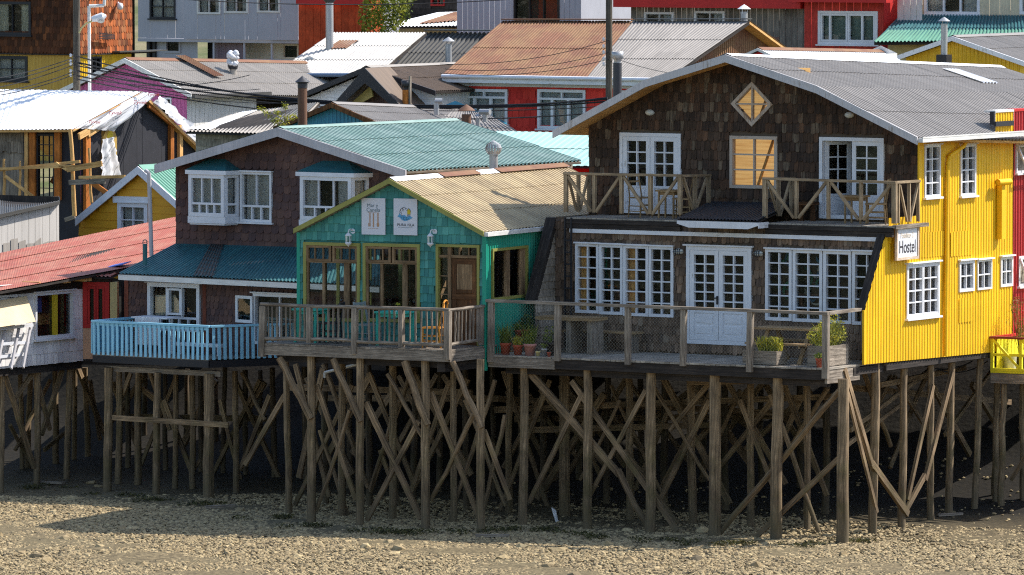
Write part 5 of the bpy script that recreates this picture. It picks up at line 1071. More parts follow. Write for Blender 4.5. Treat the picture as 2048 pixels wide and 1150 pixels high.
# balcony furniture
ub_ = lambda x, n: HF.px(x, 425, n)[0]
chair('rustic_chair', 'rustic stick chair left of the table on the left balcony', HF, ub_(1282, -sD - .75), -sD - .75, zbf, 1.25, M['bench_wood'], 'pole', .98, .4); table('rustic_table', 'small rustic branch table on the left balcony', HF, ub_(1339, -sD - .75), -sD - .75, zbf, .5, .42, .64, M['bench_wood'], leg=.035); o = chair('rustic_chair', 'rustic stick chair right of the table on the left balcony', HF, ub_(1365, -sD - .75), -sD - .75, zbf, -1.25, M['bench_wood'], 'pole', .9, .4)
table('rustic_table', 'small rustic branch table before the open door of the right balcony', HF, ub_(1712, -sD - .75), -sD - .75, zbf, .5, .42, .62, M['bench_wood'], leg=.035); chair('rustic_chair', 'rustic stick chair beside the shut door leaf of the right balcony', HF, ub_(1752, -sD - .7), -sD - .7, zbf, -1.2, M['bench_wood'], 'pole', 1.0, .44)
o = thing('log_bench', 'short reddish log bench left of the open balcony door', 'bench', HF.pt(ub_(1615, nu + .3), zbf, nu + .3)); a, b = ub_(1598, nu + .3), ub_(1630, nu + .3); mb = MB(); mb.box(HF, a, b, zbf + .36, zbf + .42, nu + .1, nu + .5); mb.build('seat', M['door_wood'], o)
for q in (a + .05, b - .05): mb = MB(); mb.tube(HF.pt(q, zbf, nu + .3), HF.pt(q, zbf + .36, nu + .3), .06, .05, 8); mb.build('leg', M['door_wood'], o)
# rag in the dark
o = MB(); b = HF.pt(HF.px(1113, 1040, -1.2)[0], 0, -1.2); z0 = HF.px(1113, 1058, -1.2)[1]; b.z = z0; f = Fr(b, HF.a)
pts = [(-.14, .46), (-.02, .40), (.03, .2), (.16, .1), (.22, .0), (.1, .01), (.0, .03), (-.02, .18), (-.08, .3)]
o.prism(f, [(u * .9, z0 + v_ * 1.05) for u, v_ in pts], -.015, .02); o = o.build('cloth_rag', M['cloth_white'], None, b); tag(o, 'torn white rag caught under the stilts of the terrace', 'rag')

# ================================================================ the brown shingle house with the blue deck
TB = 35; BD = FR(418, 732, 156, TB); zbd = BD.px(410, 718)[1]; nbl, nbu = -1.55, -3.75
uB0 = BD.px(186, 700)[0]; uBl = BD.px(252, 610, nbl)[0]; uBu = BD.px(352, 420, nbu)[0]
brown = thing('brown_house', 'maroon shingle stilt house with mint gable roof and teal lean to roof', 'house', BD.pt(0, zbd, nbl))
nbb = nbu + .45
prB = [BD.px(311, 330, nbb), BD.px(557, 256, nbb), BD.px(813, 341, nbb)]; zrB = lin(prB); uBR = BD.px(800, 400, nbu)[0]
print('BROWN', 'zbd', zbd, uB0, uBl, uBu, uBR, prB)
gable_roof(brown, BD, prB, nbb, 7.2, 'mint_roof', 3, .17, 'barge_grey', .2, .05, under='grey_wood', amp=.02)
mb = MB(); e = prB[2]; mb.box(BD, e[0] - .3, e[0] - .26, e[1] - .38, e[1] - .06, nbb - 7.2, nbb - .1); mb.build('fascia', M['grey_wood'], brown)
topB = lambda u: zrB(u) - .1; z_l = BD.px(470, 489, nbu)[1] - .1
bwin = [BD.rect(482, 344, 545, 444, nbu), BD.rect(385, 350, 468, 435, nbu), BD.rect(610, 352, 725, 440, nbu)]
mb = MB(); wall(mb, BD, [uBu, prB[1][0], uBR], lambda u: z_l, topB, bwin, nbu - .02); mb.build('wall', M['brown_sh'], brown)
mb = MB(); shingles(mb, BD, uBu, uBR, z_l, prB[1][1], topB, bwin, nbu, .22, .19, 'scale', .008, thick=.03); mb.build('shingle_cladding', M['brown_sh'], brown)
win(brown, BD, bwin[0], 2, 1, nbu, fw=.06, lower=(.3, 3), curtain='full', hdr=.03, proud=.05, sill=True)
def bay(xa, xb, xc, y0, y1, cur, rcol):
    nf = nbu + .42; ua, z1 = BD.px(xa, y0, nf); ub, _ = BD.px(xb, y0, nf); z0 = BD.px((xa + xb) / 2, y1, nf)[1]; uc_ = BD.px(xc, y0, nbu)[0]
    o = win(brown, BD, (ua, ub, z0, z1), 3, 1, nf, fw=.09, lower=(.27, 4), curtain=cur, back=False, proud=.03, label='bay window with a small teal hipped roof', name='bay_window')
    for (p, q) in ((BD.pt(ub, 0, nf), BD.pt(uc_, 0, nbu)), (BD.pt(2 * ua - ua - (uc_ - ub), 0, nbu), BD.pt(ua, 0, nf))):
        d = q - p; f = Fr(p, math.atan2(d.y, d.x)); win(brown, f, (.01, d.length - .01, z0, z1), 1, 1, 0, fw=.07, lower=(.27, 1), curtain='full', back=False, proud=.02)
    mb = MB(); ul = ua - (uc_ - ub); mb.prism(BD, [(ul, 0), (uc_, 0)], 0, 0) if False else None
    P4 = [BD.pt(ul, 0, nbu), BD.pt(ua, 0, nf), BD.pt(ub, 0, nf), BD.pt(uc_, 0, nbu)]; cen = BD.pt((ul + uc_) / 2, 0, nbu)
    def band(zz0, zz1, grow):
        Q = [cen + (p - cen) * grow for p in P4]
        for a_, b_ in zip(Q, Q[1:]): mb.face([V((a_.x, a_.y, zz0)), V((b_.x, b_.y, zz0)), V((b_.x, b_.y, zz1)), V((a_.x, a_.y, zz1))])
        mb.face([V((p.x, p.y, zz0)) for p in Q][::-1]); mb.face([V((p.x, p.y, zz1)) for p in Q]); return Q
    band(z0 - .16, z0 - .002, 1.05); band(z0 - .2, z0 - .165, .98); mb.build('bay_sill', M['white'], o); mb = MB(); Q = band(z1 + .002, z1 + .1, 1.14); mb.build('bay_trim', M['white'], o)
    mb = MB(); zt = z1 + .36; ra = [V((p.x, p.y, z1 + .103)) for p in Q]; w_ = uc_ - ul; r0, r1 = BD.pt(ul + w_ * .3, zt, nbu + .02), BD.pt(ul + w_ * .7, zt, nbu + .02)
    mb.face([ra[0], ra[1], r0]); mb.face([ra[1], ra[2], r1, r0]); mb.face([ra[2], ra[3], r1]); mb.build('bay_roof', M['teal_roof'], o)
    mb = MB(); mb.face([BD.pt(ua - .1, z0, nbu - .5), BD.pt(uc_, z0, nbu - .5), BD.pt(uc_, z1, nbu - .5), BD.pt(ua - .1, z1, nbu - .5)]); mb.build('dark_room', M['dark'], o)
bay(378, 449, 478, 348, 433, 'full', None); bay(601, 703, 738, 352, 441, 'sides', None)
# lean-to and lower storey
A, B, C, D = BD.P(238, 546, nbl + .45), BD.P(760, 571, nbl + .45), BD.P(760, 499, nbu + .0), BD.P(352, 487, nbu + .0)
mb = MB(); corr(mb, A, B, C, D, .09, .012, 1); mb.slab(A - V((0, 0, .03)), B - V((0, 0, .03)), C - V((0, 0, .03)), D - V((0, 0, .03)), .04, 1); lt = mb.build('lean_to_roof', [M['teal_roof'], M['grey_wood']], brown)
mb = MB(); fs = lambda s: A.lerp(B, s); gs = lambda s: D.lerp(C, s); q = V((0, 0, .02))
corr(mb, fs(.29) + q, fs(.37) + q, gs(.24) + q, gs(.175) + q, .09, .012, 1); mb.build('dark_sheet', M['dark_zinc'], lt)
mb = MB(); mb.slab(BD.P(352, 487, nbu + .02), BD.P(760, 499, nbu + .02), BD.P(760, 508, nbu + .32), BD.P(347, 496, nbu + .32), .01); mb.build('flashing', M['teal_roof'], lt)
mb = MB(); mb.box8([A - V((0, 0, .16)), B - V((0, 0, .16)), B - V((0, 0, .16)) + BD.N * .03, A - V((0, 0, .16)) + BD.N * .03, A - V((0, 0, .04)), B - V((0, 0, .04)), B - V((0, 0, .04)) + BD.N * .03, A - V((0, 0, .04)) + BD.N * .03]); mb.build('fascia', M['offwhite'], lt)
uBr2 = BD.px(770, 600, nbl)[0]; zlt = BD.px(420, 560, nbl)[1]
lw = [BD.rect(297, 567, 401, 662, nbl), BD.rect(508, 588, 612, 690, nbl)]
mb = MB(); wall(mb, BD, [uBl, uBr2], lambda u: zbd - .05, lambda u: zlt + .1, lw, nbl - .02); mb.build('wall', M['brown_sh'], brown)
mb = MB(); shingles(mb, BD, uBl, uBr2, zbd, zlt + .1, lambda u: zlt + .1, lw, nbl, .13, .15, 'scale', .008, thick=.026); mb.build('shingle_cladding', M['brown_sh'], brown)
mb = MB(); mb.box(BD, uBl - .03, uBl + .09, zbd - .05, zlt + .05, nbl - .02, nbl + .03); uq = BD.px(410, 600, nbl)[0]; mb.box(BD, uq - .05, uq + .05, zbd, zlt + .05, nbl, nbl + .03); mb.build('corner_trim', m_wood('maroon corner board', S(96, 50, 36), S(124, 70, 52), 20, 1.2, .1), brown)
ww = win(brown, BD, lw[0], 3, 1, nbl, fw=.09, lower=(.24, 5), hdr=.05, proud=.05, lw=.05)
mb = MB(); a, b, c, d = lw[0]; mb.prism(BD, [(a + .1, c + .35), (a + .1, d - .3), (a + (b - a) * .45, d - .28), (a + (b - a) * .63, c + .4)], nbl - .16, nbl - .13); mb.build('blind', M['cream_curtain'], ww)
mb = MB(); mb.box(BD, a + (b - a) * .37, a + (b - a) * .42, c + .38, d - .12, nbl - .05, nbl + .06); mb.box(BD, a + (b - a) * .62, a + (b - a) * .67, c + .38, d - .12, nbl - .05, nbl + .06); mb.box(BD, a + (b - a) * .42, a + (b - a) * .62, d - .16, d - .11, nbl - .05, nbl + .06); mb.box(BD, a + (b - a) * .42, a + (b - a) * .62, c + .38, c + .43, nbl - .05, nbl + .06); mb.build('casement', M['white'], ww)
win(brown, BD, lw[1], 2, 1, nbl, fw=.07, hdr=.05, proud=.05, name='door')
# a casement swung open
q = BD.P(508, 620, nbl + .05); f = Fr(q, BD.a + math.radians(-8)); z0, z1 = BD.px(488, 645, nbl)[1], BD.px(488, 591, nbl)[1]; mb = MB(); frame_boxes(mb, f, -.56, 0, z0, z1, .07, .02, .06); ow = tag(mb.build('window', M['white'], brown), 'small casement swung open flat against the shingles'); mb = MB(); mb.box(f, -.49, -.07, z0 + .07, z1 - .07, .035, .04); mb.build('pane', M['glass'], ow)
mb = MB(); A2, B2 = BD.P(492, 572, nbl + .5), BD.P(640, 584, nbl + .5); C2, D2 = BD.P(640, 572, nbl), BD.P(500, 566, nbl); corr(mb, A2, B2, C2, D2, .09, .01, 1); mb.build('window_canopy', M['dark_zinc'], brown)
mb = MB(); a, b = BD.px(285, 560, nbl)[0], BD.px(404, 560, nbl)[0]; zc = lw[0][3] + .06; mb.slab(BD.pt(a, zc, nbl + .28), BD.pt(b, zc, nbl + .28), BD.pt(b, zc + .1, nbl), BD.pt(a, zc + .1, nbl), .03); mb.build('window_canopy', M['dark_beam'], brown)
s_ = BD.side(uBu); mb = MB(); wall(mb, s_, [-nbu, 10.5], lambda s: zbd, lambda s: zrB(uBu) - .1); s_ = BD.side(uBl); wall(mb, s_, [-nbl, 5], lambda s: zbd - .05, lambda s: zlt if s < 3.6 else z_l + .3); s_ = BD.side(uBR); wall(mb, s_, [-nbu, 10.5], lambda s: zbd, lambda s: zrB(uBR) - .1); wall(mb, BD, [uBu, prB[1][0], uBR], lambda u: zbd, topB, (), -10.5); mb.build('wall', M['redpaint'], brown)
mb = MB(); mb.box(BD, uBl, uBr2, zbd - .2, zbd - .06, -14.5, nbl - .03); mb.build('floor', M['dark_beam'], brown)  # slab lengthened past the back wall so sun misses the bank
chimney(rest, TF.P(987, 356, -5.4), .56, .1, 'pipe', 'turbine', 'roof_ventilator')
mb = MB(); b = BD.P(290, 530, nbl - .1); mb.tube(b, b + V((0, 0, .5)), .055, .055, 10); mb.path([b + V((-.05, 0, .5)), b + V((-.04, 0, .58)), b + V((0, 0, .6)), b + V((.04, 0, .58)), b + V((.05, 0, .5))], .012, 5); mb.build('vent_pipe', M['teal_roof'], lt)
mb = MB(); mb.path([BD.P(303, 512, nbl - 1.2), BD.P(298, 346, nbl - 1.2), BD.P(291, 341, nbl - 1.2)], .05, 8); mb.build('drain_pipe', M['barge_grey'], brown)
# blue deck
bd = thing('blue_deck', 'small deck with bright sky blue picket railing', 'terrace', BD.pt(-1.5, zbd, 0)); BC = Fr(BD.pt(0, 0, 0), math.radians(28)); uC1 = BC.px(592, 715)[0]; BL = BD.side(uB0)
mb = MB(); k = 18
for i in range(k): mb.box(BD, uB0 + (0 - uB0) * i / k, uB0 + (0 - uB0) * (i + 1) / k - .008, zbd - .04, zbd, nbl + .02, .0)
e_ = BC.pt(uC1, 0, 0); mb.face([BD.pt(0, zbd, 0), V((e_.x, e_.y, zbd)), BD.pt(uBr2, zbd, nbl), BD.pt(0, zbd, nbl)]); mb.build('floor', M['grey_wood'], bd)
mb = MB(); mb.box(BD, uB0, 0, zbd - .2, zbd - .042, -.06, .02); mb.box(BC, .02, uC1, zbd - .2, zbd - .042, -.06, .02); mb.box(BL, 0.06, -nbl, zbd - .2, zbd - .042, -.0, .05); mb.build('fascia', M['black'], bd)
mb = MB(); mb.box(BD, uB0 + .2, .1, zbd - .42, zbd - .3, -.4, -.3); mb.build('cross_beam', M['grey_wood'], bd)
zrb = BD.px(300, 647)[1]; hb = zrb - zbd
def pickets(fr, u0, u1, n, step=.142, w_=.068, skip=()):
    k = max(1, round((u1 - u0) / step))
    for i in range(k + 1):
        u = u0 + (u1 - u0) * i / k; mb = MB(); t_ = R.uniform(-.012, .012); mb.box8([fr.pt(u - w_ / 2, zbd - .02, n + .022), fr.pt(u + w_ / 2, zbd - .02, n + .022), fr.pt(u + w_ / 2, zbd - .02, n), fr.pt(u - w_ / 2, zbd - .02, n), fr.pt(u - w_ / 2 + t_, zrb - .03, n + .022), fr.pt(u + w_ / 2 + t_, zrb - .03, n + .022), fr.pt(u + w_ / 2 + t_, zrb - .03, n), fr.pt(u - w_ / 2 + t_, zrb - .03, n)]); mb.build('picket', M['blue'], bd)
pickets(BD, uB0 + .04, -.04, .0); pickets(BC, .12, uC1 - .1, .0); pickets(BL, .1, -nbl, -.03, .14)
mb = MB(); mb.box(BD, uB0 - .02, .03, zrb - .03, zrb + .02, -.04, .05); mb.build('hand_rail', M['blue'], bd); mb = MB(); mb.box(BC, .03, uC1, zrb - .032, zrb + .018, -.04, .05); mb.build('hand_rail', M['blue'], bd); mb = MB(); mb.box(BL, .05, -nbl, zrb - .032, zrb + .018, -.06, .03); mb.build('hand_rail', M['blue'], bd)
mb = MB(); mb.box(BD, uB0 + .02, -.02, zrb - .1, zrb - .04, -.025, -.003); mb.build('rail', M['blue'], bd)
mb = MB(); mb.box(BL, .05, -nbl - .3, zbd, zrb - .05, -.1, -.075); mb.build('side_boarding', M['blue'], bd)
for (x, yt, xb, wp) in ((217, 735, 214, 17), (315, 745, 312, 15), (418, 748, 418, 19)): pile(bd, BD, -.22, x, yt, xb, wp, 86)
for (x, yt, xb, wp) in ((237, 738, 236, 13), (277, 740, 275, 14), (385, 745, 386, 12), (470, 742, 473, 11), (353, 742, 350, 11)): pile(bd, BD, -1.7, x, yt, xb, wp, 85)
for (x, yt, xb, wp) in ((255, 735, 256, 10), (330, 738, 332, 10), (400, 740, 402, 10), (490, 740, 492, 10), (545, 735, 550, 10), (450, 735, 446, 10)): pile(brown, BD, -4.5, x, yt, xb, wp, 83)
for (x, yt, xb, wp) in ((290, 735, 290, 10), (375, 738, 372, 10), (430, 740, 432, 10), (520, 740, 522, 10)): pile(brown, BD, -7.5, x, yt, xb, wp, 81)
brace(bd, BD, -.1, 225, 835, 457, 850, 9, rnd=False, k=86, name='cross_beam')
for args in ((328, 800, 384, 945, 9), (400, 920, 384, 945, 6), (440, 800, 480, 960, 7), (540, 790, 480, 940, 8), (484, 745, 530, 840, 8), (300, 745, 340, 860, 8), (262, 745, 235, 820, 7)): brace(bd, BD, -1.8, *args, k=85)
for args in ((470, 760, 560, 960, 8), (350, 760, 270, 960, 7), (520, 760, 420, 960, 7)): brace(brown, BD, -4.4, *args, k=83)
# table with sheet, white bench
o = thing('covered_table', 'table under a hanging white cloth on the blue deck', 'table', BD.pt(BD.px(322, 700, -.8)[0], zbd, -.8)); a, b = BD.px(288, 700, -.8)[0], BD.px(336, 700, -.8)[0]; mb = MB(); mb.box(BD, a - .15, b + .2, zbd + .84, zbd + .87, -1.15, -.5); mb.build('table_top', M['white'], o)
for q in (a + .02, b - .02): mb = MB(); mb.box(BD, q - .02, q + .02, zbd, zbd + .84, -1.0, -.95); mb.build('leg', M['white'], o)
mb = MB(); drape(mb, BD, a, b, zbd + .22, zbd + .88, -.47, .03, 5); mb.build('cloth', M['cloth_white'], o)
o = thing('white_plank', 'white plank bench low behind the blue pickets', 'bench', BD.pt(BD.px(390, 700, -1.0)[0], zbd, -1.0)); a, b = BD.px(352, 705, -1.0)[0], BD.px(442, 708, -1.0)[0]; mb = MB(); mb.box(BD, a, b, zbd + .2, zbd + .28, -1.1, -.95); mb.build('seat', M['white'], o)
for q in (a + .1, b - .1): mb = MB(); mb.box(BD, q, q + .06, zbd, zbd + .2, -1.08, -.97); mb.build('leg', M['white'], o)

# ================================================================ the white house with the salmon roof, red porch
WS = Fr(P(165, 640, 161), math.radians(58)); uW0 = WS.px(-40, 650)[0]; zwb = lambda u: WS.px(0, 736)[1] + (WS.px(165, 718)[1] - WS.px(0, 736)[1]) * (u - WS.px(0, 700)[0]) / (-WS.px(0, 700)[0]); zwt = WS.px(80, 574)[1]
wh = thing('white_house', 'white shingle stilt house under a long salmon red roof', 'house', WS.pt(-2, zwb(-2), 0))
wr = [WS.rect(68, 583, 146, 676)]; wr.append(WS.rect(-60, 592, 34, 612))
mb = MB(); wall(mb, WS, [uW0, 0], zwb, lambda u: zwt + .12, wr, -.02); mb.build('wall', M['white_sh'], wh)
mb = MB(); shingles(mb, WS, uW0, 0, zwb(0) - .04, zwt - .1, lambda u: zwt - .1, wr, 0, .2, .26, 'rect', .01); mb.build('shingle_cladding', M['white_sh'], wh)
ww = win(wh, WS, wr[0], 1, 1, 0, fw=.07, proud=.05, sill=True, back=True, hdr=.05); a, b, c, d = wr[0]; mb = MB(); mb.box(WS, a + (b - a) * .5, a + (b - a) * .58, c + .05, d - .05, -.06, .03); mb.build('mullion', M['ink_yel'], ww); mb = MB(); mb.box(WS, a + .1, a + (b - a) * .44, c + (d - c) * .55, d - .15, -.3, -.28); mb.build('curtain', m_flat('blue cloth', S(60, 92, 160), .9), ww); mb = MB(); mb.box(WS, a + .1, a + (b - a) * .75, c + .3, c + (d - c) * .5, -.45, -.4); mb.build('counter', M['pine'], ww)
win(wh, WS, wr[1], 3, 1, 0, fw=.06)
mb = MB(); mb.box(WS, uW0, 0, zwt - .12, zwt + .1, 0, .03); mb.build('eave_board', M['dark_beam'], wh)
A, B, C, D = WS.P(-50, 590, .45), WS.P(330, 521, .45), WS.P(436, 416, -4.3), WS.P(-50, 516, -4.3)
mb = MB(); corr(mb, A, B, C, D, .1, .0022, 4); q = V((0, 0, .035)); mb.slab(A - q, B - q, C - q, D - q, .05, 1); mb.build('roof', [M['salmon_roof'], M['dark_beam']], wh)
mb = MB()
for u in (-.25, -.45, -1.1, -1.25, -2.3): mb = MB(); mb.box(WS, u, u + .07, zwt + .08, zwt + .16, -.1, .4); mb.build('rafter', M['pine'], wh)
mb = MB(); wall(mb, WS, [uW0, 4], lambda u: zwb(0), lambda u: zwt + 1.2, (), -5.5); mb.box(WS, uW0, 0, zwb(-1) - .22, zwb(-1) + .02, -13, -.03); s_ = Fr(WS.pt(0, 0, 0), WS.a + math.pi / 2); wall(mb, s_, [0, 5.5], lambda s: zwb(0), lambda s: zwt + .3); mb.build('wall', M['dark_beam'], wh)  # includes a floor slab stretched far back to shade the bank
for (x, yt, xb, wp) in ((4, 735, 3, 11), (76, 738, 74, 13), (140, 728, 133, 12)): pile(wh, WS, -.15, x, yt, xb, wp, 84)
for (x, yt, xb, wp) in ((40, 740, 44, 10), (60, 740, 56, 11), (110, 735, 112, 12), (170, 735, 176, 12), (150, 735, 148, 9)): pile(wh, WS, -2.4, x, yt, xb, wp, 83)
for args in ((8, 745, 68, 935, 11), (66, 745, 28, 800, 9), (125, 740, 83, 870, 9), (70, 745, 100, 860, 8)): brace(wh, WS, -.2, *args, k=84)
for args in ((155, 735, 210, 870, 9), (20, 850, 70, 940, 8), (88, 900, 130, 865, 8), (180, 760, 200, 880, 8), (100, 760, 30, 900, 8)): brace(wh, WS, -2.2, *args, k=83)
o = thing('leaning_board', 'sunlit tan plywood sheet leaning on the white shingle wall', 'board', WS.P(30, 650, .2)); mb = MB()
pb = [WS.P(-40, 660, .42), WS.P(70, 643, .42), WS.P(52, 592, .1), WS.P(-40, 608, .1)]; q = WS.N * .02; mb.box8([p - q for p in pb] + [p + q for p in pb]); mb.build('sheet', m_paint('raw plywood', S(226, 200, 156), .1), o)
o = thing('wooden_trestle', 'grey timber trestle frame propped on the white shingle wall', 'frame', WS.P(30, 730, .4)); 
for (x0, y0, x1, y1) in ((38, 655, 22, 737), (61, 653, 46, 735), (9, 658, -6, 736)): mb = MB(); mb.beam(WS.P(x0, y0, .12), WS.P(x1, y1, .45), .075, .04, WS.N); mb.build('rail_post', M['barge_grey'], o)
for (x0, y0, x1, y1) in ((-20, 660, 66, 650), (-20, 690, 58, 684), (-20, 716, 52, 708)): mb = MB(); mb.beam(WS.P(x0, y0, .2), WS.P(x1, y1, .2), .07, .03, WS.N); mb.build('crossbar', M['white'], o)
# porch
PF = FR(219, 650, 160.9, 8); pz0, pz1 = PF.px(190, 656)[1], PF.px(190, 564)[1]; pu0 = PF.px(166, 600)[0]
po = thing('glazed_porch', 'small glazed porch with red frame beside the white shingle wall', 'porch', PF.pt(-.3, pz0, 0)); w_ = win(po, PF, (pu0, 0, pz0, pz1), 1, 1, 0, 'redpaint', fw=.11, leaves=2, lw=.05, proud=.03)
mb = MB(); mb.box(PF, pu0, 0, PF.px(190, 718)[1], pz0 - .003, -.3, .01); mb.build('wall', M['salmon_wall'], po); mb = MB(); mb.box(PF, .02, .19, PF.px(225, 718)[1], pz1 + .0, -.2, .02); mb.build('post', M['pale_yellow'], po)
mb = MB(); mb.box(PF, pu0 - .2, 1.2, PF.px(225, 722)[1] - .1, PF.px(225, 722)[1], -9, -.05); mb.box(PF, .19, .45, PF.px(225, 718)[1], pz1 + .1, -.7, -.5); mb.box(PF, pu0, .0, pz1 + .003, pz1 + .16, -.3, .02); mb.build('wall', M['dark_beam'], po)  # porch floor slab extended backwards to keep the bank below unlit
A, B, C, D = PF.P(150, 551, .25), PF.P(222, 553, .25), PF.P(252, 538, -1.3), PF.P(172, 537, -1.3); mb = MB(); corr(mb, A, B, C, D, .1, .014, 1); q = V((0, 0, .03)); mb.slab(A - q, B - q, C - q, D - q, .03, 1); mb.build('roof', [M['salmon_roof'], M['dark_beam']], po)
A, B, C, D = PF.P(180, 541, -.9), PF.P(246, 528, -.9), PF.P(262, 522, -1.4), PF.P(214, 532, -1.4)
mb = MB(); mb.slab(A, B, C, D, .02); tag(mb.build('blue_sheet', m_paint('blue tarpaulin', S(88, 108, 186), .15), None, A), 'strip of blue tarpaulin in the gap beside the salmon roof', 'tarpaulin')

# ================================================================ the red house on the far right and its lime deck
sR = sE + .02; rh = thing('red_house', 'red corrugated house adjoining the yellow side wall', 'house', HS.pt(sR + 2, zy1, 0)); rw_ = [HS.rect(2031, 287, 2064, 345), HS.rect(2036, 511, 2070, 571)]
mb = MB(); wall(mb, HS, [sR, sR + 6], lambda s: zy1, lambda s: zp, rw_, .0, 'corr', .13, amp=.018); mb.build('side_wall', M['red_cw'], rh); mb = MB(); mb.box(HS, sR, sR + 6, zp, zp + .05, -.25, .03); mb.build('parapet_cap', M['redpaint'], rh); mb = MB(); mb.box(HS, sR, sR + 6, zp - .6, zp - .5, -6, -.05); wall(mb, HS, [sR, sR + 6], lambda s: zy1, lambda s: zp, (), -6); mb.build('wall', M['red_cw'], rh)
for rc in rw_:
    f = win(rh, HS, rc, 1, 1, 0, fw=.05, sill=True); a, b, c, d = rc; mb = MB(); k = .28
    T = [HS.pt(a + .04, d - .05, .04), HS.pt(b - .04, d - .05, .04), HS.pt(b - .04, c + .1, k), HS.pt(a + .04, c + .1, k)]
    for p, q in zip(T, T[1:] + T[:1]): mb.beam(p, q, .05, .04, HS.N)
    mb.beam((T[0] + T[1]) / 2, (T[2] + T[3]) / 2, .03, .03, HS.N); mb.beam((T[0] + T[3]) / 2, (T[1] + T[2]) / 2, .03, .03, HS.N); mb.build('casement', M['white'], f)
sL = HS.px(1980, 700)[0]; LDF = Fr(HS.pt(sL, 0, .03), HF.a); zl0, zl1 = LDF.px(1990, 741)[1], LDF.px(1990, 677)[1]; ld = thing('lime_deck', 'lime yellow railed deck at the right edge', 'terrace', LDF.pt(1, zl0, 0))
mb = MB(); mb.box(LDF, 0, 2.6, zl0 - .05, zl0, -3, .03); mb.box(LDF, 0, 2.6, zl0 - .0, zl0 + .06, -.02, .04); mb.build('floor', M['lime'], ld); mb = MB(); mb.box(LDF, 0, 2.6, zl0 - .28, zl0 - .055, -.08, .02); mb.build('fascia', M['grey_wood'], ld)
for u in (.03, .75, 1.5): mb = MB(); mb.box(LDF, u - .035, u + .035, zl0 + .06, zl1, -.03, .03); mb.build('rail_post', M['lime'], ld)
mb = MB(); mb.box(LDF, 0, 2.6, (zl0 + zl1) / 2 - .03, (zl0 + zl1) / 2 + .03, -.02, .02); mb.build('rail', M['lime'], ld); mb = MB(); mb.box(LDF, -.02, 2.6, zl1, zl1 + .05, -.06, .06); mb.build('hand_rail', m_wood('red brown rail', S(110, 50, 36), S(146, 72, 54), 20, 1.2, .1), ld)
for (a, b) in ((.07, .72), (.8, 1.45)): mb = MB(); mb.beam(LDF.pt(a, zl1 - .02, .045), LDF.pt(b, zl0 + .08, .045), .055, .03, LDF.N); mb.build('rail_brace', M['lime'], ld)
l2 = LDF.side(0.05, 0); mb = MB(); mb.box(l2, .05, 3, zl1 + .0, zl1 + .05, -.06, .06); mb.build('hand_rail', M['redpaint'], ld); mb = MB()
for i in range(16): mb.box(l2, .1 + i * .18, .1 + i * .18 + .15, zl0, zl1 - .02, .03, .05)
mb.build('side_boarding', M['lime'], ld)
mb = MB(); mb.tube(LDF.pt(.28, zl0, -.4), LDF.pt(.28, zl0 + .33, -.4), .13, .15, 14); o = mb.build('bucket', M['pipe'], None, LDF.pt(.28, zl0, -.4)); tag(o, 'grey bucket behind the lime railing', 'bucket')
pot('potted_shrub', 'wispy brown green shrub rising above the lime railing', 2040, 0, .16, .3, 'dark_beam', fr=Fr(LDF.pt(0, 0, -.7), HF.a), z=zl0); o = scene.objects['potted_shrub']; mb = MB(); b = ORIG[o] + V((0, 0, .3))
M['leaf_br'] = m_leaf('brownish leaves', [S(120, 100, 56), S(140, 120, 70), S(96, 92, 48), S(150, 110, 70)])
for _ in range(26): g = R.uniform(0, 6.28); t_ = b + V((.42 * math.cos(g) * R.random(), .42 * math.sin(g) * R.random(), R.uniform(.5, 1.3))); mb.path([b, b.lerp(t_, .5) + V((0, 0, .06)), t_], .006, 4); leafcloud(mb, t_, .08, .08, .14, 26, .022, 0, 0)
mb.build('foliage', M['leaf_br'], o)
for (x, yt, xb, wp, n_) in ((2008, 768, 2003, 14, -.2), (1990, 768, 1986, 8, -1.2), (2045, 768, 2046, 12, -1.0)): pile(ld, LDF, n_, x, yt, xb, wp, 90, wob=.04)
brace(ld, LDF, -.3, 2060, 900, 2022, 960, 8, k=90)

# more bracing in the shade under the floors
for (own, fr, n, xs_, yt, yb, k) in ((host, HF, -3.9, (1000, 1085, 1215, 1330, 1450, 1560, 1655), 740, 1020, 89), (host, HF, -5.4, (1010, 1120, 1250, 1380, 1500, 1620), 745, 985, 88), (host, HF, -7.0, (1040, 1160, 1284, 1405, 1524, 1640), 750, 950, 87), (rest, TD, -3.2, (590, 650, 738, 826, 934), 725, 1000, 88), (rest, TD, -5.2, (614, 698, 792, 878, 988), 728, 960, 87), (brown, BD, -5.4, (220, 290, 372, 432, 522), 745, 930, 82), (host, HS, -1.9, (1720, 1790, 1860, 1940, 2010), 735, 960, 90)):
    for a, b in zip(xs_, xs_[1:]):
        for (p, q) in ((a, b), (b, a)):
            if R.random() < .72: brace(own, fr, n + R.uniform(-.12, .12), p + R.uniform(-8, 8), yt + R.uniform(0, 50), q + R.uniform(-12, 12), yb - R.uniform(0, 90), R.uniform(8, 12), k)
    brace(own, fr, n - .2, xs_[0] - 10, yt + R.uniform(40, 90), xs_[-1] + 10, yt + R.uniform(40, 100), 11, k, rnd=False, name='cross_beam')
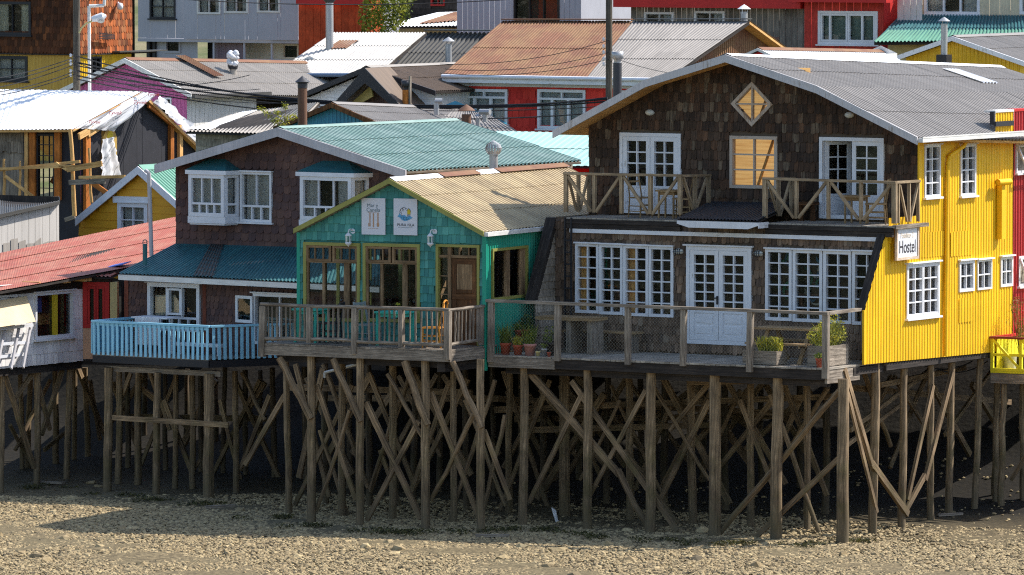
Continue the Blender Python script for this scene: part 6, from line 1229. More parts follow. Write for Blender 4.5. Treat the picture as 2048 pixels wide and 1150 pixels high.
# ================================================================ the houses behind
M['brown_roof'] = m_metal('brown weathered sheet', S(104, 86, 70), .1, .2, S(112, 76, 52), .3, .7)
def base(fr, x, y, n=0): p = fr.P(x, y, n); return V((p.x, p.y, max(terr(p.x, p.y), 3.2)))
def quad_roof(parent, pts, mat, rows=2, wl=.11, t=.05, under='dark_beam', name='roof', amp=.013, label=None):
    A, B, C, D = pts; mb = MB(); corr(mb, A, B, C, D, wl, amp, rows); n = (B - A).cross(D - A); n.normalize(); n = n if n.z > 0 else -n; q = n * (amp + .012)
    mb.slab(A - q, B - q, C - q, D - q, t, 1); return tag(mb.build(name, [M[mat], M[under]], parent), label)
def plank(parent, fr, n, x0, y0, x1, y1, wpx, mat, k, d=.05, name='plank'):
    mb = MB(); mb.beam(fr.P(x0, y0, n), fr.P(x1, y1, n), wpx / k, d, fr.N); return mb.build(name, M[mat], parent)
def house(name, label, D, xo, yo, th=31): fr = FR(xo, yo, D, th); return thing(name, label, 'house', base(fr, xo, yo, -2)), fr

# construction house
h, CF = house('unfinished_house', 'half built timber house with bright white metal roof and black felt gable', 182, 161, 300)
CS = CF.side(0); nR = -2.7; eA, eB, rC, rD = CF.P(-40, 259.5, .4), CF.P(146, 258.5, .4), CF.P(284, 183, nR), CF.P(-40, 178, nR)
quad_roof(h, (eA, eB, rC, rD), 'white_roof', 1, .16, .06, 'pine', amp=.008)
bk = (CF.pt(CF.px(284, 183, nR)[0], eB.z - .9, -6.0), CF.pt(CF.px(-40, 178, nR)[0], eA.z - .9, -6.0)); quad_roof(h, (bk[0], bk[1], rD, rC), 'white_roof', 1, .085, .06, 'pine')
zb = h.location.z - .2; zE, zR_ = eB.z, rC.z; topC = lin([(-.4, zE - .1), (2.7, zR_ - .08), (6.2, zE - .95)])
mb = MB(); ah = [CS.rect(203, 262, 231, 352)]; wall(mb, CS, [.02, 2.7, 5.6], lambda s: zb, topC, ah, 0, 'board', 1.0); mb.build('felt_wall', M['felt'], h)
uf = CF.px(-40, 330)[0]; fh = [CF.rect(74, 268, 110, 398)]; mb = MB(); wall(mb, CF, [CF.px(46, 330)[0], -.02], lambda u: zb, lambda u: zE - .05, fh, -.02, 'board', .9); mb.build('felt_wall', M['felt'], h)
mb = MB(); u1 = CF.px(45, 320)[0]; shingles(mb, CF, uf, u1, CF.px(20, 305)[1], zE - .1, lambda u: zE - .12, (), -.05, .12, .3, 'rect', .05); wall(mb, CF, [uf, u1], lambda u: zb, lambda u: zE - .1, (), -.08); mb.build('shingle_wall', M['grey_wood'], h)
for (x, y0, y1, w_, m_) in ((54, 261, 400, 8, 'pine'), (66, 261, 400, 13, 'orange_wood'), (116, 261, 400, 13, 'orange_wood')): plank(h, CF, .05, x, y0, x, y1, w_, m_, 74, .1, 'post')
for (x, y0, y1, w_, m_) in ((174, 262, 440, 16, 'orange_wood'), (342, 236, 330, 12, 'orange_wood'), (360, 250, 330, 11, 'pine')): plank(h, CS, .06, x, y0, x, y1, w_, m_, 74, .1, 'post')
for (x0, y0, x1, y1, w_, m_) in ((297, 210, 350, 252, 10, 'orange_wood'), (158, 273, 194, 252, 13, 'pine'), (176, 272, 216, 246, 6, 'pine')): plank(h, CS, .12, x0, y0, x1, y1, w_, m_, 74, .06, 'rafter')
rc = fh[0]; mb = MB(); u0, u1, z0, z1 = rc; frame_boxes(mb, CF, u0, u1, z0, z1, .05, -.08, .03)
for i in (1, 2): mb.box(CF, u0 + (u1 - u0) * i / 3 - .01, u0 + (u1 - u0) * i / 3 + .01, z0, z1, -.04, .0)
for i in range(1, 6): mb.box(CF, u0, u1, z0 + (z1 - z0) * i / 6 - .01, z0 + (z1 - z0) * i / 6 + .01, -.05, .01)
w_ = mb.build('window', M['black'], h); mb = MB(); mb.box(CF, u0, u1, z0, z1, -.9, -.85); mb.build('inner_wall', M['pine'], w_); mb = MB(); mb.beam(CF.pt(u0, z0 + .4, -.7), CF.pt(u1, z1 - .3, -.7), .12, .05, CF.N); mb.beam(CF.pt(u1 - .1, z0, -.6), CF.pt(u1 - .1, z1, -.6), .1, .05, CF.N); mb.build('brace', M['orange_wood'], w_)
rc = ah[0]; a, b, c, d = rc; m_ = (a + b) / 2; mb = MB(); out = [(a, c), (a, d - .25)] + [(m_ + (b - a) / 2 * math.cos(g), d - .25 + .3 * math.sin(g)) for g in [math.pi * (1 - i / 8) for i in range(9)]] + [(b, d - .25), (b, c)]; mb.prism(CS, out, -.02, .05); w_ = mb.build('arched_window', m_wood('olive pine', S(176, 140, 70), S(200, 166, 90), 18, 1.2, .1), h); mb = MB(); mb.prism(CS, [(m_ + .17 * math.cos(g), d - .3 + .32 * math.sin(g)) for g in [i * .45 for i in range(14)]], .05, .06); mb.build('pane', M['ink_yel'], w_)
def crumple(name, label, Q, mat, nx=16, ny=8, amp=.05, cat='sheet', hang=0.0, parent=None):
    A, B, C, D = Q; n = (B - A).cross(D - A); n.normalize(); n = n if n.y < 0 else -n; mb = MB(); pts = []; uvs = []
    for j in range(ny + 1):
        for i in range(nx + 1):
            s, t = i / nx, j / ny; p = A.lerp(B, s).lerp(D.lerp(C, s), t); e = (R.uniform(-1, 1) * amp * (1.6 if i in (0, nx) or j in (0, ny) else 1)) + amp * math.sin(s * 14 + t * 4)
            pts.append(p + n * (e + .04) + V((0, 0, R.uniform(-1, 1) * amp * .6))); uvs.append((s, t))
    q = nx + 1; mb.faces(pts, [(j * q + i, j * q + i + 1, (j + 1) * q + i + 1, (j + 1) * q + i) for j in range(ny) for i in range(nx)], uvs, 0, True)
    if parent is not None: return mb.build(name, mat, parent)
    o = mb.build(name, mat, None, (A.x, A.y, min(p.z for p in pts))); return tag(o, label, cat)
tarp = crumple('roof_wrap', 'loose white roofing membrane with red print at the torn roof edge', (CF.P(150, 257, .38), CS.P(225, 262, .2), CF.P(314, 190, nR), CF.P(284, 183.5, nR)), M['cloth_white'], 18, 10, .035, 'membrane')
M['ink_red'] = m_flat('red print', S(200, 70, 60), .7)
tn = (CF.P(284, 183, nR) - CF.P(150, 257, .38)); pl = CF
for (x, y, n_, sz) in ((172, 251, .25, .18), (212, 233, -.7, .2), (262, 212, -1.7, .2), (290, 196, -2.3, .18)):
    p = CF.P(x, y, n_); c_ = bpy.data.curves.new('lettering', 'FONT'); c_.body = 'Tyvek'; c_.size = sz * .85; c_.extrude = .002; o = bpy.data.objects.new('lettering', c_); col.objects.link(o); c_.materials.append(M['ink_red']); settle(o, tarp, p + V((.05, -.1, .06)), (math.radians(52), 0, CF.a + .15))
crumple('gable_wrap', 'white membrane strip drooping along the back gable edge', (CS.P(306, 204, .25), CS.P(398, 290, .25), CS.P(407, 272, .2), CS.P(318, 190, .2)), M['cloth_white'], 20, 5, .03, 'membrane')
crumple('plastic_sheet', 'white plastic sheet draped over something beside the arched window', (CS.P(198, 354, .25), CS.P(238, 353, .25), CS.P(227, 274, .2), CS.P(203, 278, .2)), M['cloth_white'], 12, 12, .03, 'sheet')
sc = thing('scaffolding', 'rough pole and plank scaffolding before the half built house', 'scaffold', base(CF, 100, 420, 1))
for (x0, y0, x1, y1, w_) in ((140, 258, 149, 432, 9), (178, 296, 184, 405, 6), (8, 318, 8, 396, 6), (40, 322, 39, 392, 5)): mb = MB(); k = w_ / 74 / 2; mb.tube(CF.P(x0, y0, 1.0), CF.P(x1, y1, 1.0), k * .8, k, 8, 5, .02, rough=.06); mb.build('pole', M['pine'], sc)
for (x0, y0, x1, y1, w_, m_) in ((-10, 341, 160, 323, 6, 'pine'), (-10, 338, 186, 331, 5, 'pine'), (134, 339, 204, 327, 11, 'pine'), (138, 365, 210, 362, 10, 'grey_wood'), (158, 355, 250, 353, 6, 'pine'), (10, 352, 66, 393, 6, 'pine'), (185, 366, 222, 392, 10, 'orange_wood'), (112, 326, 134, 340, 5, 'pine')): plank(sc, CF, 1.1 if w_ != 6 else 1.05, x0, y0, x1, y1, w_, m_, 74, .04)
plank(sc, CF, .9, 130, 440, 150, 433, 8, 'grey_wood', 74)

# grey shed
BS = Fr(P(118, 440, 174), math.radians(57)); sh = thing('metal_shed', 'low shed of sunlit grey white metal sheets with a dark roof edge', 'shed', base(BS, 60, 480, -1)); ub0 = BS.px(-40, 440)[0]; zt0, zt1 = BS.px(-40, 437)[1], BS.px(118, 401)[1]; tp = lin([(ub0, zt0), (0, zt1)]); zs = sh.location.z - .3
mb = MB(); wall(mb, BS, [ub0, 0], lambda u: zs, tp, (), 0, 'board', .3); mb.build('wall', M['zinc_roof'], sh); mb = MB(); zm_ = BS.px(60, 478)[1]
for i in range(7): a = -2.4 + i * .33; wall(mb, BS, [a, a + .29], lambda u: zs, lambda u: zm_ - .1 + R.uniform(-.1, .15), (), .02)
mb.build('lower_sheet', M['pale_roof'], sh)
quad_roof(sh, (BS.P(-40, 438, .12), BS.P(119, 402, .12), BS.P(120, 393, -2.2), BS.P(-40, 396, -2.2)), 'dark_zinc', 1, .1, .05); mb = MB(); f_ = Fr(BS.pt(0, 0, 0), BS.a + math.pi / 2); wall(mb, f_, [0, 2.4], lambda s: zs, lambda s: zt1 + .1); mb.build('wall', M['dark_beam'], sh)
mb = MB(); mb.beam(BS.P(-40, 441, .14), BS.P(119, 405, .14), .09, .03, BS.N); mb.build('bargeboard', M['dark_zinc'], sh)

# orange cottage
h, OF = house('orange_cottage', 'small ochre clapboard cottage with white bargeboards and mint roof', 174.5, 352, 480)
nb_ = .15; pr = [OF.px(152, 437, nb_), OF.px(277, 333, nb_), OF.px(402, 445, nb_)]; zo = lin(pr); zb = h.location.z; gable_roof(h, OF, pr, nb_, 6, 'green_roof', 1, .15, 'white', .2, .05, ridge_mat=M['green_roof'])
ul, ur = OF.px(158, 470)[0], OF.px(396, 450)[0]; hw = [OF.rect(237, 406, 297, 474)]
inv = lambda z: (max(ul, pr[0][0] + (z + .06 - pr[0][1]) / (pr[1][1] - pr[0][1]) * (pr[1][0] - pr[0][0])), min(ur, pr[2][0] + (z + .06 - pr[2][1]) / (pr[1][1] - pr[2][1]) * (pr[1][0] - pr[2][0])))
M['ochre'] = m_paint('ochre clapboard paint', S(218, 156, 30), .08); mb = MB(); clap(mb, OF, ul, ur, zb, pr[1][1] - .15, None, hw, 0, .205, inv=inv); wall(mb, OF, [ul, pr[1][0], ur], lambda u: zb - .3, lambda u: zo(u) - .1, hw, -.02); mb.build('wall', M['ochre'], h); shell(h, OF, [ul, pr[1][0], ur], lambda u: zb - .3, lambda u: zo(u) - .1, 6, 'ochre')
w_ = win(h, OF, hw[0], 2, 2, 0, fw=.11, hdr=.1, proud=.06, curtain='full'); mb = MB(); a, b, c, d = hw[0]; mb.box(OF, a - .12, b + .1, d + .03, d + .17, 0, .09); mb.build('lintel', M['white'], w_)

# magenta house
h, MF = house('magenta_house', 'magenta corrugated house with pale grey sheet roof', 192, 374, 230); nb_ = .25
pr = [MF.px(113, 183, nb_), MF.px(250, 117, nb_), MF.px(384, 188, nb_)]; zo = lin(pr); zb = h.location.z; gable_roof(h, MF, pr, nb_, 9.5, 'pale_roof', 3, .11, 'offwhite', .13, .05, ridge_mat=M['rust_roof'], under='grey_wood', back_drop=.3)
ul = MF.px(122, 200)[0]; hw = [MF.rect(318, 195, 344, 236)]; mb = MB(); wall(mb, MF, [ul, pr[1][0], 0], lambda u: zb - .3, lambda u: zo(u) - .12, hw, 0, 'corr', .13); mb.build('wall', M['magenta_cw'], h); win(h, MF, hw[0], 1, 1, 0, fw=.05)
ms = MF.side(0); mb = MB(); wall(mb, ms, [0, 3.6], lambda s: zb - .3, lambda s: zo(0) - .1, (), 0, 'board', .22); mb.build('side_wall', M['offwhite'], h); shell(h, MF, [ul, pr[1][0], 0], lambda u: zb - .3, lambda u: zo(u) - .12, 9.5, 'offwhite', right=False)
mb = MB(); wall(mb, ms, [3.6, 9.5], lambda s: zb - .3, lambda s: zo(0) - .1, (), -1.2); mb.build('side_wall', M['dark_beam'], h); mb = MB(); e = pr[2]; mb.box(MF, e[0] - .02, e[0] + .1, e[1] - .12, e[1] - .03, nb_ - 4, nb_); mb.build('gutter', M['dark_zinc'], h)
b = MF.P(466, 160, nb_ - 4.2); o = chimney(h, b - V((0, 0, .1)), .75, .1, 'pale_roof', None); mb = MB()
for q in range(26): g = R.uniform(0, 6.28); p = b + V((.1 * math.cos(g), .1 * math.sin(g), R.uniform(.4, .85))); mb.lathe(p, [(.001, -.06), (.08, -.03), (.09, .02), (.04, .07), (.001, .08)], 6)
mb.build('wrapping', M['cloth_white'], o); mb = MB(); mb.lathe(b + V((0, 0, .32)), [(.13, 0), (.15, .1), (.13, .2)], 12); mb.build('band', M['black'], o)
mb = MB(); q = V((0, 0, .03)); rA = lambda s, t: MF.pt(pr[2][0], pr[2][1], nb_ - s).lerp(MF.pt(pr[1][0], pr[1][1], nb_ - s), t); corr(mb, rA(2.6, .42) + q, rA(3.1, .42) + q, rA(3.1, 1) + q, rA(2.6, 1) + q, .11, .012, 1); mb.build('rust_sheet', M['rust_roof'], h)

# corner house: brown shingles over yellow cladding
h, EF = house('corner_house', 'two storey corner house of rust brown shingles above yellow cladding', 204, 158, 120); ES = EF.side(0); zb = h.location.z - .3; zm = EF.px(157, 108)[1]; zt = EF.px(157, -60)[1]; ul = EF.px(-60, 100)[0]; se = ES.px(262, 60)[0]
hw = [EF.rect(-8, 3, 67, 70), EF.rect(-10, 112, 56, 162)]
mb = MB(); wall(mb, EF, [ul, .12], lambda u: zm, lambda u: zt, hw, .1); shingles(mb, EF, ul, .12, zm, zt, lambda u: zt, hw, .12, .13, .2, 'scale', .012); mb.build('shingle_cladding', m_shingle('shade-toned rust shingle', [S(74, 42, 24), S(84, 50, 30), S(64, 38, 22), S(96, 56, 30)], .2, 30, .3), h)  # front shingles darker than the side's: their shade is painted in
e2 = EF.side(.12, .12); mb = MB(); wall(mb, e2, [0, se], lambda u: zm, lambda u: zt, (), -.02); shingles(mb, e2, 0, se, zm, zt, lambda u: zt, (), 0, .13, .2, 'scale', .012); mb.build('shingle_cladding', M['rust_sh'], h)
mb = MB(); wall(mb, EF, [ul, 0], lambda u: zb, lambda u: zm, hw, 0, 'corr', .12); mb.build('wall', m_metal('shade-toned yellow cladding', S(190, 152, 62), .05, dirt=.16), h); sd = [ES.rect(181, 113, 202, 150)]; mb = MB(); wall(mb, ES, [0, se], lambda u: zb, lambda u: zm, sd, 0, 'corr', .12); mb.build('wall', M['yel_cw2'], h); win(h, ES, sd[0], 2, 1, 0, 'black', fw=.06, curtain='left')  # front cladding duller than the side, its shade put into the colour
win(h, EF, hw[0], 2, 1, .12, 'black', fw=.08, curtain='sides', cmat=M['cream_curtain'], sill=True); win(h, EF, hw[1], 2, 2, 0, 'black', fw=.09, curtain='full', sill=True)
mb = MB(); mb.box(EF, ul, .12, zm - .04, zm - .003, -4, .12); wall(mb, EF, [ul, 0], lambda u: zb, lambda u: zt, (), -3.0); mb.box(EF, ul, .2, zt, zt + .1, -3.0, .2); mb.build('ledge', M['dark_beam'], h); mb = MB(); mb.box(ES, 1.6, 4.2, zm + .02, zm + .06, .14, .4); mb.build('gutter', M['dark_zinc'], h)
mb = MB(); p = ES.P(240, 12, .3); mb.path([ES.P(236, 5, .16), p], .03, 6); mb.lathe(p, [(.001, -.12), (.08, -.1), (.1, 0), (.07, .08), (.001, .1)], 10); tag(mb.build('wall_lamp', M['white'], None, p), 'white globe lamp on the rust shingle side wall', 'lamp')
mb = MB()
for i in range(4): mb.beam(ES.P(198, 66 + i * 3.5, .3), ES.P(230, 70 + i * 2.2, .3), .025, .025)
for x in (200, 214, 228): mb.beam(ES.P(x, 64, .3), ES.P(x, 80, .3), .02, .02)
tag(mb.build('antenna', M['black'], None, ES.P(214, 72, .3)), 'dark comb shaped antenna on the rust shingle side wall', 'antenna')

# lavender house
h, GF = house('lavender_house', 'long lavender grey house with an open porch below', 216, 600, 60); zb = h.location.z - .3; zt = GF.px(440, -40)[1]; z1 = GF.px(320, 76)[1]; z2 = GF.px(480, 79)[1]; ul = GF.px(276, 40)[0]; um = GF.px(371, 40)[0]; u3 = GF.px(385, 100)[0]
hw = [GF.rect(300, -12, 351, 37), GF.rect(398, -8, 445, 28), GF.rect(452, -8, 500, 26), GF.rect(518, -8, 564, 25)]
mb = MB(); wall(mb, GF, [ul, um], lambda u: z1, lambda u: zt, hw, 0, 'board', 1.22); wall(mb, GF, [um, 0], lambda u: z2, lambda u: zt, hw, .1, 'board', 1.22); mb.build('wall', M['lilac_wall'], h)
win(h, GF, hw[0], 2, 2, 0, 'black', fw=.05, curtain='full', sill=True)
for rc in hw[1:]: win(h, GF, rc, 2, 1, .1, 'offwhite', fw=.06, curtain='sides')
hw2 = [GF.rect(330, 79, 362, 106, -.3), GF.rect(565, 88, 598, 118, -1.2)]
mb = MB(); wall(mb, GF, [GF.px(305, 100, -.3)[0], u3], lambda u: zb, lambda u: z1, hw2, -.3); mb.build('wall', M['lilac_wall'], h); win(h, GF, hw2[0], 1, 1, -.3, 'lilac_wall', fw=.07)
mb = MB(); wall(mb, GF, [u3, 0], lambda u: zb, lambda u: z2, [hw2[1]], -1.2); clap(mb, GF, GF.px(500, 100, -1.2)[0], 0, zb, z2, None, [hw2[1]], -1.19, .16); mb.build('porch_wall', M['offwhite'], h); win(h, GF, hw2[1], 1, 1, -1.2, 'offwhite', fw=.06)
mb = MB(); drape(mb, GF, GF.px(430, 100, -.3)[0], GF.px(490, 100, -.3)[0], GF.px(460, 125, -.3)[1], z2 - .05, -.3, .04, 5); mb.build('curtain', m_cloth('mauve curtain', S(138, 122, 130), .2), h); mb = MB(); mb.box(GF, u3 + .02, GF.px(428, 100)[0], zb, z2, -.9, -.85); mb.build('dark_doorway', M['black'], h)
for x in (428, 489, 544): plank(h, GF, -.05, x, 78, x, 128, 4, 'lilac_wall', 62.5, .06, 'post')
plank(h, GF, 0, 490, 119, 602, 121, 3, 'lilac_wall', 62.5, .06, 'hand_rail')
for i in range(16): x = 493 + i * 7; plank(h, GF, 0, x, 120, x, 132, 1.6, 'lilac_wall', 62.5, .03, 'baluster')
mb = MB(); wall(mb, GF, [ul, 0], lambda u: zb, lambda u: zt, (), -6); mb.box(GF, ul, 0, z1 - .12, z1 - .01, -6, .02); s_ = GF.side(0); wall(mb, s_, [0, 6], lambda s: z2, lambda s: zt); mb.build('wall', M['lilac_wall'], h); mb = MB(); mb.box(GF, GF.px(286, 90)[0], GF.px(292, 90)[0], zb, z1, -.4, -.2); mb.box(GF, GF.px(298, 90)[0], GF.px(303, 90)[0], zb, z1, -.4, -.2); mb.build('post', M['black'], h)
plank(h, GF, .04, 441, 28, 441, 78, 3, 'lilac_wall', 62.5, .05, 'downpipe')

# vermilion boards
h, HFv = house('vermilion_house', 'tall vermilion board house beside the lavender house', 211, 742, 60); zb = h.location.z - .3; ul = HFv.px(597, 60)[0]; zt = HFv.px(670, -60)[1]; zq = HFv.px(670, 9)[1]
M['vermilion'] = m_wood('vermilion board paint', S(170, 66, 34), S(190, 78, 42), 12, 1.2, .1); mb = MB(); wall(mb, HFv, [ul, 0], lambda u: zb, lambda u: zq, (), 0, 'board', .26); mb.build('wall', M['vermilion'], h); mb = MB(); wall(mb, HFv, [ul, 0], lambda u: zq, lambda u: zt, (), .15); mb.build('upper_wall', M['redpaint'], h); shell(h, HFv, [ul, 0], lambda u: zb, lambda u: zt, .7, 'vermilion')
# dark timber house and lean-to behind the bush
h, IF = house('dark_timber_house', 'dark brown clapboard house in the shade behind the bush', 238, 925, 30); zb = h.location.z - .3; ul = IF.px(770, 30)[0]; zt = IF.px(850, -60)[1]; hw = [IF.rect(862, -8, 890, 12)]; mb = MB(); clap(mb, IF, ul, 0, zb, zt, None, hw, 0, .2); wall(mb, IF, [ul, 0], lambda u: zb, lambda u: zt, hw, -.02); mb.build('wall', m_wood('black brown board', S(44, 36, 34), S(76, 64, 58), 4, 14, .25), h); win(h, IF, hw[0], 2, 1, 0, 'redpaint', fw=.06); shell(h, IF, [ul, 0], lambda u: zb, lambda u: zt, 5, 'dark_beam')
h, KF = house('cream_outbuilding', 'low cream outbuilding with a white and rust sheet roof', 221, 918, 60); zb = h.location.z - .3; ul = KF.px(772, 60)[0]; z_ = KF.px(850, 55)[1]; mb = MB(); wall(mb, KF, [ul, 0], lambda u: zb, lambda u: z_, (), -.4); mb.build('wall', m_paint('cream wall', S(206, 190, 140), .12), h); shell(h, KF, [ul, 0], lambda u: zb, lambda u: z_, 4, 'offwhite')
A, B, C, D = KF.P(760, 53, .2), KF.P(935, 51, .2), KF.P(935, 23, -3), KF.P(876, 25, -3); quad_roof(h, (A, B, C, D), 'white_roof', 1, .1, .05); L_ = lambda s, t: A.lerp(B, s).lerp(D.lerp(C, s), t) + V((0, 0, .035)); quad_roof(h, (L_(.4, .1), L_(.85, .3), L_(1, .95), L_(.62, .9)), 'rust_roof', 1, .1, .02, name='rust_sheet')
# bush
o = thing('leafy_bush', 'yellow green leafy bush growing beside the vermilion wall', 'bush', base(HFv, 760, 80, 1.2)); b = HFv.P(765, 40, 1.2); b.z = o.location.z; mb = MB()
for g in range(7): mb.path([b + V((R.uniform(-.1, .1), 0, 0)), b + V((R.uniform(-.4, .4), R.uniform(-.3, .3), 1.0)), b + V((R.uniform(-.9, .9), R.uniform(-.4, .4), R.uniform(1.8, 3)))], .04, 5, r1=.012)
mb.build('trunk', M['dark_beam'], o); mb = MB()
for (x, y, r_, n_) in ((772, 4, .75, 520), (745, 20, .5, 280), (790, 24, .55, 300), (760, 42, .6, 320), (800, -6, .5, 240), (765, -20, .7, 300), (738, 48, .35, 120), (778, 56, .4, 140)): leafcloud(mb, HFv.P(x, y, 1.2 + R.uniform(-.4, .3)), r_, r_ * .9, r_ * .85, n_, .075, 0, .2)
mb.build('crown', m_leaf('bush leaves', [S(126, 132, 42), S(100, 112, 38), S(148, 148, 52), S(78, 94, 34)]), o)

# white roofed house with tall flue
h, JF = house('zinc_roofed_house', 'house under a bright ribbed zinc roof with a tall sooty flue', 199, 735, 165); zb = h.location.z - .3; zj = JF.px(640, 150)[1]; ul = JF.px(560, 165)[0]; mb = MB(); ur = JF.px(860, 150)[0]; wall(mb, JF, [ul, ur], lambda u: zb, lambda u: zj, (), -.3); mb.build('wall', M['dark_beam'], h); shell(h, JF, [ul, ur], lambda u: zb, lambda u: zj, 5, 'dark_beam')
A, B, C, D = JF.P(548, 148, .35), JF.P(757, 148, .35), JF.P(853, 65, -3.4), JF.P(668, 65, -3.4); quad_roof(h, (A, B, C, D), 'zinc_roof', 3, .115, .06, amp=.018)
mb = MB(); mb.tube(A - V((.05, .06, .03)), B - V((-.05, .06, .03)), .06, .06, 8); mb.build('gutter', m_flat('blue grey gutter', S(92, 112, 136), .4), h); L_ = lambda s, t, k=.04: A.lerp(B, s).lerp(D.lerp(C, s), t) + V((0, 0, k)); quad_roof(h, (L_(.19, .58), L_(.38, .6), L_(.4, .78), L_(.2, .78)), 'rust_roof', 1, .115, .01, name='rust_sheet')
o = chimney(h, L_(.2, .6) - V((0, 0, .2)), 1.55, .115, 'pipe', None); mb = MB(); t_ = L_(.2, .6) + V((0, 0, 1.32)); mb.lathe(t_, [(.1, 0), (.2, .12), (.19, .22), (.1, .34), (.001, .36)], 10); mb.prism(Fr(t_, JF.a), [(-.24, t_.z + .22), (-.1, t_.z + .2), (-.02, t_.z + .3), (.12, t_.z + .24), (.22, t_.z + .48), (.2, t_.z + .1), (-.16, t_.z + .06)], -.03, .03); mb.build('cowl', M['black_pipe'], o)
A2, B2, C2, D2 = JF.P(775, 148, -2.5), JF.P(905, 150, -2.5), JF.P(985, 66, -4.6), JF.P(852, 65, -4.6); quad_roof(h, (A2, B2, C2, D2), 'dark_zinc', 2, .16, .05, amp=.03); mb = MB(); mb.beam(D2 + V((0, 0, .08)), C2 + V((0, 0, .08)), .3, .04); mb.build('ridge_cap', M['dark_zinc'], h)
chimney(h, JF.P(897, 145, -2.6) - V((0, 0, .2)), 1.05, .1, 'pipe', 'cone')
# dark pergola at its left corner
o = thing('pergola', 'dark timber pergola roof beside the zinc roofed house', 'pergola', base(JF, 540, 190, 1)); 
for x in (526, 554, 584): plank(o, JF, 1.0, x, 160, x, 200, 4, 'dark_beam', 67, .06, 'post')
plank(o, JF, 1.05, 503, 166, 552, 154, 10, 'dark_zinc', 67, .06, 'roof_edge'); plank(o, JF, 1.0, 524, 168, 592, 168, 3, 'dark_beam', 67, .05, 'beam'); plank(o, JF, 1.05, 516, 187, 598, 184, 7, 'black_pipe', 67, .1, 'beam'); mb = MB(); mb.box(JF, JF.px(500, 190)[0], JF.px(600, 190)[0], base(JF, 540, 190).z, JF.px(540, 188)[1], .2, .3); mb.build('back_wall', M['black'], o)

# white clapboard house with the A shaped porch gable
h, AF = house('porch_gable_house', 'white clapboard house with a black and tan A shaped porch gable', 188, 872, 200); nb_ = .3; zb = h.location.z - .3
pr = [AF.px(598, 190, nb_), AF.px(732, 134, nb_), AF.px(872, 182, nb_)]; zo = lin(pr); gable_roof(h, AF, pr, nb_, 6, 'brown_roof', 2, .11, 'black', .13, .05, ridge_mat=M['pale_roof']); ul = AF.px(610, 200)[0]; topA = lambda u: zo(u) - .12; mb = MB(); inv = lambda z: (max(ul, pr[0][0] + (z + .1 - pr[0][1]) / (pr[1][1] - pr[0][1]) * (pr[1][0] - pr[0][0])), min(-.05, pr[2][0] + (z + .1 - pr[2][1]) / (pr[1][1] - pr[2][1]) * (pr[1][0] - pr[2][0])))
clap(mb, AF, ul, 0, zb, pr[1][1] - .2, None, (), 0, .17, inv=inv); wall(mb, AF, [ul, pr[1][0], -.05], lambda u: zb, topA, (), -.02); mb.build('wall', M['white'], h); shell(h, AF, [ul, pr[1][0], -.05], lambda u: zb, topA, 6, 'offwhite')
na = 1.3; pk = AF.px(731, 136, na); lA, rA_ = AF.px(664, 212, na), AF.px(806, 215, na); mb = MB()
for (p, m_) in ((lA, 0), (rA_, 0)):
    q0 = AF.pt(pk[0], pk[1], na); q1 = AF.pt(p[0], p[1], na); mb.slab(q0, q1, AF.pt(p[0], p[1], 0), AF.pt(pk[0], pk[1], 0), .08)
pg = mb.build('porch_roof', M['brown_roof'], h); w_ = .28
for (p, sg) in ((lA, 1), (rA_, -1)):
    mb = MB(); mb.prism(AF, [(pk[0], pk[1]), (p[0], p[1]), (p[0] + sg * w_, p[1]), (pk[0], pk[1] - w_ * 1.5)], na, na + .04); mb.build('bargeboard', M['black'], pg)
mb = MB(); mb.prism(AF, [(pk[0] - .05, pk[1] - .5), (lA[0] + .3, lA[1]), (lA[0] + .55, lA[1]), (pk[0] + .02, pk[1] - .8)], .9, .95); mb.build('trim', m_paint('tan trim', S(176, 156, 92), .1), pg); mb = MB(); kk = lin([(lA[0] + .3, lA[1]), (pk[0], pk[1] - .35), (rA_[0] - .3, rA_[1])]); shingles(mb, AF, lA[0] + .35, rA_[0] - .35, lA[1] - .1, pk[1] - .4, kk, (), .6, .15, .18, 'rect'); mb.prism(AF, [(lA[0] + .3, lA[1]), (rA_[0] - .3, rA_[1]), (pk[0], pk[1] - .35)], .58, .6); mb.build('gable_wall', M['brown_sh'], pg)
b = AF.P(812, 212, 1.0); b.z -= .3; chimney(h, b, .75, .1, 'orange_wood', 'drum', capmat='black_pipe'); plank(h, AF, 1.0, 820, 152, 820, 215, 4, 'grey_wood', 72, .06, 'post')

# teal gable house with grey roof and its flues
h, TG = house('blue_gable_house', 'blue corrugated gable house with grey sheet roof and brown bargeboards', 176.5, 780, 255); nb_ = .2; zb = h.location.z - .3
pr = [TG.px(548, 254, nb_), TG.px(664, 206, nb_), TG.px(786, 258, nb_)]; zo = lin(pr); gable_roof(h, TG, pr, nb_, 6.2, 'grey_roof', 3, .11, 'door_wood', .12, .05, under='door_wood', back_drop=.3); ul = TG.px(556, 255)[0]; mb = MB(); wall(mb, TG, [ul, pr[1][0], -.05], lambda u: zb, lambda u: zo(u) - .1, (), 0, 'corr', .12); mb.build('wall', M['bluec'], h); shell(h, TG, [ul, pr[1][0], -.05], lambda u: zb, lambda u: zo(u) - .1, 6, 'bluec')
e0_, e1_ = pr[2]; A = TG.pt(e0_ - .02, e1_ + .05, nb_ - 1.5); quad_roof(h, (TG.P(786, 262, nb_ - 1.0), TG.P(1055, 275, nb_ - 2.5), TG.P(975, 228, nb_ - 6.0), TG.P(880, 214, nb_ - 6.0)), 'grey_roof', 3, .11, .05)
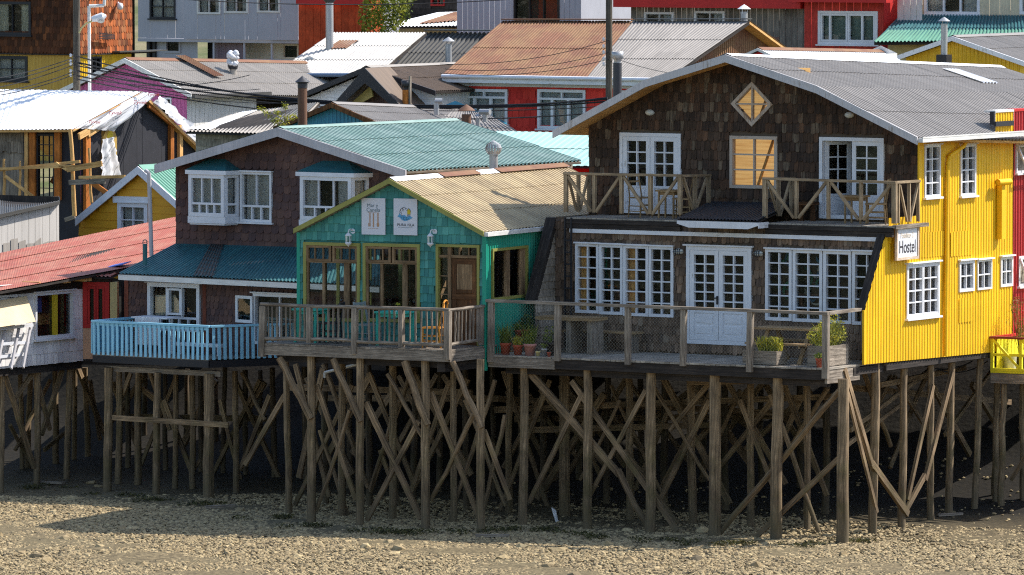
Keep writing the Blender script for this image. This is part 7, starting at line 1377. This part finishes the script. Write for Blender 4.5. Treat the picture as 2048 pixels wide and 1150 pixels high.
for (x, y, hh, r_, m_, cp) in ((873, 230, .32, .07, 'pipe', 'elbow'), (933, 268, .52, .125, 'rust_pipe', 'cone'), (956, 268, .42, .06, 'pipe', 'cone'), (970, 244, .2, .065, 'pipe', 'cowl')): chimney(h, TG.P(x, y, nb_ - 2.2), hh, r_, m_, cp)
# tall rusty flue standing before it
o = thing('rusty_flue', 'tall rusty stove flue with conical cap rising before the blue gable', 'flue', base(TG, 605, 255, 2.0)); b = TG.P(605, 262, 2.0); b.z -= 1.2; t_ = TG.P(605, 176, 2.0); mb = MB(); mb.tube(b, t_, .125, .12, 14, 4, .004); mb.build('pipe', M['rust_pipe'], o); mb = MB(); mb.tube(t_, t_ + V((0, 0, .12)), .13, .13, 14); mb.lathe(t_ + V((0, 0, .16)), [(.2, 0), (.001, .16)], 14); mb.lathe(t_ + V((0, 0, .16)), [(.2, 0), (.1, -.05)], 14); mb.build('cowl', M['black_pipe'], o)

# red shingle house
h, RF = house('red_shingle_house', 'red shingle house with white windows under a half rusted half grey roof', 187, 1250, 170); zb = h.location.z - .3; ul = RF.px(900, 200)[0]; zt = RF.px(1050, 158)[1]
hw = [RF.rect(921, 178, 1016, 247), RF.rect(1076, 179, 1172, 258), RF.rect(1232, 181, 1300, 262)]; ur = RF.px(1322, 170)[0]; mb = MB(); wall(mb, RF, [ul, ur], lambda u: zb, lambda u: zt, hw, -.02); shingles(mb, RF, ul, ur, zb + 1.2, zt - .2, lambda u: zt - .2, hw, 0, .2, .26, 'scale', .01); mb.build('shingle_cladding', M['red_sh'], h)
for rc in hw:
    w_ = win(h, RF, rc, 1, 1, 0, fw=.08, curtain='full', sill=True, proud=.05); mb = MB(); a, b, c, d = rc; zt_ = c + (d - c) * .76; mb.box(RF, a + .08, b - .08, zt_ - .03, zt_ + .03, -.06, .04); mb.box(RF, (a + b) / 2 - .025, (a + b) / 2 + .025, zt_ + .03, d - .08, -.06, .03)
    for q in (.3, .64): mb.box(RF, a + (b - a) * q - .04, a + (b - a) * q + .04, c + .08, zt_ - .03, -.06, .03)
    mb.build('mullion', M['white'], w_)
mb = MB(); mb.box(RF, ul - .1, ur, zt - .22, zt + .02, 0, .05); mb.build('frieze', M['offwhite'], h); A, B, C, D = RF.P(884, 150, .4), RF.P(1334, 158, .4), RF.P(1500, 42, -4.2), RF.P(1006, 42, -4.2); Lr = lambda s, t: A.lerp(B, s).lerp(D.lerp(C, s), t)
quad_roof(h, (Lr(0, 0), Lr(.65, 0), Lr(.535, 1), Lr(0, 1)), 'rust_roof', 2, .105, .06, name='rusty_roof'); quad_roof(h, (Lr(.65, .0), Lr(1, 0), Lr(1, 1), Lr(.535, 1)), 'grey_roof', 3, .105, .06); mb = MB(); mb.box8([A + V((0, -.03, -.2)), B + V((0, -.03, -.2)), B + V((0, .03, -.2)), A + V((0, .03, -.2)), A + V((0, -.03, -.02)), B + V((0, -.03, -.02)), B + V((0, .03, -.02)), A + V((0, .03, -.02))]); mb.tube(A + V((0, -.07, -.03)), B + V((0, -.07, -.03)), .06, .06, 8); mb.build('gutter', M['white'], h)
mb = MB(); mb.beam(Lr(0, 1) + V((0, 0, .05)), Lr(.53, 1) + V((0, 0, .05)), .26, .03); mb.build('ridge_cap', M['rust_roof'], h); mb = MB(); mb.beam(Lr(.54, 1) + V((0, 0, .06)), Lr(1, 1) + V((0, 0, .06)), .26, .03); mb.build('ridge_cap', M['dark_zinc'], h)
rs_ = RF.side(ur + .1); gp = [rs_.px(1425, 160), rs_.px(1482, 56), rs_.px(1580, 120)]; kk = lin([(-.1, zt), (4.2, C.z - .1), (8.6, zt)]); mb = MB(); wall(mb, rs_, [0, 4.2, 8.4], lambda s: zb, kk, (), 0, 'corr', .11); mb.build('gable_wall', M['rust_roof'], h)
q1, q2 = RF.pt(RF.px(1500, 42, -4.2)[0], zt - .1, -8.8), RF.pt(RF.px(1006, 42, -4.2)[0], zt - .1, -8.8); quad_roof(h, (q1, q2, D, C), 'grey_roof', 2, .11, .06, 'pine', 'back_roof'); chimney(h, C + V((-.15, .5, -.15)), .4, .1, 'pipe', 'cone', capmat='white_roof')

# houses along the top
h, NF = house('grey_board_house', 'pale grey board house with a wide three part window', 216, 1162, 60); zb = h.location.z - .3; zt = NF.px(1040, -60)[1]; ul = NF.px(914, 40)[0]; hw = [NF.rect(1028, -14, 1119, 41)]; mb = MB(); wall(mb, NF, [ul, 0], lambda u: zb, lambda u: zt, hw, 0, 'board', .2); mb.build('wall', M['lilac_wall'], h); win(h, NF, hw[0], 3, 1, 0, 'dark_beam', fw=.06, mw=.05); shell(h, NF, [ul, 0], lambda u: zb, lambda u: zt, 5, 'lilac_wall')
h, QF = house('dark_shingle_house', 'dark shingle house front between grey boards and the red beam', 219, 1268, 40); zb = h.location.z - .3; zt = QF.px(1200, -60)[1]; zm = QF.px(1190, 15)[1]; ul = QF.px(1136, 40)[0]; u2 = QF.px(1160, 40)[0]; hw = [QF.rect(1231, 23, 1254, 46), QF.rect(1198, 24, 1213, 42)]; mb = MB(); wall(mb, QF, [u2, 0], lambda u: zb, lambda u: zm, hw, 0, 'board', .25); mb.build('wall', M['dark_beam'], h); mb = MB(); wall(mb, QF, [ul, 0], lambda u: zm, lambda u: zt, (), .2); shingles(mb, QF, ul, 0, zm, zt, lambda u: zt, (), .21, .14, .2, 'rect'); mb.build('shingle_cladding', M['hostel_sh'], h); win(h, QF, hw[0], 1, 1, 0, 'pine', fw=.09); win(h, QF, hw[1], 1, 1, 0, 'dark_beam', fw=.05); shell(h, QF, [u2, 0], lambda u: zb, lambda u: zt, 5, 'dark_beam'); plank(h, QF, .3, 1172, 24, 1172, 45, 4, 'offwhite', 61, .06, 'post')
h, PF2 = house('weathered_board_house', 'weathered grey board house below a broad red fascia', 206, 1612, 80); zb = h.location.z - .3; zm = PF2.px(1430, 12)[1]; zt = PF2.px(1430, -60)[1]; ul = PF2.px(1262, 60)[0]; hw = [PF2.rect(1289, 24, 1348, 52), PF2.rect(1389, 22, 1450, 52)]; mb = MB(); wall(mb, PF2, [ul, 0], lambda u: zb, lambda u: zm, hw, 0, 'board', .2); mb.build('wall', m_wood('weathered grey boards', S(96, 90, 84), S(140, 134, 124), 14, .9, .18), h)
for rc in hw: win(h, PF2, rc, 2, 1, 0, fw=.07, curtain='right')
mb = MB(); mb.box(PF2, PF2.px(1244, 10)[0], .1, zm - .05, zt, .0, .55); mb.build('red_fascia', M['redpaint'], h); shell(h, PF2, [ul, 0], lambda u: zb, lambda u: zt, 5, 'grey_wood'); b = PF2.P(1548, 92, 1.2); chimney(h, b - V((0, 0, .6)), .75, .07, 'pipe', 'elbow', capmat='rust_pipe')
h, UF = house('red_board_house', 'red board house with a large white framed window', 204, 1770, 80); zb = h.location.z - .3; zt = UF.px(1690, -60)[1]; ul = UF.px(1609, 60)[0]; hw = [UF.rect(1637, 22, 1756, 89)]; mb = MB(); wall(mb, UF, [ul, -.05], lambda u: zb, lambda u: zt, hw, 0, 'board', .24); mb.build('wall', m_wood('red boards', S(172, 56, 48), S(188, 66, 54), 12, 1.2, .08), h)
w_ = win(h, UF, hw[0], 1, 1, 0, fw=.08, leaves=2, lw=.06, sill=True, proud=.05, curtain='full', cmat=m_cloth('green net curtain', S(126, 146, 140), .3)); mb = MB(); a, b, c, d = hw[0]
for q in (.2, .74): mb.box(UF, a + (b - a) * q - .03, a + (b - a) * q + .03, c + .08, d - .08, -.05, .04)
mb.build('mullion', M['white'], w_); mb = MB(); mb.box(UF, ul - .3, .3, UF.px(1650, 4)[1], zt, 0, .5); mb.build('eave', M['redpaint'], h); shell(h, UF, [ul, -.05], lambda u: zb, lambda u: zt, 5, 'redpaint'); mb = MB(); wall(mb, UF, [.1, .95], lambda u: zb, lambda u: zt, (), -.6, 'board', .22); mb.build('side_wall', M['offwhite'], h)
h, VF = house('beige_house', 'beige board house above a green sheet roofed lean to', 203, 2060, 90); zb = h.location.z - .3; zt = VF.px(1930, -60)[1]; ul = VF.px(1816, 20)[0]; hw = [VF.rect(1849, -14, 1960, 29), VF.rect(2040, -14, 2085, 29)]; mb = MB(); ur = .6; wall(mb, VF, [ul, ur], lambda u: zb, lambda u: zt, hw, 0, 'board', .35); mb.build('wall', m_paint('beige boards', S(198, 186, 158), .16), h); w_ = win(h, VF, hw[0], 3, 1, 0, fw=.09, curtain='sides', sill=True, mw=.06); win(h, VF, hw[1], 1, 1, 0, fw=.09)
A, B, C, D = VF.P(1748, 85, 3.4), VF.P(2070, 81, 2.6), VF.P(2060, 31, .05), VF.P(1803, 29, .05); Lr2 = lambda s, t: A.lerp(B, s).lerp(D.lerp(C, s), t); quad_roof(h, (A, B, C, D), 'teal_roof', 2, .12, .05, amp=.02); q = V((0, 0, .03)); quad_roof(h, (Lr2(0, -.005) + q, Lr2(1, -.005) + q, Lr2(1, .4) + q, Lr2(0.02, .4) + q), 'green_roof', 1, .12, .02, name='green_sheet', amp=.02)
mb = MB(); clap(mb, VF, VF.px(1776, 100, 2.6)[0], ur, zb, VF.px(1900, 86, 2.6)[1], None, (), 2.6, .18); mb.build('lower_wall', m_paint('yellowed boards', S(188, 168, 116), .16), h); shell(h, VF, [ul, ur], lambda u: zb, lambda u: zt, 5, 'offwhite')
# yellow gable
h, YF = house('mustard_gable_house', 'mustard yellow corrugated gable house with white bargeboards', 186, 2046, 130); nb_ = .25; zb = h.location.z - .3; pr = [YF.px(1795, 112, nb_), YF.px(1905, 73, nb_), YF.px(2050, 124, nb_)]; zo = lin(pr); gable_roof(h, YF, pr, nb_, 7, 'grey_roof', 2, .11, 'white', .12, .05); ul = YF.px(1812, 130)[0]; mb = MB(); wall(mb, YF, [ul, pr[1][0], -.1], lambda u: zb, lambda u: zo(u) - .1, (), 0, 'corr', .12); mb.build('wall', M['yel_cw2'], h); shell(h, YF, [ul, pr[1][0], -.1], lambda u: zb, lambda u: zo(u) - .1, 7, 'yel_cw2')
b = YF.P(1888, 128, .9); mb = MB(); f_ = Fr(b, YF.a); mb.box(f_, -.16, .16, b.z - .3, b.z + .26, -.16, .16); mb.build('chimney_base', M['black'], h); chimney(h, b + V((0, 0, .26)), .85, .09, 'pipe', 'cone')
# white strip roof behind the hostel
h, ZF = house('white_strip_house', 'low house showing only its white sheet roof with an orange ridge end', 180, 1540, 118); zb = h.location.z; pr = [ZF.px(1478, 114, 0), ZF.px(1516, 97, 0), ZF.px(1556, 116, 0)]; gable_roof(h, ZF, pr, 0, 7.0, 'white_roof', 1, .12, 'offwhite', .06, .04, ridge_mat=M['rust_roof'], back_drop=.2); zo = lin(pr); us_ = [pr[0][0] + .1, pr[1][0], pr[2][0] - .1]; mb = MB(); wall(mb, ZF, us_, lambda u: zb - 1, lambda u: zo(u) - .05, (), -.05); mb.build('wall', M['redpaint'], h); shell(h, ZF, us_, lambda u: zb - 1, lambda u: zo(u) - .05, 7, 'offwhite')
# pale mint roof between brown house and hostel
h, XF = house('mint_roofed_house', 'low house under a plain pale mint sheet roof behind the turquoise house', 165, 1180, 345); zb = h.location.z - .5; A, B, C, D = XF.P(960, 322, .3), XF.P(1240, 332, .3), XF.P(1330, 268, -4), XF.P(955, 262, -4)
A = XF.P(900, 330, .3); quad_roof(h, (A, B, C, XF.P(994, 262, -4)), 'mint_pale', 2, .2, .05, amp=.006); zx = XF.px(1130, 336)[1]; u0_, u1_ = XF.px(905, 340)[0], XF.px(1235, 340)[0]; mb = MB(); wall(mb, XF, [u0_, u1_], lambda u: zb, lambda u: zx, (), -.1); mb.build('wall', M['redpaint'], h); shell(h, XF, [u0_, u1_], lambda u: zb, lambda u: zx, 4, 'grey_wood')
mb = MB(); b = XF.P(1058, 352, 1.8); f_ = Fr(b, XF.a); k_ = [(.5 * math.cos(math.pi * i / 12), b.z - .2 + .42 * math.sin(math.pi * i / 12)) for i in range(13)]; mb.prism(f_, k_, -.45, .45); tag(mb.build('dome_vent', M['pale_roof'], None, b), 'grey half round roof vent behind the tan roof ridge', 'vent')
# patchwork roof with weeds
h, LF = house('patch_roof_house', 'low house with a patchwork of white and dull roof sheets', 178.5, 560, 300); zb = h.location.z - .3; A, B, C, D = LF.P(372, 262, .3), LF.P(585, 268, .3), LF.P(640, 205, -3.4), LF.P(472, 226, -3.4); quad_roof(h, (A, B, C, D), 'pale_roof', 2, .11, .05); L_ = lambda s, t: A.lerp(B, s).lerp(D.lerp(C, s), t) + V((0, 0, .03)); quad_roof(h, (L_(.02, .05), L_(.22, .05), L_(.3, .95), L_(.12, .95)), 'white_roof', 1, .11, .01, name='white_sheet'); quad_roof(h, (L_(.5, .45), L_(.95, .4), L_(.98, .98), L_(.6, .98)), 'dark_zinc', 1, .11, .01, name='dark_sheet')
u0_, u1_ = LF.px(392, 280)[0], LF.px(580, 280)[0]; z_ = LF.px(480, 265)[1]; mb = MB(); clap(mb, LF, u0_, u1_, zb, z_, None, (), 0, .2); wall(mb, LF, [u0_, u1_], lambda u: zb, lambda u: z_, (), -.02); mb.build('wall', M['char'], h); shell(h, LF, [u0_, u1_], lambda u: zb, lambda u: z_, 3.5, 'dark_beam')
o = thing('wild_shrub', 'spindly yellow green shrub sprouting beside the rusty flue', 'shrub', base(TG, 565, 260, 2.6)); b = TG.P(566, 262, 2.6); mb = MB(); lf = MB()
for (x, y) in ((518, 215), (530, 225), (570, 207), (552, 222), (590, 232), (575, 235), (548, 240)):
    t_ = TG.P(x, y, 2.6 + R.uniform(-.2, .2)); m_ = b.lerp(t_, .5) + V((R.uniform(-.05, .05), 0, .12)); mb.path([b, m_, t_], .01, 4)
    for q in range(12): leafcloud(lf, (m_.lerp(t_, q / 11) if q > 3 else b.lerp(m_, q / 4 + .2)), .1, .1, .09, 7, .035, 0, 0)
mb.build('stem', M['grey_wood'], o); lf.build('foliage', M['leaf_y'], o)

# ================================================================ poles, lamp, cables
M['pole'] = m_wood('tarred pole', S(58, 52, 46), S(112, 104, 92), 20, .8, .1)
def pole(x, ytop, D, r, label, ins):
    b = P(x, 190, D); b.z = terr(b.x, b.y) - .2; t_ = P(x, ytop, D); o = thing('utility_pole', label, 'pole', b); mb = MB(); mb.tube(b, t_, r * 1.1, r, 12, 4, .003); mb.build('post', M['pole'], o); mb = MB()
    for y in ins: p = P(x, y, D) + V((-r - .06, -.1, 0)); mb.lathe(p, [(.001, -.05), (.035, -.04), (.025, 0), (.035, .03), (.001, .05)], 8); mb.beam(p, p + V((.08, .08, 0)), .015, .015)
    mb.build('insulator', M['white'], o); return o
pole(153, -70, 186, .095, 'dark utility pole at the upper left beside the street lamp', (110, 122, 127, 141, 150)); pole(1218, -70, 178, .085, 'grey utility pole behind the dark shingle gable', (78, 92, 104, 117, 128)); 
mb = MB(); b = P(180, 140, 187); t_ = P(178, 12, 187); b.z = terr(b.x, b.y); mb.path([b, t_, P(208, 11, 187), P(211, -20, 187)], .045, 8); tag(mb.build('conduit', M['offwhite'], None, b), 'white bent conduit pipe rising behind the street lamp', 'pipe')
o = thing('street_lamp', 'white headed street lamp on a curved arm of the left pole', 'street lamp', P(160, 66, 186)); mb = MB(); mb.path([P(158, 66, 185.8), P(163, 56, 185.8), P(172, 47, 185.8), P(185, 42, 185.8)], .025, 7); mb.build('arm', M['pale_yellow'], o); mb = MB(); f_ = Fr(P(198, 36, 185.8), -.15); c_ = P(198, 35, 185.8)
for (s0_, s1_, ra, rb) in ((-.2, -.08, .07, .1), (-.08, .1, .1, .115), (.1, .2, .115, .03)): mb.tube(c_ + V((s0_, 0, s0_ * .25)), c_ + V((s1_, 0, s1_ * .25)), ra, rb, 12)
mb.build('lamp_head', M['white'], o); mb = MB(); mb.lathe(c_ + V((.05, 0, -.11)), [(.11, .03), (.09, -.02), (.001, -.05)], 12); mb.build('lens', M['lamp_glass'], o)
def cable(p0, p1, sag, r, label, group):
    k = 22; pts = [p0.lerp(p1, i / k) - V((0, 0, sag * 4 * (i / k) * (1 - i / k))) for i in range(k + 1)]; mb = MB(); mb.path(pts, r, 5); return tag(mb.build('cable', M['wire'], None, p0), label, 'cable', group)
for i, (ya, yb, s, r) in enumerate(((112, 195, .75, .012), (124, 197, .62, .016), (131, 199, .52, .012), (142, 203, .5, .016), (152, 212, .45, .009), (158, 224, .55, .012))): cable(P(153, ya, 185.8), P(1215, yb, 177.8), s, r * 1.5, 'black cable sagging between the two utility poles', 'cables between the two utility poles')
for i, (ya, yb, s) in enumerate(((114, 164, .1), (120, 174, .1), (128, 184, .1), (142, 190, .12), (148, 197, .12))): cable(P(151, ya, 185.8), P(-60, yb, 184), s, .012, 'thin black cable running left from the left utility pole', 'cables running left from the left pole')
for i, (ya, xb, yb) in enumerate(((126, 520, 178), (140, 600, 205), (150, 500, 150))): cable(P(155, ya, 185.8), P(xb, yb, 181), .3, .01, 'thin service wire crossing the magenta house to the right', 'service wires over the magenta house')
for i, (ya, xb, yb) in enumerate(((112, 1460, 150), (80, 880, 128), (104, 890, 138), (118, 880, 146))): cable(P(1219, ya, 177.8), P(xb, yb, 182), .2, .009, 'thin service wire at the grey pole over the rusty roof', 'service wires at the grey pole')
cable(P(300, -6, 190), P(1060, -4, 190), .2, .014, 'black cable crossing near the top edge over the vermilion house', None)
# driftwood and debris on the mud
for (x, y, L_, g, lb) in ((440, 1012, .7, .3, 'short grey plank lying under the blue deck'), (985, 1068, .75, -.1, 'grey plank lying by the stilt of the turquoise house'), (100, 968, .8, -.6, 'thin pale stick lying beside the white house stilts'), (1900, 1040, .6, .4, 'flat weathered board on the mud under the lime deck')):
    p = ray(x, y); t_ = (H - .06) / -p.z; q = V((p.x * t_, p.y * t_, 0)); q.z = terr(q.x, q.y) + .06; d = V((math.cos(g), math.sin(g), .02)) * L_ / 2; mb = MB(); mb.beam(q - d, q + d, .12, .05); tag(mb.build('driftwood', M['grey_wood'], None, q), lb, 'driftwood')

# weed at the foot of the stilts, a drain pipe and loose cables under the floors
mb = MB()
for (x, y) in ((640, 1052), (740, 1062), (880, 1066), (1010, 1062), (1080, 1058), (1190, 1072), (1330, 1080), (1450, 1086), (1590, 1090), (560, 1035), (420, 1008), (240, 992), (90, 976), (1720, 1082), (300, 1000), (820, 1064), (1500, 1088)):
    r = ray(x, y); k = (H - .03) / -r.z
    for q in range(5): leafcloud(mb, V((r.x * k + R.gauss(0, .35), r.y * k + R.gauss(0, .25), .05)), .28, .22, .05, 60, .035, 0, 0)
tag(mb.build('seaweed', m_leaf('dark weed', [S(58, 60, 30), S(74, 74, 36), S(46, 46, 28), S(92, 86, 46)])), 'dark weed lying on the stones along the foot of the stilts', kind='stuff')
mb = MB(); p = TD.P(650, 745, -2.6); q = TD.P(740, 722, -2.6); mb.path([p - V((0, 0, .12)), p, q], .035, 8); tag(mb.build('drain_pipe', M['offwhite'], None, p), 'pale bent drain pipe hanging under the turquoise house', 'pipe')
for i, (xa, xb) in enumerate(((1850, 1945), (1860, 1975))): cable(HS.P(xa, 732, -.5), HS.P(xb, 722, -.5), .12 + .08 * i, .014, 'loose black cable looping under the yellow wall', 'loose cables under the yellow wall')
